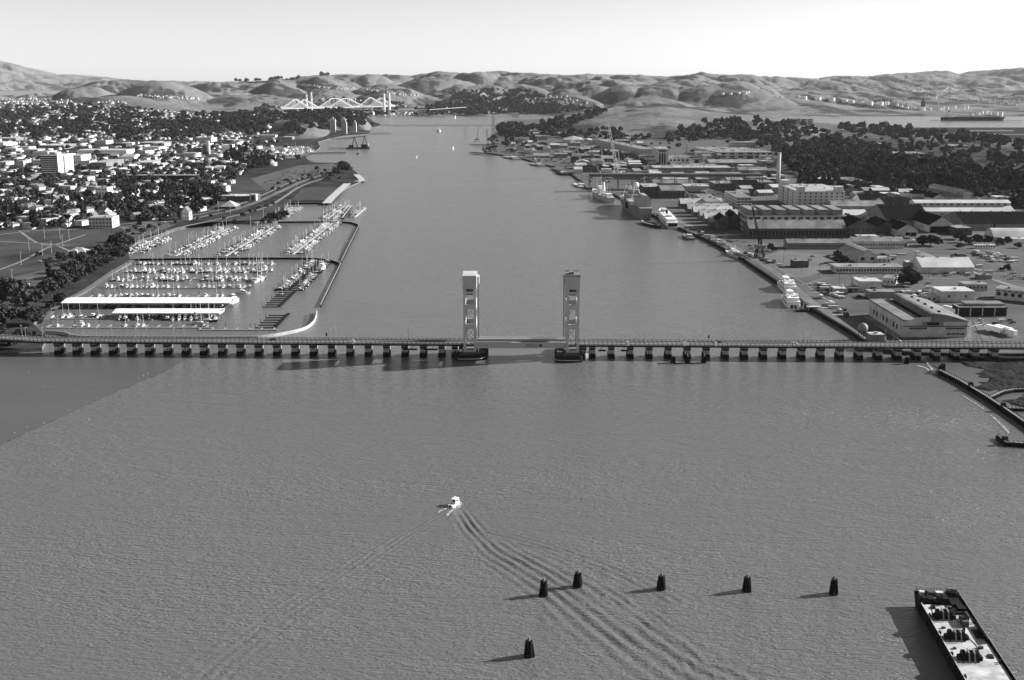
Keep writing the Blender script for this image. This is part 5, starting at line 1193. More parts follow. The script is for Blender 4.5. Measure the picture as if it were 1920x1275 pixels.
clutter([(1535,556),(1600,592),(1590,596),(1530,560)],9,'along the near quay',0.5)
for i,(px_,py_,s_) in enumerate(((1857,622,1.2),(1866,625,1.3),(1874,624,1.35),(1884,626,1.3),(1893,630,1.2))):
    x, y = W(px_,py_,G); place(CARS['truck'],(x,y,G+0.3),1.9,s_,['leftmost','second','third','fourth','rightmost'][i]+' white truck in the row parked right of the waterfront hall','truck')
for px_,py_ in ((1775,583),(1783,588)):
    x, y = W(px_,py_,G); place(CARS['truck'],(x,y,G+0.3),2.2,1.0,('farther' if py_<585 else 'nearer')+' white truck parked left of the garage with dark bays','truck')
for i,(px_,py_,h_) in enumerate(((1469,492,9),(1503,510,9),(1535,522,9),(1560,520,9),(1573,531,9),(1715,486,9),(1742,466,9),(1741,522,7),(1663,548,8),(1693,540,7),(1595,518,8),(1577,552,7),(1472,472,9),(1883,462,9),(1696,523,7))):
    x, y = W(px_,py_,G); o = MB().cyl(0,0,0,h_*1.3,0.16,0.12,6).box(-0.9,0.9,-0.08,0.08,h_*1.3-0.2,h_*1.3).build('utility_pole','steel'); o.location=(x,y,G); tag(o,'thin dark utility pole standing on the shipyard paving','pole','utility poles on the shipyard paving')
for i in range(10):
    pass
# ---------------------------------------------------------------- hull shape shared by all vessels
def hull(mb, L, B_, H, stern=0.75, bow=0.45, sheer=0.12, flare=0.8, draft=0.4, n=12, m=0):
    st = []
    for i in range(n+1):
        t = i/n; w_ = B_/2*(stern+(1-stern)*math.sin(min(t/0.45,1)*math.pi/2))
        if t > 1-bow: w_ *= max(1-((t-1+bow)/bow)**2.2, 0.02)
        z = H*(1+sheer*2*max(t-0.4,0)**1.5+0.25*sheer*(1-t)); x = -L/2+L*t; xb = x-(0.05*L*t**3)
        st.append([(xb,-w_*flare,-draft),(x,-w_,z),(x,w_,z),(xb,w_*flare,-draft)])
    vs = [p for s in st for p in s]; fs = [(0,3,2,1)]
    for i in range(n):
        a = 4*i; b = a+4; fs += [(a,a+1,b+1,b),(a+1,a+2,b+2,b+1),(a+2,a+3,b+3,b+2),(a+3,a,b,b+3)]
    a = 4*n; fs.append((a,a+1,a+2,a+3)); return mb.add(vs, fs, m)
def between(stern_px, bow_px, z=0):
    a = W(*stern_px,z); b = W(*bow_px,z); return (a[0]+b[0])/2, (a[1]+b[1])/2, math.atan2(b[1]-a[1],b[0]-a[0]), math.hypot(b[0]-a[0],b[1]-a[1])
def boxes(o, nm, m, *bs):
    q = MB()
    for b in bs: q.box(*b)
    return q.build(nm, m, o)
# cargo ship
x,y,a,L = between((1146,381),(1112,365)); L*=1.02
o = empty('cargo_ship',(x,y,0),a,'pale grey old cargo ship moored farthest along the quay','ship'); hull(MB(),L,17,8,0.6,0.35,0.35,0.75,1).build('hull','conc_light',o,smooth=False)
boxes(o,'superstructure','white',(-L*.05,L*.1,-5,5,8,17),(L*.0,L*.07,-6,6,17,20),(-L*.4,-L*.3,-4,4,8,13)); boxes(o,'hatch_cover','steel_mid',(L*.16,L*.3,-4,4,8.5,10.5),(-L*.25,-L*.12,-4,4,8.5,10)); MB().cyl(-L*.08,0,14,27,2,1.8,12).build('funnel','white',o)
q=MB(); [q.cyl(L*k,0,8,8+h_,0.4,0.2,6) for k,h_ in ((.28,22),(-.28,20),(.05,28),(-.4,14))]; q.beam((L*.28,0,24),(L*.14,4,14),0.4); q.beam((-L*.28,0,22),(-L*.14,-4,13),0.4); q.build('mast','conc_light',o)
# large grey ship with a canopy
x,y,a,L = between((1206,410),(1176,385)); 
o = empty('naval_ship',(x,y,0),a+0.02,'big rust-streaked grey ship with a pale boxy shelter on its after deck','ship'); hull(MB(),L*1.15,31,15,0.5,0.3,0.1,0.72,1,14).build('hull','hull_grey',o)
L=L*1.1
q=MB(); q.extr([(-9,15),(9,15),(9,24),(2,31),(-4,31),(-9,25)],-L*.44,-L*.26,'x'); q.build('shelter','grey_wall',o)
boxes(o,'superstructure','steel_mid',(-L*.02,L*.14,-12,12,15,24),(L*.04,L*.12,-8,8,24,30)); boxes(o,'flight_deck','conc_light',(-L*.22,-L*.03,-14,14,15.2,19)); boxes(o,'gangway','steel',(-L*.15,-L*.1,13,17,8,16))
MB().ball(L*.1,-4,36,4.2,n=14).build('radome','white',o,smooth=True); q=MB(); q.cyl(L*.1,-4,30,33,1,1,8).cyl(L*.0,3,24,44,.6,.3,6).cyl(L*.28,0,15,34,.5,.3,6); q.build('mast','steel_mid',o)
boxes(o,'deck_house','white',(L*.2,L*.27,-7,5,15,22)); random.seed(8); [boxes(o,'deck_gear',random.choice(('white_wall','steel_mid','conc_light','steel')),(a_*L,a_*L+random.uniform(2,6),b_,b_+random.uniform(2,5),15,random.uniform(16.5,21))) for a_,b_ in [(random.uniform(-.25,.4),random.uniform(-11,8)) for _ in range(16)]]; [MB().beam((L*k_,j_*9,15),(L*(k_+.03),j_*3,32),.6).build('derrick','steel_light',o) for k_ in (-.08,.16,.33) for j_ in (-1,1)]; boxes(o,'fender','white',(-L*.45,-L*.43,-16.5,-15.5,4,6))
# dark oval barge hull and old ferry
x,y,a,L = between((1233,427),(1205,418)); o = empty('hulk',(x,y,0),a+0.05,'low dark oval hulk with pale rim beside the old ferry','boat'); hull(MB(),L*1.1,13,3,0.5,0.5,0.1,0.7,.5).build('hull','hull_dark',o); q=MB(); hull(q,L*1.06,12.4,3.25,0.5,0.5,0.1,0.9,-3.02); q.build('deck','conc_light',o); q=MB(); hull(q,L*.8,8,3.6,0.5,0.5,0.1,0.9,-3.3); q.build('hold','hull_dark',o)
x,y,a,L = between((1260,428),(1238,404)); o = empty('old_ferry',(x,y,0),a,'white old double-deck ferry with a shade-dark stern panel','ferry'); hull(MB(),L*1.15,16,3,0.85,0.45,0.15,0.8,.5).build('hull','white_wall',o)
q=MB(); hull(q,L*1.08,15.4,8,0.9,0.4,0.02,1,-3.2); q.build('lower_deck','white',o); q=MB(); hull(q,L*.95,14,11,0.9,0.4,0.02,1,-8.1); q.build('upper_deck','white',o)
boxes(o,'stern_shade_panel','dark',(-L*.56,-L*.53,-5.5,5.5,1.8,7)); boxes(o,'deck_house','white_wall',(L*.1,L*.25,-3,3,11,14.5),(-L*.3,-L*.2,-3,3,11,13)); MB().cyl(-L*.05,0,11,16,1.6,1.5,12).build('funnel','dark',o)  # stern panel is solid; the shade of an open stern is its colour
for k in range(12): window(o,(-L*.4+k*L*.06,7.72,5.6),(L*.03,.2,2.0)); 
q=MB(); [q.ball(-L*.25+k*L*.12,3,12,1.3,n=8) for k in range(3)]; q.build('ventilator','white',o)
# workboat and its dark neighbour
x,y,a,L = between((1395,487),(1360,474)); o = empty('workboat',(x,y,0),a,'white and black workboat with a tall mast alongside the quay','boat'); hull(MB(),L,8,2.6,0.8,0.4,0.3,0.8,.4).build('hull','white_wall',o)
boxes(o,'wheelhouse','white',(L*.02,L*.2,-2.4,2.4,2.6,5.6),(L*.05,L*.15,-1.8,1.8,5.6,7.6)); MB().cyl(-L*.02,0,2.6,14,.2,.1,6).beam((0,0,8),(-L*.3,0,5),.15).build('mast','white',o); boxes(o,'work_deck','steel',(-L*.48,-L*.05,-3.4,3.4,2.7,2.95))
x,y,a,L = between((1400,488),(1378,478)); o = empty('workboat',(x+9,y-3,0),a,'dark workboat inside the white one against the quay','boat'); hull(MB(),L,6,2.2,0.8,0.4,0.3,0.8,.4).build('hull','hull_dark',o); boxes(o,'wheelhouse','conc_light',(-L*.1,L*.1,-2,2,2.3,5.4)); boxes(o,'cargo','conc_light',(-L*.4,-L*.2,-2,2,2.3,4))
for sp_,bp_,lb_,hm_ in (((1068,329),(1052,322),'small dark vessel moored at the stub pier of the far yard','hull_dark'),((1100,352),(1086,345),'small white vessel beyond the grey cargo ship','white_wall'),((1022,312),(1000,307),'low grey lighter moored at the far quay','hull_grey'),((975,299),(950,294),'long grey lighter at the far yard wall','hull_grey'),((1306,450),(1290,441),'low work float tied below the boathouse row','conc_dark')):
    x,y,a,L = between(sp_,bp_); L = max(L,16); o = empty('moored_vessel',(x-6,y-4,0),a,lb_,'vessel'); hull(MB(),L,L*.24,2.6,.8,.35,.2,.8,.4).build('hull',hm_,o); boxes(o,'deck_house','white_wall',(-L*.3,-L*.1,-L*.07,L*.07,2.6,5.5)); MB().cyl(0,0,2.6,9,.3,.2,6).build('mast','conc_light',o)
# two catamaran ferries
def ferry(sp, bp, label):
    x,y,a,L = between(sp,bp); L = 41; o = empty('catamaran_ferry',(x,y,0),a,label,'ferry')
    for s in (-1,1):
        q=MB(); hull(q,L,3.4,2.6,0.95,0.4,0.15,0.8,.4); q.v=[(p[0],p[1]+s*4.0,p[2]) for p in q.v]; q.build('hull','white',o)
    q=MB(); hull(q,L*.94,11.6,5.2,0.95,0.45,0.05,1,-2.4); q.build('main_cabin','white',o)
    q=MB(); hull(q,L*.72,10.2,7.9,0.95,0.4,0.02,1,-5.25); q.v=[(p[0]-L*.05,p[1],p[2]) for p in q.v]; q.build('upper_cabin','white',o)
    q=MB(); hull(q,L*.24,5.5,10.4,0.95,0.4,0.02,1,-7.95); q.v=[(p[0]+L*.1,p[1],p[2]) for p in q.v]; q.build('wheelhouse','white',o)
    for z_,f_,b_,s_ in ((3.7,.9,11.7,0),(6.6,.66,10.3,-.05)):
        q=MB(); hull(q,L*f_*1.0,b_+0.1,z_+0.55,0.96,0.42,0.0,1,-(z_-0.55)); q.v=[(p[0]+L*s_,p[1],p[2]) for p in q.v]; q.build('window_band','glass',o)
    MB().box(-L*.25,L*.05,-4.8,4.8,8.0,8.15).build('sun_deck','conc_light',o)
    q=MB(); q.cyl(L*.06,0,10.4,14,.2,.1,6).beam((L*.06,-1.6,12.4),(L*.06,1.6,12.4),.2); q.build('mast','white',o); boxes(o,'exhaust_housing','white',(-L*.3,-L*.22,-4.6,-3,7.9,10),(-L*.3,-L*.22,3,4.6,7.9,10))
ferry((1486,553),(1462,531),'white catamaran ferry moored behind its twin at the quay')
ferry((1492,583),(1470,556),'white catamaran ferry with dark window bands nearest the causeway')
x, y = W(1520,581,1); o=empty('pontoon',(x,y,0),R(4),'floating pontoon with pale roof linking the ferry to the quay','pontoon'); boxes(o,'float','steel',(-12,10,-3,3,-.4,1.0)); boxes(o,'roof','roof_white',(-3,8,-2.6,2.6,3.6,3.9)); q=MB(); [q.cyl(a,b,-1,4.5 if abs(b)<3 else 6,.25,.25,6) for a in (-2.5,7.5) for b in (-2.3,2.3)]; [q.cyl(a,3.6,-2,6,.35,.35,6) for a in (-13,-9,-5,0)]; q.build('post','conc_light',o); boxes(o,'gangway','conc_light',(8,22,-1,1,2.4,2.8))
# ---------------------------------------------------------------- barge in the near right corner
z_=4.3; A=W(1714,1111,z_); Bc=W(1802,1115,z_); D0=W(1808,1275,z_)
ang=math.atan2(A[1]-D0[1],A[0]-D0[0]); bw_=0.95*math.hypot(Bc[0]-A[0],Bc[1]-A[1]); bl=92
o=empty('deck_barge',(A[0],A[1],0),ang-math.pi/2,'rusty black deck barge with pale deck in the near right corner','barge')
MB().add([(0,0,z_),(bw_,0,z_),(bw_,-bl,z_),(0,-bl,z_),(0.3,-2.5,-1),(bw_-.3,-2.5,-1),(bw_-.3,-bl+2,-1),(0.3,-bl+2,-1)],[(3,2,1,0)[::-1],(4,5,6,7)[::-1],(0,4,5,1)[::-1],(1,5,6,2)[::-1],(2,6,7,3)[::-1],(3,7,4,0)[::-1]]).build('hull','hull_dark',o)
MB().box(0.7,bw_-0.9,-bl+1,-9.3,z_+0.01,z_+0.07).build('deck','deck_rust',o)
q=MB(); q.box(0,0.22,-bl,0,z_,z_+0.55).box(bw_-.3,bw_,-bl,0,z_,z_+0.7).box(0,bw_,-.3,0,z_,z_+0.8); q.build('bulwark','hull_dark',o)
q=MB(); q.box(bw_-.06,bw_+.02,-bl,-0.5,z_+.7,z_+.82); q.box(0.0,0.3,-bl,-9,z_+.55,z_+.63); q.build('bulwark_cap','steel_light',o)
q=MB()
for i in range(9): q.cyl(0.6+i*(bw_-1.2)/8,-.2,z_+.6,z_+2.0,.06,.06,5)
q.box(0.5,bw_-.5,-.24,-.16,z_+1.9,z_+2.0); q.box(.5,bw_-.5,-.24,-.16,z_+1.3,z_+1.38); q.build('guard_rail','steel',o)
for i,(a_,w2,m_) in enumerate(((1.2,1.7,'steel_light'),(4.2,2.4,'brick'),(6.8,2.9,'steel_light'))): MB().box(a_,a_+w2,-2.6,-.9,z_+.1,z_+1.5).build('locker',m_,o)
MB().box(10.5,bw_-1.2,-3.6,-.8,z_+.1,z_+2.1).build('generator_housing','steel',o)
q=MB(); q.box(1.0,bw_-1.6,-8.6,-4.6,z_+.05,z_+.9).box(2.5,4.6,-8.4,-5.2,z_+.9,z_+1.7).box(7.6,9.4,-8.8,-5.0,z_+.9,z_+2.2).box(9.8,12.4,-11.0,-8.6,z_+.1,z_+1.2); q.beam((2,-4.2,z_+1.8),(4.5,-6.8,z_+1.2),.3).beam((5.2,-4,z_+1.7),(7,-6.2,z_+1.3),.3).beam((12,-2,z_+2.8),(13.2,-7,z_+2.4),.35).beam((10.2,-3.6,z_+2.5),(13.2,-3.6,z_+2.9),.25); q.build('deck_machinery','steel',o)
for k in range(3): MB().beam((1.4+2.6*k,-5.2,z_+1.1),(2.6+2.8*k,-6.9,z_+1.4),.16).build('pipe','steel_light',o)
def winch(cx,cy,nm,lean=False):
    q=MB()
    for s in (-1,1): q.extr([(cy-2.2,z_+.1),(cy+2.2,z_+.1),(cy+1.5,z_+2.5),(cy+.4,z_+3.2),(cy-1.2,z_+2.6)],cx+s*2.3-.2,cx+s*2.3+.2,'x')
    q.extr([(cy+1.5*math.cos(t*.524),z_+1.7+1.4*math.sin(t*.524)) for t in range(12)],cx-2.1,cx+2.1,'x'); q.box(cx-3.6,cx+3.8,cy-1.0,cy+1.1,z_+.1,z_+1.3)
    w1=q.build(nm,'steel',o); q=MB()
    for s in (-.8,.9):
        q.beam((cx+s,cy+.6,z_+3.5),(cx+s,cy-1.9,z_+3.1),.42,.14); q.beam((cx+s,cy-1.9,z_+3.1),(cx+s,cy-3.3,z_+.25),.42,.14)
    q.build('guard_arch','steel_mid',w1)
    MB().extr([(cy+.9*math.cos(t*.524),z_+2.9+.5*math.sin(t*.524)) for t in range(12)],cx-1.7,cx-1.1,'x').build('drum','steel_light',w1)
winch(4.9,-19.0,'deck_winch'); winch(4.9,-33.5,'deck_winch')
winch(5.2,-47.0,'deck_winch')
for k,(a_,b_,c_,d_,e_) in enumerate(((8.2,-12.4,1.3,.9,.8),(3.0,-12.6,1.0,1.6,.6),(9.8,-19.8,.8,.8,1.2),(2.2,-27,1.2,.6,.5),(10.2,-40,1.4,1.0,.7),(8.6,-29,.5,.5,1.5),(2.1,-41,.9,.9,.5),(11.5,-46,1.6,2.2,.4))): MB().box(a_,a_+c_,b_,b_+d_,z_+.1,z_+.1+e_).build('deck_fitting','steel' if k%2 else 'brick',o)
for pts in ([(8.5,-18),(9.5,-24),(8.8,-31),(10,-38),(9.2,-45)],[(3,-10),(2.4,-15),(1.8,-22)]): MB().strip(smooth_line(pts),.14,z_+.08,z_+.2).build('hose','steel',o)
MB().box(9.4,11.4,-25.2,-22.0,z_+.1,z_+1.9).box(11.6,12.0,-23,-19.5,z_+.1,z_+3.0).build('deck_box','brick',o)
q=MB(); q.box(8.8,12.0,-16.2,-14.0,z_+.1,z_+.8).box(11.0,13.4,-14.6,-10.2,z_+.1,z_+1.5).box(12.4,13.2,-18,-15,z_+.1,z_+1.0); q.build('hatch','steel',o)
MB().box(11.6,bw_-.7,-33,-27,z_+.1,z_+.35).box(bw_-1.3,bw_-.7,-36,-24,z_+.3,z_+1.7).build('side_bin','steel',o)
for cy in (-8,-17.5,-30,-44,-58): MB().box(-.35,.02,cy-1.2,cy+1.2,1.2,z_-.3).build('fender','steel',o); MB().cyl(.75,cy,z_+.1,z_+.9,.28,.28,8).cyl(.75,cy-.9,z_+.1,z_+.9,.28,.28,8).build('bollard','steel',o); MB().cyl(bw_-1.2,cy-4,z_+.1,z_+.9,.28,.28,8).cyl(bw_-1.2,cy-4.9,z_+.1,z_+.9,.28,.28,8).build('bollard','steel',o)
# ---------------------------------------------------------------- small boats
def sail_proto(hm, cm, L=10.5, H=13):
    r = empty('sailboat',(0,0,-500)); B_=L*.3; hull(MB(),L,B_,1.15,.6,.55,.25,.6,.3).build('hull',hm,r)
    hull(MB(),L*.97,B_*.94,1.19,.6,.55,.25,1,-1.14).build('deck','roof_grey',r); MB().extr([(-L*.22,1.2),(L*.18,1.25),(L*.1,1.8),(-L*.2,1.75)],-B_*.28,B_*.28,'y').build('cabin','boat_white',r)
    mst = MB().cyl(L*.08,0,1.2,H*.98,.12,.08,5).build('mast','white',r)
    MB().beam((L*.08,0,2.5),(-L*.34,0,2.4),.34,.4).build('boom',cm,mst)
    MB().box(-L*.46,-L*.24,-B_*.2,B_*.2,1.18,1.22).build('cockpit','mid_wall',r)
    return proto(r)
def motor_proto(hm, L=10, fly=True):
    r = empty('motor_boat',(0,0,-500)); B_=L*.33; hull(MB(),L,B_,1.5,.85,.5,.2,.75,.3).build('hull',hm,r)
    hull(MB(),L*.97,B_*.94,1.54,.85,.5,.2,1,-1.48).build('deck','roof_grey',r); c_=MB().extr([(-L*.2,1.5),(L*.24,1.6),(L*.1,2.7),(-L*.18,2.7)],-B_*.36,B_*.36,'y').build('cabin','white',r)
    MB().extr([(-L*.17,2.0),(L*.2,2.0),(L*.13,2.5),(-L*.17,2.5)],-B_*.37,B_*.37,'y').build('window','glass',c_)
    if fly: MB().box(-L*.16,L*.04,-B_*.3,B_*.3,2.72,3.3).box(-L*.14,-L*.0,-B_*.32,B_*.32,4.3,4.4).build('flybridge','white',r)
    MB().box(-L*.47,-L*.22,-B_*.36,B_*.36,1.52,1.56).build('cockpit','canvas' if not fly else 'mid_wall',r)
    return proto(r)
BOATS = [sail_proto('boat_white','canvas'),sail_proto('boat_white','white_wall',9.5,12),sail_proto('hull_dark','canvas',11,14),motor_proto('boat_white'),motor_proto('boat_white',8.5,False),motor_proto('hull_dark',9.5,False)]
BN = ['white dark-covered sailboat','white pale-covered sailboat','dark-hulled sailboat','white motor cruiser with flybridge','small white motor boat','small dark-hulled motor boat']
BARR = [mesh_arrays(b) for b in BOATS]
boat_jobs = []
def dock(along, fixed, a0, a1, where, slip=4.6, fl=11, sides=(-1,1), fill=0.75, fills=None, kinds=(3,2,2,3,2,2), wid=2.4, pal='conc_light', piles=True, sail=None):
    """floating dock; along 'y' runs away from the camera at X=fixed, 'x' runs across at Y=fixed"""
    o = empty('floating_dock',(0,0,0),0,'floating dock '+where,'dock')
    T = (lambda a,b,z:(b,a,z)) if along=='y' else (lambda a,b,z:(a,b,z))
    def bx(mb,a_,b_,c_,d_,z0,z1):
        p=T(a_,c_,z0); q=T(b_,d_,z1); mb.box(min(p[0],q[0]),max(p[0],q[0]),min(p[1],q[1]),max(p[1],q[1]),z0,z1)
    q=MB(); bx(q,a0,a1,fixed-wid/2,fixed+wid/2,-.2,.55); q.build('walkway',pal,o); n=int((a1-a0)/slip/2); fin=0
    for s in sides:
        for i in range(n+1):
            a_=a0+i*slip*2
            if fin < 99: q=MB(); bx(q,a_-.5,a_+.5,fixed+s*wid/2,fixed+s*(fl+wid/2),-.15,.5); q.build('finger',pal if pal!='timber' else 'timber',o); fin+=1
            for j in (0,1):
                c_=a_+(.28+.47*j)*slip*2
                if c_>a1 or random.random()>fill: continue
                k=random.choices(range(6),kinds)[0]; b_=fixed+s*(wid/2+fl*.5+.3+random.uniform(-.4,1.2)); X,Y,_=T(c_,b_,0)
                base = (0 if s>0 else math.pi) if along=='y' else (math.pi/2 if s>0 else -math.pi/2)
                boat_jobs.append(((1/Y),k,(X,Y,0),base+random.choice((0,math.pi))+random.gauss(0,.02),where,random.uniform(.7,1.05)))
    if piles:
        q=MB()
        for s in sides:
            for i in range(n+1):
                if (i%2==0): p=T(a0+i*slip*2,fixed+s*(fl+wid/2+.3),0); q.cyl(p[0],p[1],-2,3.6,.2,.2,5)
        if q.v: q.build('pile_row','timber',o)
    return o
def Yp(py): return W(960,py)[1]
def Xp(px,py): return W(px,py)[0]
# upper basin
dock('y',-409,Yp(476),Yp(447),'on the far left of the upper basin',fill=.8,fl=9)
dock('y',-356,Yp(481),Yp(428),'second from the left in the upper basin')
dock('y',-303,Yp(481),Yp(426),'third from the left in the upper basin')
dock('y',-234,Yp(478),Yp(419),'beside the right wall of the upper basin',fill=.9)
dock('y',-248,Yp(411),Yp(387),'in the farthest small basin',fill=.75,fl=10); dock('y',-316,Yp(408),Yp(390),'at the left of the farthest small basin',fill=.8,fl=9); dock('y',-214,Yp(408),Yp(390),'against the end wall of the farthest small basin',fill=.8,fl=9,sides=(-1,))
# lower basin, rows across
for (py_,pa,pb,wh,sd,fl_) in ((494,262,520,'below the middle wall of the lower basin',(-1,),9),(509,236,512,'in the second row of the lower basin',(-1,1),9),(524,212,500,'in the third row of the lower basin',(-1,1),10),(541,190,470,'in the fourth row of the lower basin',(1,),9),(558,166,440,'just behind the long white shed',(1,),9)):
    dock('x',Yp(py_),Xp(pa,py_),Xp(pb,py_),wh,sides=sd,fl=fl_,fill=.75,wid=1.6,pal='timber_grey')
dock('x',Yp(598),Xp(85,598),Xp(205,598),'in front of the nearer white shed on the left',sides=(1,),fl=10,fill=.75,pal='timber_grey')
dock('x',Yp(615),Xp(85,615),Xp(400,615),'nearest the causeway in the lower basin',sides=(1,),fl=9,fill=.35,pal='timber_grey')
dock('x',Yp(596),Xp(225,596),Xp(412,596),'in front of the nearer white shed',sides=(-1,),fl=9,fill=.7,pal='timber_grey')
dock('y',-197,Yp(545),Yp(489),'beside the curved wall of the lower basin',fl=12,fill=.8,pal='timber')
dock('y',-191,Yp(576),Yp(546),'with empty slips in the lower basin',fl=12,sides=(-1,),fill=.05,pal='timber')
dock('y',-178,Yp(615),Yp(588),'with empty dark slips near the causeway',fl=13,sides=(-1,),fill=0,pal='timber')
dock('x',Yp(619),Xp(372,619),Xp(520,619),'along the inside of the near wall',fl=6,sides=(1,),fill=.1,pal='timber_grey')
def flush_boats():
    boat_jobs.sort(key=lambda t:-t[0])
    for s,k,loc,rz,wh,sc in boat_jobs[:300]: place(BOATS[k],loc,rz,sc,BN[k]+' moored '+wh,'boat',BN[k]+'s '+wh)
    it=[(BARR[k],loc,rz,(sc,sc,sc)) for s,k,loc,rz,wh,sc in boat_jobs[300:]]
    if it: tag(merge('moored_boats',it),'white boats crowded along the farthest marina docks','boats',kind='stuff')
# big boats seen singly
for px_,py_,k,rz,sc,lb in ((600,512,2,1.2,1.0,'x'),(482,528,0,1.4,1.8,'large white catamaran sailboat with twin masts at the end of the third row'),(490,525,0,1.4,1.7,'tall white sailboat at the right end of the third row'),(497,505,3,1.5,1.2,'white motor boat at the end of the second row'),(456,552,3,.2,1.3,'white cruiser right of the long white shed end'),(440,567,3,1.3,1.6,'large white cruiser beside the long white shed'),(604,505,3,1.4,1.9,'big white cruiser by the curved wall'),(390,604,2,.1,1.4,'dark-hulled ketch lying across below the nearer shed'),(375,608,0,.05,1.3,'white sailboat lying across below the nearer shed'),(372,598,3,.1,1.3,'white cruiser lying across below the nearer shed')):
    if lb=='x': continue
    x,y=W(px_,py_); place(BOATS[k],(x,y,0),rz,sc,lb,'boat')
# covered berths
def shed(px0,px1,py_,dep,label,H=4.6):
    x0,y0=W(px0,py_,H); x1,_=W(px1,py_,H); o=empty('covered_berth',(x0,y0,0),0,label,'boat shed'); Wd=x1-x0
    MB().extr([(-.3,H),(dep*.5,H+1.6),(dep+.3,H),(dep+.3,H+.25),(dep*.5,H+1.9),(-.3,H+.25)],0,Wd,'x').build('roof','white',o)
    q=MB()
    for i in range(1,int(Wd/12)): q.extr([(-.32,H+.2),(dep*.5,H+1.88),(dep*.5,H+1.94),(-.32,H+.28)],i*12-.09,i*12+.09,'x')
    q.build('roof_seam','steel_mid',o)
    MB().box(0,Wd,0.1,0.3,H-1.0,H-.05).build('fascia','timber_grey',o)
    q=MB()
    for i in range(int(Wd/6)+1):
        for yy in (.6,dep/2,dep-.6): q.box(i*6,i*6+.3,yy,yy+.3,-1,H)
    q.build('post_row','timber',o); MB().box(0,Wd,dep*.47,dep*.53,-.2,.5).build('walkway','timber_grey',o)
    MB().box(Wd-.2,Wd-.02,dep*.1,dep*.9,H-1.5,H-.02).build('end_wall','cream',o)
    for i in range(int(Wd/6)):
        if random.random()<.85:
            for s in (-1,1): boat_jobs.append((1/y0*.7,random.choice((3,4,5)),(x0+3.2+i*6,y0+dep/2+s*dep*.27,0),s*1.57,'under the white shed roofs',.85))
shed(114,430,568.5,24,'longer white-roofed boat shed at the back of the lower basin')
shed(210,411,587.5,18,'shorter white-roofed boat shed nearer the causeway')
flush_boats()
# breakwaters of sheet piling
def wall(pts,z1,width,label,k=5,m='timber',cap='conc_light',name='breakwater'):
    p=smooth_line([W(a,b,z1) for a,b in pts],k); o=empty(name,(0,0,0),0,label,'breakwater')
    MB().strip(p,width*.7,-2,z1-.15).build('wall',m,o); q=MB()
    for x,y in resample(p,1.7): q.cyl(x,y,-2,z1-.1,width*.52,width*.52,6)
    q.build('sheet_piling',m,o); MB().strip(p,width*.8,z1-.14,z1+.05).build('cap_beam',cap,o); return o
wall([(84,619),(120,622),(150,629),(250,630.5),(340,630.5),(458,630.5),(505,627),(540,621),(571,613),(587,602),(592,592),(594,582)],2.3,.65,'curved sheet-pile breakwater running beside the causeway into the marina entrance',m='conc_light')  # pale body: sunlight on the outer face put into the colour
wall([(601,571),(617,538),(637,497),(636,492),(630,489.5),(618,486),(599,484),(566,482.5),(450,482.5),(340,483.5),(234,485)],2.3,.65,'curved breakwater between the lower and upper basins')  # dark body: shade on the camera-facing side put into the colour
wall([(640,489),(655,458),(672,424),(671,420.5),(664,417.5),(653,415.5),(622,414.5),(575,414.5),(520,415)],2.3,.65,'curved breakwater round the upper basin')  # dark body again stands in for the shaded face
wall([(642,408),(650,397),(659,386)],2.6,2.2,'short straight breakwater at the mouth of the farthest basin',3,m='timber')
wall([(541,379.5),(580,379.2),(617,379)],3.2,1.2,'dark timber wall closing the farthest basin',3,m='timber')
# sheltered shelves inside the walls
for pts in ([(662,427),(669,427),(661,450),(650,450)],[(646,452),(659,456),(642,487),(634,486)],[(572,590),(590,590),(587,602),(571,612),(566,612)]):
    sheet('silt_bank',pts,0.12,'mud')
def pier(pts,width,z1,label,m='timber',cap='timber_grey',pil=8,name='pier'):
    p=[W(a,b,z1) for a,b in pts]; o=empty(name,(0,0,0),0,label,'pier'); MB().strip(p,width,z1-.9,z1-.02).build('beam',m,o); MB().strip(p,width*.96,z1,z1+.15).build('deck',cap,o); q=MB()
    for x,y in resample(p,pil):
        for s in (-.4,.4): q.cyl(x+s*width*.6,y+s*width*.3,-2,z1-.6,.4,.4,6)
    q.build('pile_row',m,o)
pier([(612,381),(622,370),(636,357),(651,344)],13,3.4,'broad concrete wharf beside the lagoon','conc_dark','conc_light')
pier([(578,304),(600,304.5),(648,305)],10,3,'dark straight pier below the big waterfront trees'); pier([(575,287),(610,286),(648,285.5)],12,3,'dark pier reaching out from the boatyard','timber','timber')
pier([(668,327),(676,334),(679,338),(668,340)],12,3,'pale landing at the tip of the waterfront park','conc_dark','conc_light'); pier([(655,247),(690,249),(734,249)],14,4,'long low pier below the silos','timber'); pier([(612,259),(650,258),(688,253)],8,3,'low curved pier left of the silos','timber'); pier([(617,277),(640,277),(672,278)],3,4,'thin trestle leading to the dredger','timber')
pier([(884,270.5),(905,271),(930,269)],16,4,'far dark pier at the tip of the shipyard','timber','timber'); pier([(884,285),(905,287),(925,288)],16,4,'second far dark pier below the black cranes','timber','timber')
pier([(715,234.3),(800,234.5),(930,234.3)],10,3.2,'long thin dark training wall across the far channel','timber','timber',60,'training_wall')
pier([(1088,341),(1106,347),(1112,352)],22,3.4,'dark finger pier beyond the cargo ship','timber','asphalt'); pier([(1040,314),(1060,320),(1078,323)],26,3.4,'dark stub pier of the far shipyard','timber','asphalt')
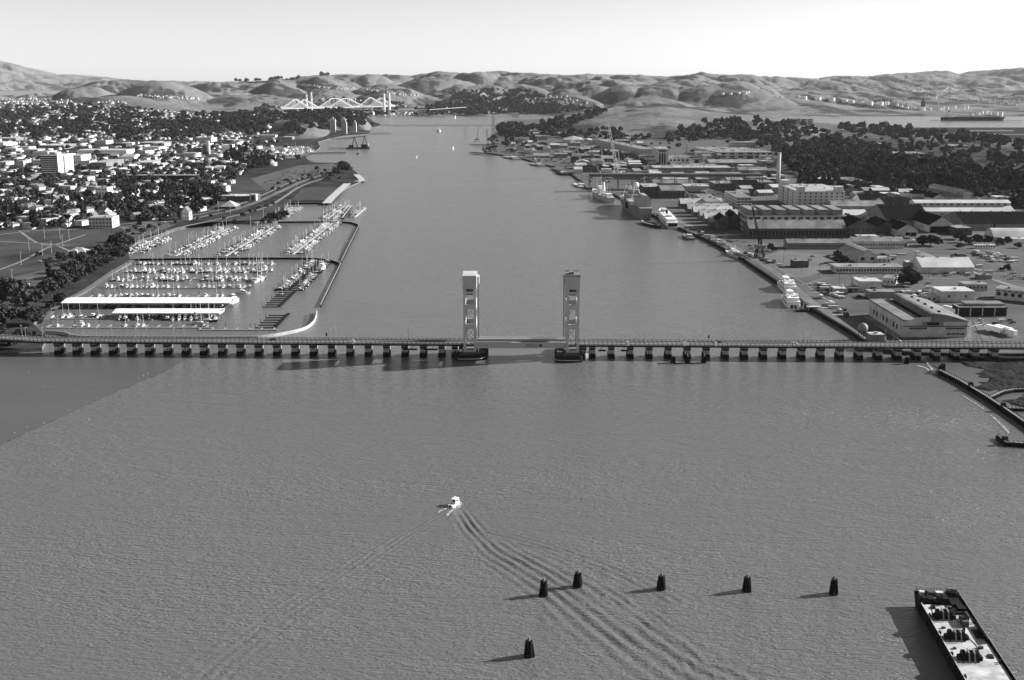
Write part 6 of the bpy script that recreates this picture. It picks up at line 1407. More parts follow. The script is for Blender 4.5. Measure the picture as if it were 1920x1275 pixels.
# launch, far ferry, sails
x,y=W(853,947); o=empty('launch',(x,y,0),R(62),'small white cabin launch under way in the foreground','boat')
hull(MB(),7.6,2.7,1.1,.85,.5,.25,.8,.3).build('hull','white',o); c_=MB().box(-.9,1.5,-1,1,1.1,3.0).build('cabin','white',o); window(c_,(-.93,0,2.2),(.1,1.3,1.2)); window(c_,(.3,-1.03,2.3),(1.6,.1,.8)); MB().box(-1.3,1.9,-1.2,1.2,3.0,3.12).build('roof','white',o); MB().box(-3.4,-1.2,-1.05,1.05,1.1,1.16).build('cockpit','mid_wall',o); MB().cyl(0,0,3.1,4.6,.05,.03,5).build('mast','white',o); MB().box(-4.3,-3.8,-.3,.3,.2,1.5).build('outboard_motor','dark',o)
def foam(pts,z=.16,m='foam',jit=.3,name='foam'):
    p=[W(a,b,z) for a,b in pts]; q=MB()
    for k in range(260):
        i=random.randrange(len(p)-1); t_=random.random(); cx=p[i][0]+(p[i+1][0]-p[i][0])*t_+random.gauss(0,jit); cy=p[i][1]+(p[i+1][1]-p[i][1])*t_+random.gauss(0,jit); s=random.uniform(.05,.26)
        q.add([(cx-s,cy-s*.4,z),(cx+s,cy-s*.5,z),(cx+s*.7,cy+s*.5,z),(cx-s*.8,cy+s*.4,z)],[(0,1,2,3)])
    return tag(q.build(name,m),'white foam on the water','foam',kind='stuff')
foam([(853,952),(846,958),(838,966)],.35,jit=.28); foam([(851,951),(840,952),(828,956),(822,961)],.32,jit=.22); foam([(858,940),(864,944),(860,952)],.3,jit=.35)
foam([(1720,685),(1735,689),(1744,696)],.5,jit=.4); foam([(1737,679),(1746,690),(1750,697)],.5,jit=.35); foam([(1806,742),(1830,757),(1845,768)],.3,jit=.12); foam([(1858,778),(1880,798),(1892,812)],.5,jit=.35)
x,y=W(823,247); o=empty('distant_ferry',(x,y,0),R(-80),'white ferry under way far up the channel','ferry'); hull(MB(),46,13,5,.9,.4,.1,.9,.3).build('hull','white',o); boxes(o,'cabin','white',(-20,12,-5.5,5.5,5.4,10),(-8,8,-4,4,10,13.5)); boxes(o,'window','glass',(-19,11,-5.6,5.6,6.6,8))
q=MB(); a_,b_=W(820,248),W(800,254); 
foam([(821,249),(810,252),(800,257)],.4,jit=2.2); foam([(808,245.5),(814,245.8),(821,246.5)],.5,jit=1.6)
for px_,py_,s_,lb in ((850,280,.85,'white sailing yacht far up the channel near the right bank'),(782,296,.5,'small white boat in mid-channel'),(854,222,1.3,'tiny white sail beyond the training wall'),(671,289,1.2,'small dark fishing boat near the boatyard pier')):
    x,y=W(px_,py_); o=empty('sailing_yacht' if s_!=1.2 else 'fishing_boat',(x,y,0),1.2,lb,'boat'); o.scale=(s_,)*3; hull(MB(),11,3.2,1.3,.6,.55,.25,.6,.3).build('hull','hull_dark' if s_==1.2 else 'white',o)
    if s_!=1.2: MB().cyl(1,0,1,13,.12,.08,5).build('mast','white',o); MB().add([(1,0,2),(-4,.6,2),(0.9,0,12.6),(1,.15,2),(-4,.75,2),(.9,.15,12.6)],[(0,1,2),(5,4,3),(0,2,5,3),(1,0,3,4),(2,1,4,5)]).build('sail','white',o)
    else: boxes(o,'cabin','dark',(-2,2,-1,1,1.3,3.4))
# dredger with two dark derricks
x,y=W(672,279); o=empty('dredger',(x,y,0),0,'dark dredger with two lattice derricks off the boatyard','dredger'); hull(MB(),66,18,4,1,.2,0,.95,.5).build('hull','hull_dark',o)
for k,h_ in ((-10,34),(18,36)):
    q=MB(); [q.beam((k+a*8,b*6,4),(k,0,h_),1.0) for a in (-1,1) for b in (-1,1)]; [q.beam((k-8+z*.22,-6,4+z),(k+8-z*.22,-6,4+z),.6) for z in (6,14,22)]; q.build('derrick','steel',o)
boxes(o,'deck_house','steel',(-26,-14,-6,6,4,10),(8,24,-6,6,4,12)); boxes(o,'bridge','white_wall',(20,28,-5,5,10,14))
# ---------------------------------------------------------------- town on the left bank: landmark buildings
def slab(root, Wd, D, h):
    n=8
    for i in range(n):
        for s in range(10):
            window(root,(Wd*(i+.5)/n,-.05,h*(s+.5)/10),(Wd/n*.84,.2,h/10*.66))  # oversized dark panes: balconies, with the front's shade put into the colour
    for i in range(n+1): MB().box(Wd*i/n-.25,Wd*i/n+.25,-.5,-.02,0,h).build('fin','brick',root)
    MB().box(Wd+.02,Wd+2.2,D*.36,D*.46,0,h-1).build('stair_recess','grey_wall',root); MB().box(Wd*.25,Wd*.6,D*.3,D*.7,h+.7,h+5).build('lift_house','grey_wall',root); MB().box(Wd*.6,Wd*.8,D*.2,D*.5,h+.7,h+4).build('plant_room','white_wall',root)
building('apartment_tower','tall apartment tower with shade-darkened balconied front and bright white side','apartment tower',79,331,112,62,40,wall='white',rm='roof_light',extra=slab,rot=-6)
bl=[('white_block','white block left of the apartment tower','block',62,316,79,45,17,'white_wall','roof_light',(4,3,0)),
('white_block','smaller pale block two left of the tower','block',32,317,45,40,16,'white_wall','roof_light',(3,3,2)),
('white_block','pale block at the left edge behind the gabled roofs','block',-6,316,12,40,13,'white_wall','roof_light',(3,2,3)),
('white_block','white four-storey block right of the tower','block',138,309,153,60,20,'white','roof_light',(4,4,4)),
('flat_store','long pale flat store right of the tower','store',170,318,200,110,14,'mid_wall','roof_light',(0,0,0)),
('long_warehouse','very long white warehouse roof behind the tower','warehouse',145,291,238,60,12,'white','roof_white',(0,0,0)),
('long_warehouse','long white roof left and behind the tower','warehouse',72,280,120,90,10,'mid_wall','roof_white',(4,1,0)),
('white_block','stepped white block behind trees right of the tower','block',150,329,181,30,8,'white','roof_white',(6,2,0)),
('flat_store','broad white-roofed store further right of the tower','store',252,312,287,80,8,'cream','roof_white',(0,0,0)),
('white_gabled_hall','white gabled hall beyond the store','hall',228,303,252,50,11,'white','roof_light',(0,0,0)),
('dark_slab','long dark flat-roofed slab behind the apartment trees','block',236,342,368,26,12,'dark','roof_grey',(0,0,0)),
('white_block','white low block with dark windows right of the long slab','block',376,322,398,30,8,'white','roof_white',(5,1,0)),
('white_block','white low block beyond the park trees','block',400,321,421,30,9,'white','roof_white',(5,1,0)),
('white_apartments','white apartment block with dark stairwell facing the lawn','apartment block',167,428,211,26,13,'white_wall','roof_light',(7,3,3)),
('white_block','big white house with grey roof on the hill street','house',180,372,202,26,16,'white','roof_mid',(4,3,3)),
('far_warehouse','long pale warehouse in the far left','warehouse',-10,265,30,60,9,'mid_wall','roof_white',(0,0,0)),
('far_warehouse','long pale roof above the town in the middle','warehouse',105,238,205,70,8,'mid_wall','roof_light',(0,0,0)),
('far_warehouse','white long shed near the freeway','warehouse',262,273,318,60,8,'mid_wall','roof_white',(0,0,0)),
('far_warehouse','white industrial shed group by the silo tower','warehouse',415,281,432,50,12,'white','roof_white',(0,0,0)),
('boat_workshop','long pale workshop left of the boatyard pier','workshop',488,259,516,40,9,'cream','roof_light',(5,1,0)),
('boat_workshop','low white-roofed workshop by the shore road','workshop',530,262,548,40,8,'mid_wall','roof_white',(0,0,0))]
for nm,lb,ct,a,b_,c,d,h,wl,rm,wn in bl: building(nm,lb,ct,a,b_,c,d,h,wall=wl,rm=rm,win=wn,roof='gable_x' if nm=='white_gabled_hall' else 'flat',rise=5,wsize=(2.4,1.8),par=.5)
# extra white blocks filling downtown
random.seed(11)
for i in range(46):
    px_=random.uniform(-60,470); py_=random.uniform(262,322); q=W(px_,py_,G)
    if not free(q[0],q[1],22): continue
    wpx=random.uniform(10,34); wl_=random.choice(('white_wall','cream','white','brick')); rm_=random.choice(('roof_light','roof_white','roof_grey','roof_mid')); ds_=('wide ' if wpx>22 else 'small ')+{'white_wall':'pale','cream':'cream-grey','white':'white','brick':'dark-walled'}[wl_]+' block with '+{'roof_light':'pale','roof_white':'white','roof_grey':'light grey','roof_mid':'grey'}[rm_]+' roof'; building('downtown_block',ds_+', '+('left of the tower' if px_<80 else 'behind the tower' if px_<150 else 'right of the tower' if px_<260 else 'towards the boatyard')+(' in the far streets' if py_<285 else ' in the near streets'),'block',px_,py_,px_+wpx,random.uniform(20,50),random.uniform(6,13),wall=wl_,rm=rm_,rot=random.choice((-18,-12,-6)),group='flat-roofed blocks of the downtown streets',par=.4)
def club(root,Wd,D,h):
    MB().box(-Wd*.2,Wd*.3,2,14,h+.5,h+1.1).build('canopy','roof_white',root); MB().box(Wd*.8,Wd*1.02,-3,8,h*.1,h*1.5).build('tower_block','white_wall',root); MB().box(Wd*.86,Wd*.97,-3.2,-3,h*.2,h*1.2).build('window','glass',root)
building('ferry_terminal','low modern building with wide white roofs beside the curved road','terminal',424,377,480,32,7,wall='brick',rm='roof_white',win=(0,0,0),extra=club)
building('pavilion','small pavilion with a pale pyramid roof by the waterfront road','pavilion',412,392,442,28,3.6,roof='hip',rise=7,wall='brick',rm='roof_light')
def arch(root,Wd,D,h):
    MB().extr([(Wd*.36,0),(Wd*.36,6),(Wd*.40,8.2),(Wd*.48,9.2),(Wd*.56,8.2),(Wd*.6,6),(Wd*.6,0)],-1.6,.1,'y').build('portico','white',root); MB().extr([(Wd*.42,0),(Wd*.42,5.6),(Wd*.48,7.4),(Wd*.54,5.6),(Wd*.54,0)],-1.7,-1.62,'y').build('door','dark',root)
building('club_house','pale club house with a tall white arched entrance among the bank trees','club house',128,484,161,14,6.5,roof='hip',rise=4,wall='white_wall',rm='roof_light',win=(5,2,0),wsize=(1.3,1.3),extra=arch)
building('victorian_house','ornate white gabled house beside the shore road','house',341,413,355,14,11,roof='gable_y',rise=6,wall='white',rm='roof_mid',win=(3,2,0),wsize=(1.1,1.8))
x,y=W(391,289,G); o=empty('grain_tower',(x,y,G),0,'slim pale silo tower in the far industrial area','silo'); MB().cyl(0,0,0,33,5,5,14).build('shaft','white_wall',o); MB().box(-14,-5,-5,5,0,22).build('annex','brick',o)
for i,(px_,py_,w_,h_) in enumerate(((623,247,8,46),(670-1,252,5,40),(665,244,5,30),(662-3,244,8,44))):
    pass
for px0,px1,py_,h_,lb in ((619,629,248,47,'broad pale silo block, leftmost of the old mill buildings'),(640,648,246,44,'pale ruined mill block in the middle'),(646,650,251,40,'thin bright silo of the old mill'),(662.5,668,247.5,35,'narrow pale mill tower with a cupola, rightmost')):
    a=W(px0,py_,G); b_=W(px1,py_,G)[0]; o=empty('mill_silo',(a[0],a[1],G),0,lb,'silo'); MB().box(0,b_-a[0],0,16,-1,h_).build('shaft','conc_light',o); MB().box((b_-a[0])*.3,(b_-a[0])*.7,4,12,h_,h_+6).build('cupola','conc_light',o)
    for k in range(3): MB().box((b_-a[0])*(.2+.25*k),(b_-a[0])*(.3+.25*k),-.1,0,4,h_*.9).build('window_bay','mid_wall',o)
# lamp poles round the lawns and the marina bank
tl=empty('light_pole',(0,0,-500)); MB().cyl(0,0,0,13,.25,.16,6).build('pole','conc_light',tl); MB().box(-1.2,1.2,-.3,.3,12.8,13.2).build('lamp_head','conc_light',tl); proto(tl)
for px_,py_ in ((24,532),(40,497),(80,480),(84,448),(113,449),(118,462),(97,475),(130,452),(55,470),(410,398),(470,425),(432,402),(356,410),(600,333),(516,363),(556,350),(425,430),(494,408),(620,320)):
    x,y=W(px_,py_,G); place(tl,(x,y,G),0,1,'tall pale light pole on the waterfront lawns','light pole','light poles of the waterfront lawns')
# ---------------------------------------------------------------- far bridges
def far_y(px,py,z): return W(px,py,z)
bz=zat(6150,206.5); yb_=6150
def fx(px,Y,z): return (px-960)/F*(Y*math.cos(TH)+(H0-z)*math.sin(TH))
o=empty('suspension_bridge',(0,0,0),0,'far white suspension bridge with two pairs of tall legs','bridge')
d=MB(); xa,xb=fx(560,yb_,bz),fx(870,yb_-0,bz); d.beam((xa,yb_+60,bz+8),(fx(735,yb_,bz),yb_,bz),16,3); d.beam((fx(735,yb_,bz),yb_,bz),(fx(800,yb_,bz),yb_+60,bz),16,3); d.beam((fx(800,yb_,bz),yb_+60,bz),(fx(870,yb_,bz),yb_+260,bz+10),12,2.5); d.build('deck','white_wall',o)
tops=[]
for pa,pb,base in ((575,584,6150),(720.5,730,6150)):
    for i,p in enumerate((pa,pb)):
        yy=base+(60 if i==0 else 0); zt_=zat(yy,173.5 if i else 176); X=fx(p,yy,60); MB().cyl(X,yy,-8 if p>700 else 30,zt_,6.5,5,8).build('tower_leg','white',o); tops.append((X,yy,zt_))
for a,b in ((0,2),(1,3)):
    A_,B_=tops[a],tops[b]; pts=[]
    for k in range(25):
        t_=k/24; z_=A_[2]+(B_[2]-A_[2])*t_-(4*t_*(1-t_))*(A_[2]-bz-6); pts.append((A_[0]+(B_[0]-A_[0])*t_,A_[1]+(B_[1]-A_[1])*t_,z_))
    q=MB(); [q.beam(pts[i],pts[i+1],1.3) for i in range(24)]; [q.beam(p,(p[0],p[1],bz),.35) for p in pts[1:-1]]; q.beam(A_,(A_[0]-190,A_[1]+60,bz+8),1.3); q.beam(B_,(B_[0]+190,B_[1]+60,bz),1.3); q.build('cable','white_wall',o)
for k,p in enumerate((748,755.6,764.5,779,783,787,791,796)):
    X=fx(p,yb_+20,20); MB().box(X-2.2,X+2.2,yb_+18,yb_+24,-4,zat(yb_+20,207)-3).build('pier','white_wall',o)
def truss(name,Y,px0,px1,peaks,label,dy=0,base_py=203.5):
    o=empty(name,(0,0,0),0,label,'bridge'); q=MB(); zb_=zat(Y,base_py)+1; X0,X1=fx(px0,Y,zb_),fx(px1,Y+dy,zb_); n=54
    def at_px(p):
        lo,hi=0.0,1.0
        for _ in range(30):
            m_=(lo+hi)/2; pm_=pix(X0+(X1-X0)*m_,Y+dy*m_,zb_)[0]; lo,hi=(m_,hi) if pm_<p else (lo,m_)
        return lo
    def top(t_):
        p=pix(X0+(X1-X0)*t_,Y+dy*t_,zb_)[0]; h_=5
        for c,l,r,hh,flat in peaks:
            v=hh*(1-(c-flat-p)/l) if p<c-flat else hh*(1-(p-c-flat)/r) if p>c+flat else hh
            h_=max(h_,v)
        return zb_+h_*(1+dy*t_/Y)
    P=[(X0+(X1-X0)*i/n,Y+dy*i/n) for i in range(n+1)]; ln=math.hypot(X1-X0,dy); ox,oy=-dy/ln*10,(X1-X0)/ln*10
    for i in range(n):
        a,b=P[i],P[i+1]; za,zb2=top(i/n),top((i+1)/n)
        for s in (0,1):
            A1=(a[0]+ox*s,a[1]+oy*s); B1=(b[0]+ox*s,b[1]+oy*s)
            q.beam((*A1,za),(*B1,zb2),2.4,2.6); q.beam((*A1,zb_),(*A1,za),1.1)
            if i%2: q.beam((*A1,zb_),(*B1,zb2),1.0)
            else: q.beam((*A1,za),(*B1,zb_),1.0)
    q.build('truss','steel_light',o); MB().beam((X0+ox/2,Y+oy/2,zb_),(X1+ox/2,Y+dy+oy/2,zb_),12,4.0).build('deck','white_wall',o)
    for c,l,r,hh,fl in peaks:
        t_=at_px(c); X=X0+(X1-X0)*t_; yy=Y+dy*t_; MB().box(X-5,X+5,yy,yy+10,-6,zb_-2).build('pier','white_wall',o)
truss('cantilever_bridge',5780,528,738,[(556,28,26,46,1),(629,27,30,46,5),(696,24,30,46,1)],'nearer white cantilever truss bridge with three peaks',620,204.5)
truss('cantilever_bridge',5880,534,742,[(577-4,28,26,43,1),(650,27,28,43,6),(716,24,22,43,1)],'farther white cantilever truss bridge seen through the nearer one',640,204.2)
B('refinery_shed','bright white long shed on the far shore below the bridge','warehouse',675,215.5,700,60,16,wall='white',rm='roof_white',z=3)
# refinery tanks and the tanker on the right
def tank(px,py,wpx,hpx,label=None,m='white'):
    h=hit(px,py)
    if h is None: return
    s=(h[1]*math.cos(TH)+H0*math.sin(TH))/F; o=empty('oil_tank',h,0,('small' if wpx<7 else 'broad')+' white oil tank '+('at the left end of the ridge' if px<1450 else 'on the middle of the ridge' if px<1620 else 'near the dark stack' if px<1750 else 'behind the tanker' if px<1825 else 'at the right end of the refinery'),'oil tank','white oil tanks of the refinery'); r=wpx*s/2; hh=hpx*s
    MB().cyl(0,0,-6,hh,r,r,18).build('shell',m,o,smooth=False); MB().cyl(0,0,hh,hh+hh*.12,r*1.01,r*.2,18).build('roof','roof_light',o)
for px_,py_,w_,h_ in ((1355,177,6,3),(1370,177,6,3),(1385,175.5,6,3),(1398,175,6,3),(1403,174,5,3),(1465,182,4,2),(1497,182.5,7,3),(1508,185,10,4.5),(1533,186,13,4),(1559,188,13,4.5),(1584,191,10,4),(1596,193.5,11,5),(1614,194,10,4),(1631,196.5,11,6),(1650,196,12,5),(1663,197,8,6),(1682,199,5,5),(1690,201,6,4),(1728,206,14,5),(1745,207,4,5),(1762,207,8,4),(1768,208,4,8),(1776,206,5,5),(1790,203,5,5),(1806,204,8,3),(1814,204,4,6),(1700,203,8,3),(1712,204,9,3),(1840,214,8,5),(1848,214,8,6),(1856,215,8,5),(1866,216,12,6),(1876,217,8,7),(1834,215,6,4),(1822,216,7,3)):
    tank(px_,py_,w_,h_)
for i,(px_,py_,h_,m_) in enumerate(((1758,208,19,'white_wall'),(1729,203,20,'steel'),(1731,203,17,'steel'),(1733,204,14,'steel'),(1630,193,15,'steel_mid'),(1636,193,14,'steel_mid'),(1665,195,12,'steel_mid'),(1652,193,11,'steel_mid'),(1618,192,9,'steel_mid'),(1727,205,14,'steel'),(1680,196,8,'steel_mid'),(1700,199,8,'steel_mid'))):
    h=hit(px_,py_)
    if h: s=h[1]/F; o=empty('refinery_stack',h,0,('pale' if m_=='white_wall' else 'dark' if m_=='steel' else 'grey')+' refinery stack standing among the oil tanks','chimney',('pale' if m_=='white_wall' else 'dark' if m_=='steel' else 'grey')+' refinery stacks'); MB().cyl(0,0,-5,h_*s,3.6,2.4,10).build('shaft',m_,o); MB().cyl(0,0,h_*s*.4,h_*s*.48,7,7,8).build('platform',m_,o)
x0_,y0_=W(1766,226); x1_,_=W(1885,226); L=x1_-x0_; o=empty('oil_tanker',((x0_+x1_)/2,y0_,0),0,'long dark oil tanker moored at the refinery pier','ship'); hull(MB(),L,40,16,.9,.12,.05,.92,1).build('hull','hull_dark',o); boxes(o,'superstructure','white',(-L*.44,-L*.36,-15,15,16,34),(-L*.43,-L*.38,-17,17,34,39)); boxes(o,'deck_pipe','steel_mid',(-L*.3,L*.4,-2,2,16,19)); MB().cyl(-L*.4,0,34,46,4,4,10).build('funnel','steel',o); boxes(o,'deck_crane','steel_mid',(-1,1,-1,1,16,30))
pier([(1745,225.5),(1800,226),(1915,226)],16,6,'long refinery pier carrying the dark tanker','timber','timber',50)
B('shore_works','bright white works at the foot of the far hill','works',1463,213.5,1484,60,14,wall='white',rm='roof_white',z=3)
B('shore_works','low white works on the far right shore','works',1558,218,1577,40,8,wall='white',rm='roof_white',z=3); B('shore_works','pale building at the far left waterside of the strait','works',960,218,973,40,16,wall='white_wall',rm='roof_light',z=3)
# steam plume over the refinery
def plume():
    h=hit(1753,203); s=h[1]/F; q=MB(); random.seed(5)
    for k in range(26):
        t_=k/25; X=h[0]+(t_*24-4)*s; Z=h[2]+(16+t_*20)*s; q.ball(X+random.gauss(0,1.3)*s,h[1]+random.gauss(0,2)*s,Z+random.gauss(0,1.2)*s,random.uniform(.8,2.2)*s*(1.0 if t_<.6 else .8),n=8)
    m=bpy.data.materials.new('steam'); m.use_nodes=True; n=m.node_tree.nodes; n.remove(n['Principled BSDF']); v=n.new('ShaderNodeVolumePrincipled'); v.inputs['Density'].default_value=.02; v.inputs['Color'].default_value=(1,1,1,1); m.node_tree.links.new(v.outputs[0],n['Material Output'].inputs['Volume']); M['steam']=m
    M['steam2']=mat('steam_white',.9,1,.05,.01); tag(q.build('steam_plume','steam2',smooth=True),'white steam drifting from the refinery','steam',kind='stuff')
plume()
# power pylons and radio masts on the ridges
def pylon(px,py,hpx,label,grp,w_=.22):
    h=hit(px,py)
    if h is None: return
    s=h[1]/F; H_=hpx*s; q=MB(); [q.beam((a*H_*w_*.5,b*H_*w_*.5,-4),(a*H_*.03,b*H_*.03,H_),s*.14) for a in (-1,1) for b in (-1,1)]; [q.beam((-H_*.16,0,H_*z),(H_*.16,0,H_*z),s*.14) for z in (.72,.84,.95)]; o=q.build('power_pylon','steel_mid'); o.location=h; tag(o,label,'pylon',grp)
for px_,py_,hp in ((15,182,16),(229,178,16),(497,237,22),(420,262,26),(875,262,26),(531,178,26),(474,152,5),(907,234,26),(1300,170,10),(1308,170,10),(1166,165,8),(1270,165,8),(822,228,22),(645,222,24),(1135,162,8),(991,160,8),(420,184,14),(870,262,24),(475,280,26)):
    pylon(px_,py_,hp,'thin grey power pylon standing against the hills','power pylons across the hills')
for px_ in (673,676,686,688,689): pylon(px_,137.5,8,'tiny radio mast on the crest of the hills','radio masts on the skyline',.06)
# ---------------------------------------------------------------- vegetation and houses
random.seed(21)
for px_,py_,rp,v in ((34,572,36,0),(8,560,26,1),(62,600,24,1),(10,600,30,0),(95,548,22,0),(112,540,24,1),(130,530,22,0),(92,520,11,3),(140,512,20,1),(158,503,20,0),(176,497,20,1),(190,488,19,0),(204,478,18,1),(216,468,18,0),(228,462,16,1),(240,455,15,0),(150,520,15,0),(170,510,15,1),(200,492,14,0),(222,482,14,1),(232,475,13,0),(212,458,12,0),(226,450,11,1),(40,630,19,5),(60,632,18,5),(20,640,18,5),(75,634,12,5),(72,479,7,1),(110,482,7,0),(120,487,9,1),(135,484,8,0),(95,486,6,5),(150,490,9,1),(-15,590,30,1),(-25,560,30,0),(70,565,18,1),(-10,630,26,1),(113,560,14,5),(95,572,10,5)):
    s=mpp(px_,max(py_,300),G)*1.0; add_tree(px_,py_+rp*.35,rp*s*.95,v,'shore')
for px_,py_,rp in ((500,416,7),(510,413,9),(522,415,11),(505,420,7),(528,410,10),(536,408,8),(494,418,6)): add_tree(px_,py_,rp*mpp(px_,py_,G),random.choice((0,1)),'shore')
for px_,py_,rp in ((420,412,5),(455,408,5),(470,400,5),(478,398,4),(440,418,4),(486,392,4),(500,390,5),(512,385,4),(420,400,4),(255,432,6),(268,438,7),(280,430,6),(262,424,5),(250,442,4),(330,420,5),(300,425,4),(240,438,5),(372,414,4),(395,408,4)): add_tree(px_,py_,rp*mpp(px_,py_,G),random.choice((0,1,2)),'park')
for px_,py_,rp in ((640,322,9),(648,318,8),(634,328,7),(652,323,8),(641,312,7),(621,332,6),(628,325,6),(594,320,5)): add_tree(px_,py_,rp*mpp(px_,py_,G),random.choice((0,1)),'park')
scatter_trees([(480,355),(520,338),(590,320),(640,322),(655,330),(640,338),(560,340),(520,358)],34,2.2,4.5,(0,1,2,5),'park')
for px_,py_,rp,v in ((1730,462,12,0),(1745,460,14,1),(1757,462,9,0),(1806,455,10,1),(1832,457,10,0),(1693,535,12,1),(1708,537,14,0),(1718,532,12,1),(1700,520,10,0),(1690,525,9,2),(1575,493,10,1),(1584,494,8,0),(1568,491,6,0),(1832,412,9,1),(1803,414,6,0),(1445,470,8,0),(1452,472,6,1),(1889,508,7,1),(1878,506,5,5),(1344,352,6,2),(1420,368,4,2),(1620,378,6,0),(1610,380,5,1)):
    s=mpp(px_,py_,G); add_tree(px_,py_,rp*s,v,'yard')
# line of street trees in front of the long factory
for k in range(16): add_tree(1130+k*5.2,292+k*1.3+random.uniform(-1,1),random.uniform(8,11),random.choice((0,1,2)),'yard')
wood=[(1230,268),(1260,252),(1300,240),(1330,229),(1370,226),(1420,227),(1480,232),(1530,240),(1590,262),(1640,275),(1700,300),(1780,310),(1840,330),(1960,345),(1960,400),(1880,372),(1800,360),(1700,352),(1610,345),(1560,340),(1500,330),(1470,305),(1440,285),(1400,268),(1340,262),(1290,268)]
scatter_trees(wood,1020,6,13,(0,0,1,1,1,0,2),'island')
scatter_trees([(1460,285),(1560,260),(1640,280),(1700,310),(1900,335),(1960,372),(1800,368),(1660,350),(1600,352),(1530,340),(1480,325)],420,8,14,(0,1,1,0,0),'island')
scatter_trees([(1560,240),(1600,236),(1660,240),(1720,247),(1800,255),(1920,268),(1960,280),(1900,280),(1790,268),(1700,262),(1640,258),(1590,252)],150,9,15,(0,1),'island')
scatter_trees([(1560,252),(1700,262),(1900,292),(1970,345),(1800,330),(1640,300)],80,6,12,(0,1,0,2),'island',clump=.7)
scatter_trees([(1650,300),(1760,262),(1960,285),(1960,330),(1800,325),(1700,315)],70,6,12,(0,1,3),'island')
scatter_trees([(1460,340),(1520,345),(1700,350),(1960,370),(1960,395),(1880,385),(1700,372),(1600,360)],150,5,10,(0,1,2,2,3),'yard')
scatter_trees([(930,240),(960,236),(1000,238),(1060,250),(1090,262),(1060,262),(1000,256),(940,262)],120,8,15,(0,1,0,5),'island')
scatter_trees([(1000,236),(1050,226),(1130,205),(1140,212),(1090,230),(1060,246)],70,8,13,(0,1),'island')
scatter_trees([(1070,250),(1150,240),(1200,255),(1240,265),(1180,268),(1100,262)],50,6,12,(0,1,5),'island')
scatter_trees([(905,262),(950,250),(1010,256),(1000,275),(930,280)],36,5,10,(0,2,5),'yard')
scatter_trees([(1090,255),(1340,255),(1440,300),(1460,340),(1300,350),(1150,320)],60,4,8,(0,1,2),'yard')
scatter_trees([(1700,440),(1930,440),(1930,480),(1780,470)],10,4,6,(0,1),'yard')
# town
town=[(-120,440),(-120,255),(120,240),(430,245),(520,262),(560,300),(470,318),(430,350),(408,380),(340,412),(262,420),(215,405),(150,425),(60,430)]
near_town=[(-60,425),(-60,330),(130,335),(260,350),(330,385),(342,410),(262,416),(215,400),(165,405),(150,422),(60,412)]
scatter_houses(near_town,120,rot=-24,big=.04,sep=17)
scatter_houses([(-100,345),(-100,300),(420,300),(470,318),(430,345),(300,352),(120,340)],170,rot=-20,big=.35,sep=22)
scatter_houses(town,520,rot=-18,big=.35,sep=16,vs=(0,1,2,3,4,6,7,7,7,8,9) if 0 else (0,1,2,3,4,6,7,7,8))
scatter_trees([(205,352),(260,340),(330,345),(400,352),(420,372),(400,390),(350,405),(300,385),(250,372)],110,5,9,(0,0,1,3,4),'town')
scatter_trees(near_town,300,3.0,7,(0,1,2,2,5,3,4,6),'town')
scatter_trees([(-100,350),(-100,300),(420,300),(470,318),(430,352),(300,360),(120,350)],330,3.5,8,(0,1,2,2,5,6),'town')
scatter_trees(town,700,4,8,(0,1,2,2,5),'town',clump=1.0)
far_town=[(-150,262),(-150,215),(60,196),(160,196),(260,205),(380,214),(500,212),(600,214),(600,226),(520,224),(500,250),(440,262),(300,262)]
scatter_houses(far_town,1900,rot=-15,big=.12,sep=0,clump=.9,vs=(0,1,2,3,4,6,7))
scatter_trees(far_town,1500,7,13,(0,1,5),'hill',clump=.9)
for line,n in (([(20,196),(60,194),(120,192),(150,197)],90),([(180,194),(215,192),(245,196)],16),([(255,180),(300,182),(345,184),(372,186)],60),([(560,158),(620,166),(680,167),(730,174),(780,180)],120),([(610,214),(640,214)],20),([(270,212),(330,215)],30),([(470,226),(530,224)],12),([(600,186),(700,190),(760,200)],60),([(500,196),(560,206)],40)):
    for k in range(n):
        t_=random.random()*(len(line)-1); i=int(t_); t_-=i; px_=line[i][0]+(line[i+1][0]-line[i][0])*t_+random.gauss(0,1); py_=line[i][1]+(line[i+1][1]-line[i][1])*t_+random.gauss(0,.8)
        h=hit(px_,py_)
        if h and h[2]>2: house_jobs.append((1/h[1],random.choice((0,2,4,6)),h,random.uniform(0,3),'hill',1.25))
for poly,n in (([(805,208),(830,190),(880,186),(930,200),(960,205),(940,212),(850,214)],330),([(980,185),(1030,180),(1100,190),(1100,200),(1000,200)],70),([(900,180),(1000,176),(1080,182),(1000,190),(930,192)],50),([(560,214),(700,210),(800,212),(800,216),(600,216)],90),([(1640,165),(1760,158),(1920,178),(1920,200),(1800,190)],130),([(-100,196),(-100,186),(80,184),(140,190),(60,196)],160)):
    scatter_houses(poly,n,rot=-10,sep=0,vs=(0,2,4,6),key='hill',sc=1.2)
scatter_trees([(480,214),(540,206),(640,206),(690,212),(686,236),(640,240),(600,246),(560,232),(520,214)],260,8,14,(0,1,5,1),'hill')
scatter_trees([(410,225),(490,200),(520,205),(500,240),(430,245)],150,8,14,(0,1,5,1),'hill')
scatter_trees([(536,236),(556,232),(562,246),(576,252),(560,256),(540,252)],34,8,13,(0,1),'hill')
scatter_trees([(680,214),(760,205),(900,192),(1040,190),(1040,214),(900,217),(700,217)],420,10,18,(0,1),'hill',clump=.5)
scatter_trees([(830,176),(900,168),(1010,172),(1030,186),(900,190),(850,184)],90,10,16,(0,1),'hill',clump=1.0)
scatter_trees([(830,216),(850,204),(940,198),(1040,196),(1110,200),(1120,206),(1040,216)],260,9,15,(0,1),'hill')
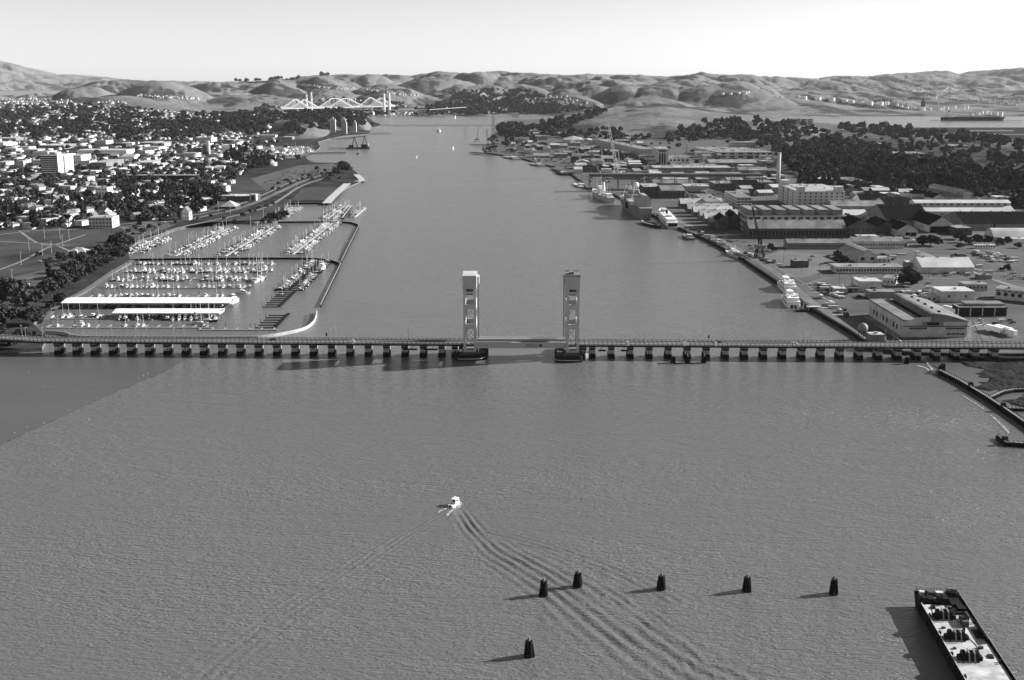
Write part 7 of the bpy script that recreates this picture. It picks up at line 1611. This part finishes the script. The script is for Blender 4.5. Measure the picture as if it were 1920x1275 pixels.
scatter_trees([(520,200),(560,190),(640,186),(720,186),(760,196),(720,203),(560,203)],160,7,12,(0,1),'hill',clump=.6)
scatter_trees([(600,144),(625,141),(625,138.5),(600,141)],14,11,18,(0,1),'hill')
scatter_trees([(440,156),(560,150),(560,147),(440,153)],26,12,18,(0,1),'hill')
scatter_trees([(430,285),(470,282),(510,300),(500,318),(450,318),(420,305)],60,6,10,(0,1,3),'town')
scatter_trees([(565,238),(640,250),(700,236),(690,232),(660,236)],20,5,9,(5,1),'hill')
# crowded cars of the boatyard and lots
park([(480,345),(520,328),(560,318),(610,315),(600,328),(540,338)],46,'in the waterfront car park','in the rows of the waterfront car park')
park([(240,425),(300,415),(318,424),(260,446)],16,'by the marina trees','in the lot beside the upper basin')
park([(60,488),(120,478),(140,494),(90,500)],8,'by the club house','beside the club house')
park([(0,528),(50,532),(50,540),(0,540)],12,'on the left lawn edge','in the row on the left lawn edge')
random.seed(3)
yard_it=[]
yp=[(425,296),(470,286),(540,276),(585,276),(590,284),(560,292),(500,300)]
for k in range(420):
    px_=random.uniform(425,590); py_=random.uniform(274,300)
    if inpoly(px_,py_,yp): q=W(px_,py_,G); yard_it.append((BARR[random.choice((3,4,4,0))],(q[0],q[1],G+.3),random.uniform(0,6.28),(1.1,1.1,1.1)))
tag(merge('stored_boats',yard_it),'white boats laid up in the far boatyard','boats',kind='stuff')
# gulls on the mud edge
gl=empty('gull',(0,0,-500)); MB().ball(0,0,.28,.2,n=8,sz=.8).build('body','white',gl); MB().box(-.34,-.1,-.12,.12,.25,.33).build('wing','grey_wall',gl); proto(gl)
for px_,py_ in ((27,812),(51,801),(82,794),(181,747),(259,710),(269,705),(277,701),(83,726),(167,788),(54,700),(318,723),(128,771)):
    x,y=W(px_,py_,.26); place(gl,(x,y,.26),px_,1.05,'white gull standing at the edge of the near mud','gull','gulls on the near mud edge')
flush_houses(); flush_trees()
drop_unused()
# ---------------------------------------------------------------- haze
zmax=float(ZG.max())+30
hz=MB().box(-34000,34000,-600,41500,-15.5,max(zmax,260)).build('haze','dark')
m=bpy.data.materials.new('haze_air'); m.use_nodes=True; n=m.node_tree.nodes; n.remove(n['Principled BSDF']); v=n.new('ShaderNodeVolumePrincipled')
v.inputs['Density'].default_value=0.75e-5; v.inputs['Color'].default_value=(.95,.95,.95,1); v.inputs['Anisotropy'].default_value=0.1; m.node_tree.links.new(v.outputs[0],n['Material Output'].inputs['Volume'])
hz.data.materials.clear(); hz.data.materials.append(m); tag(hz,'pale haze in the air','haze',kind='stuff')
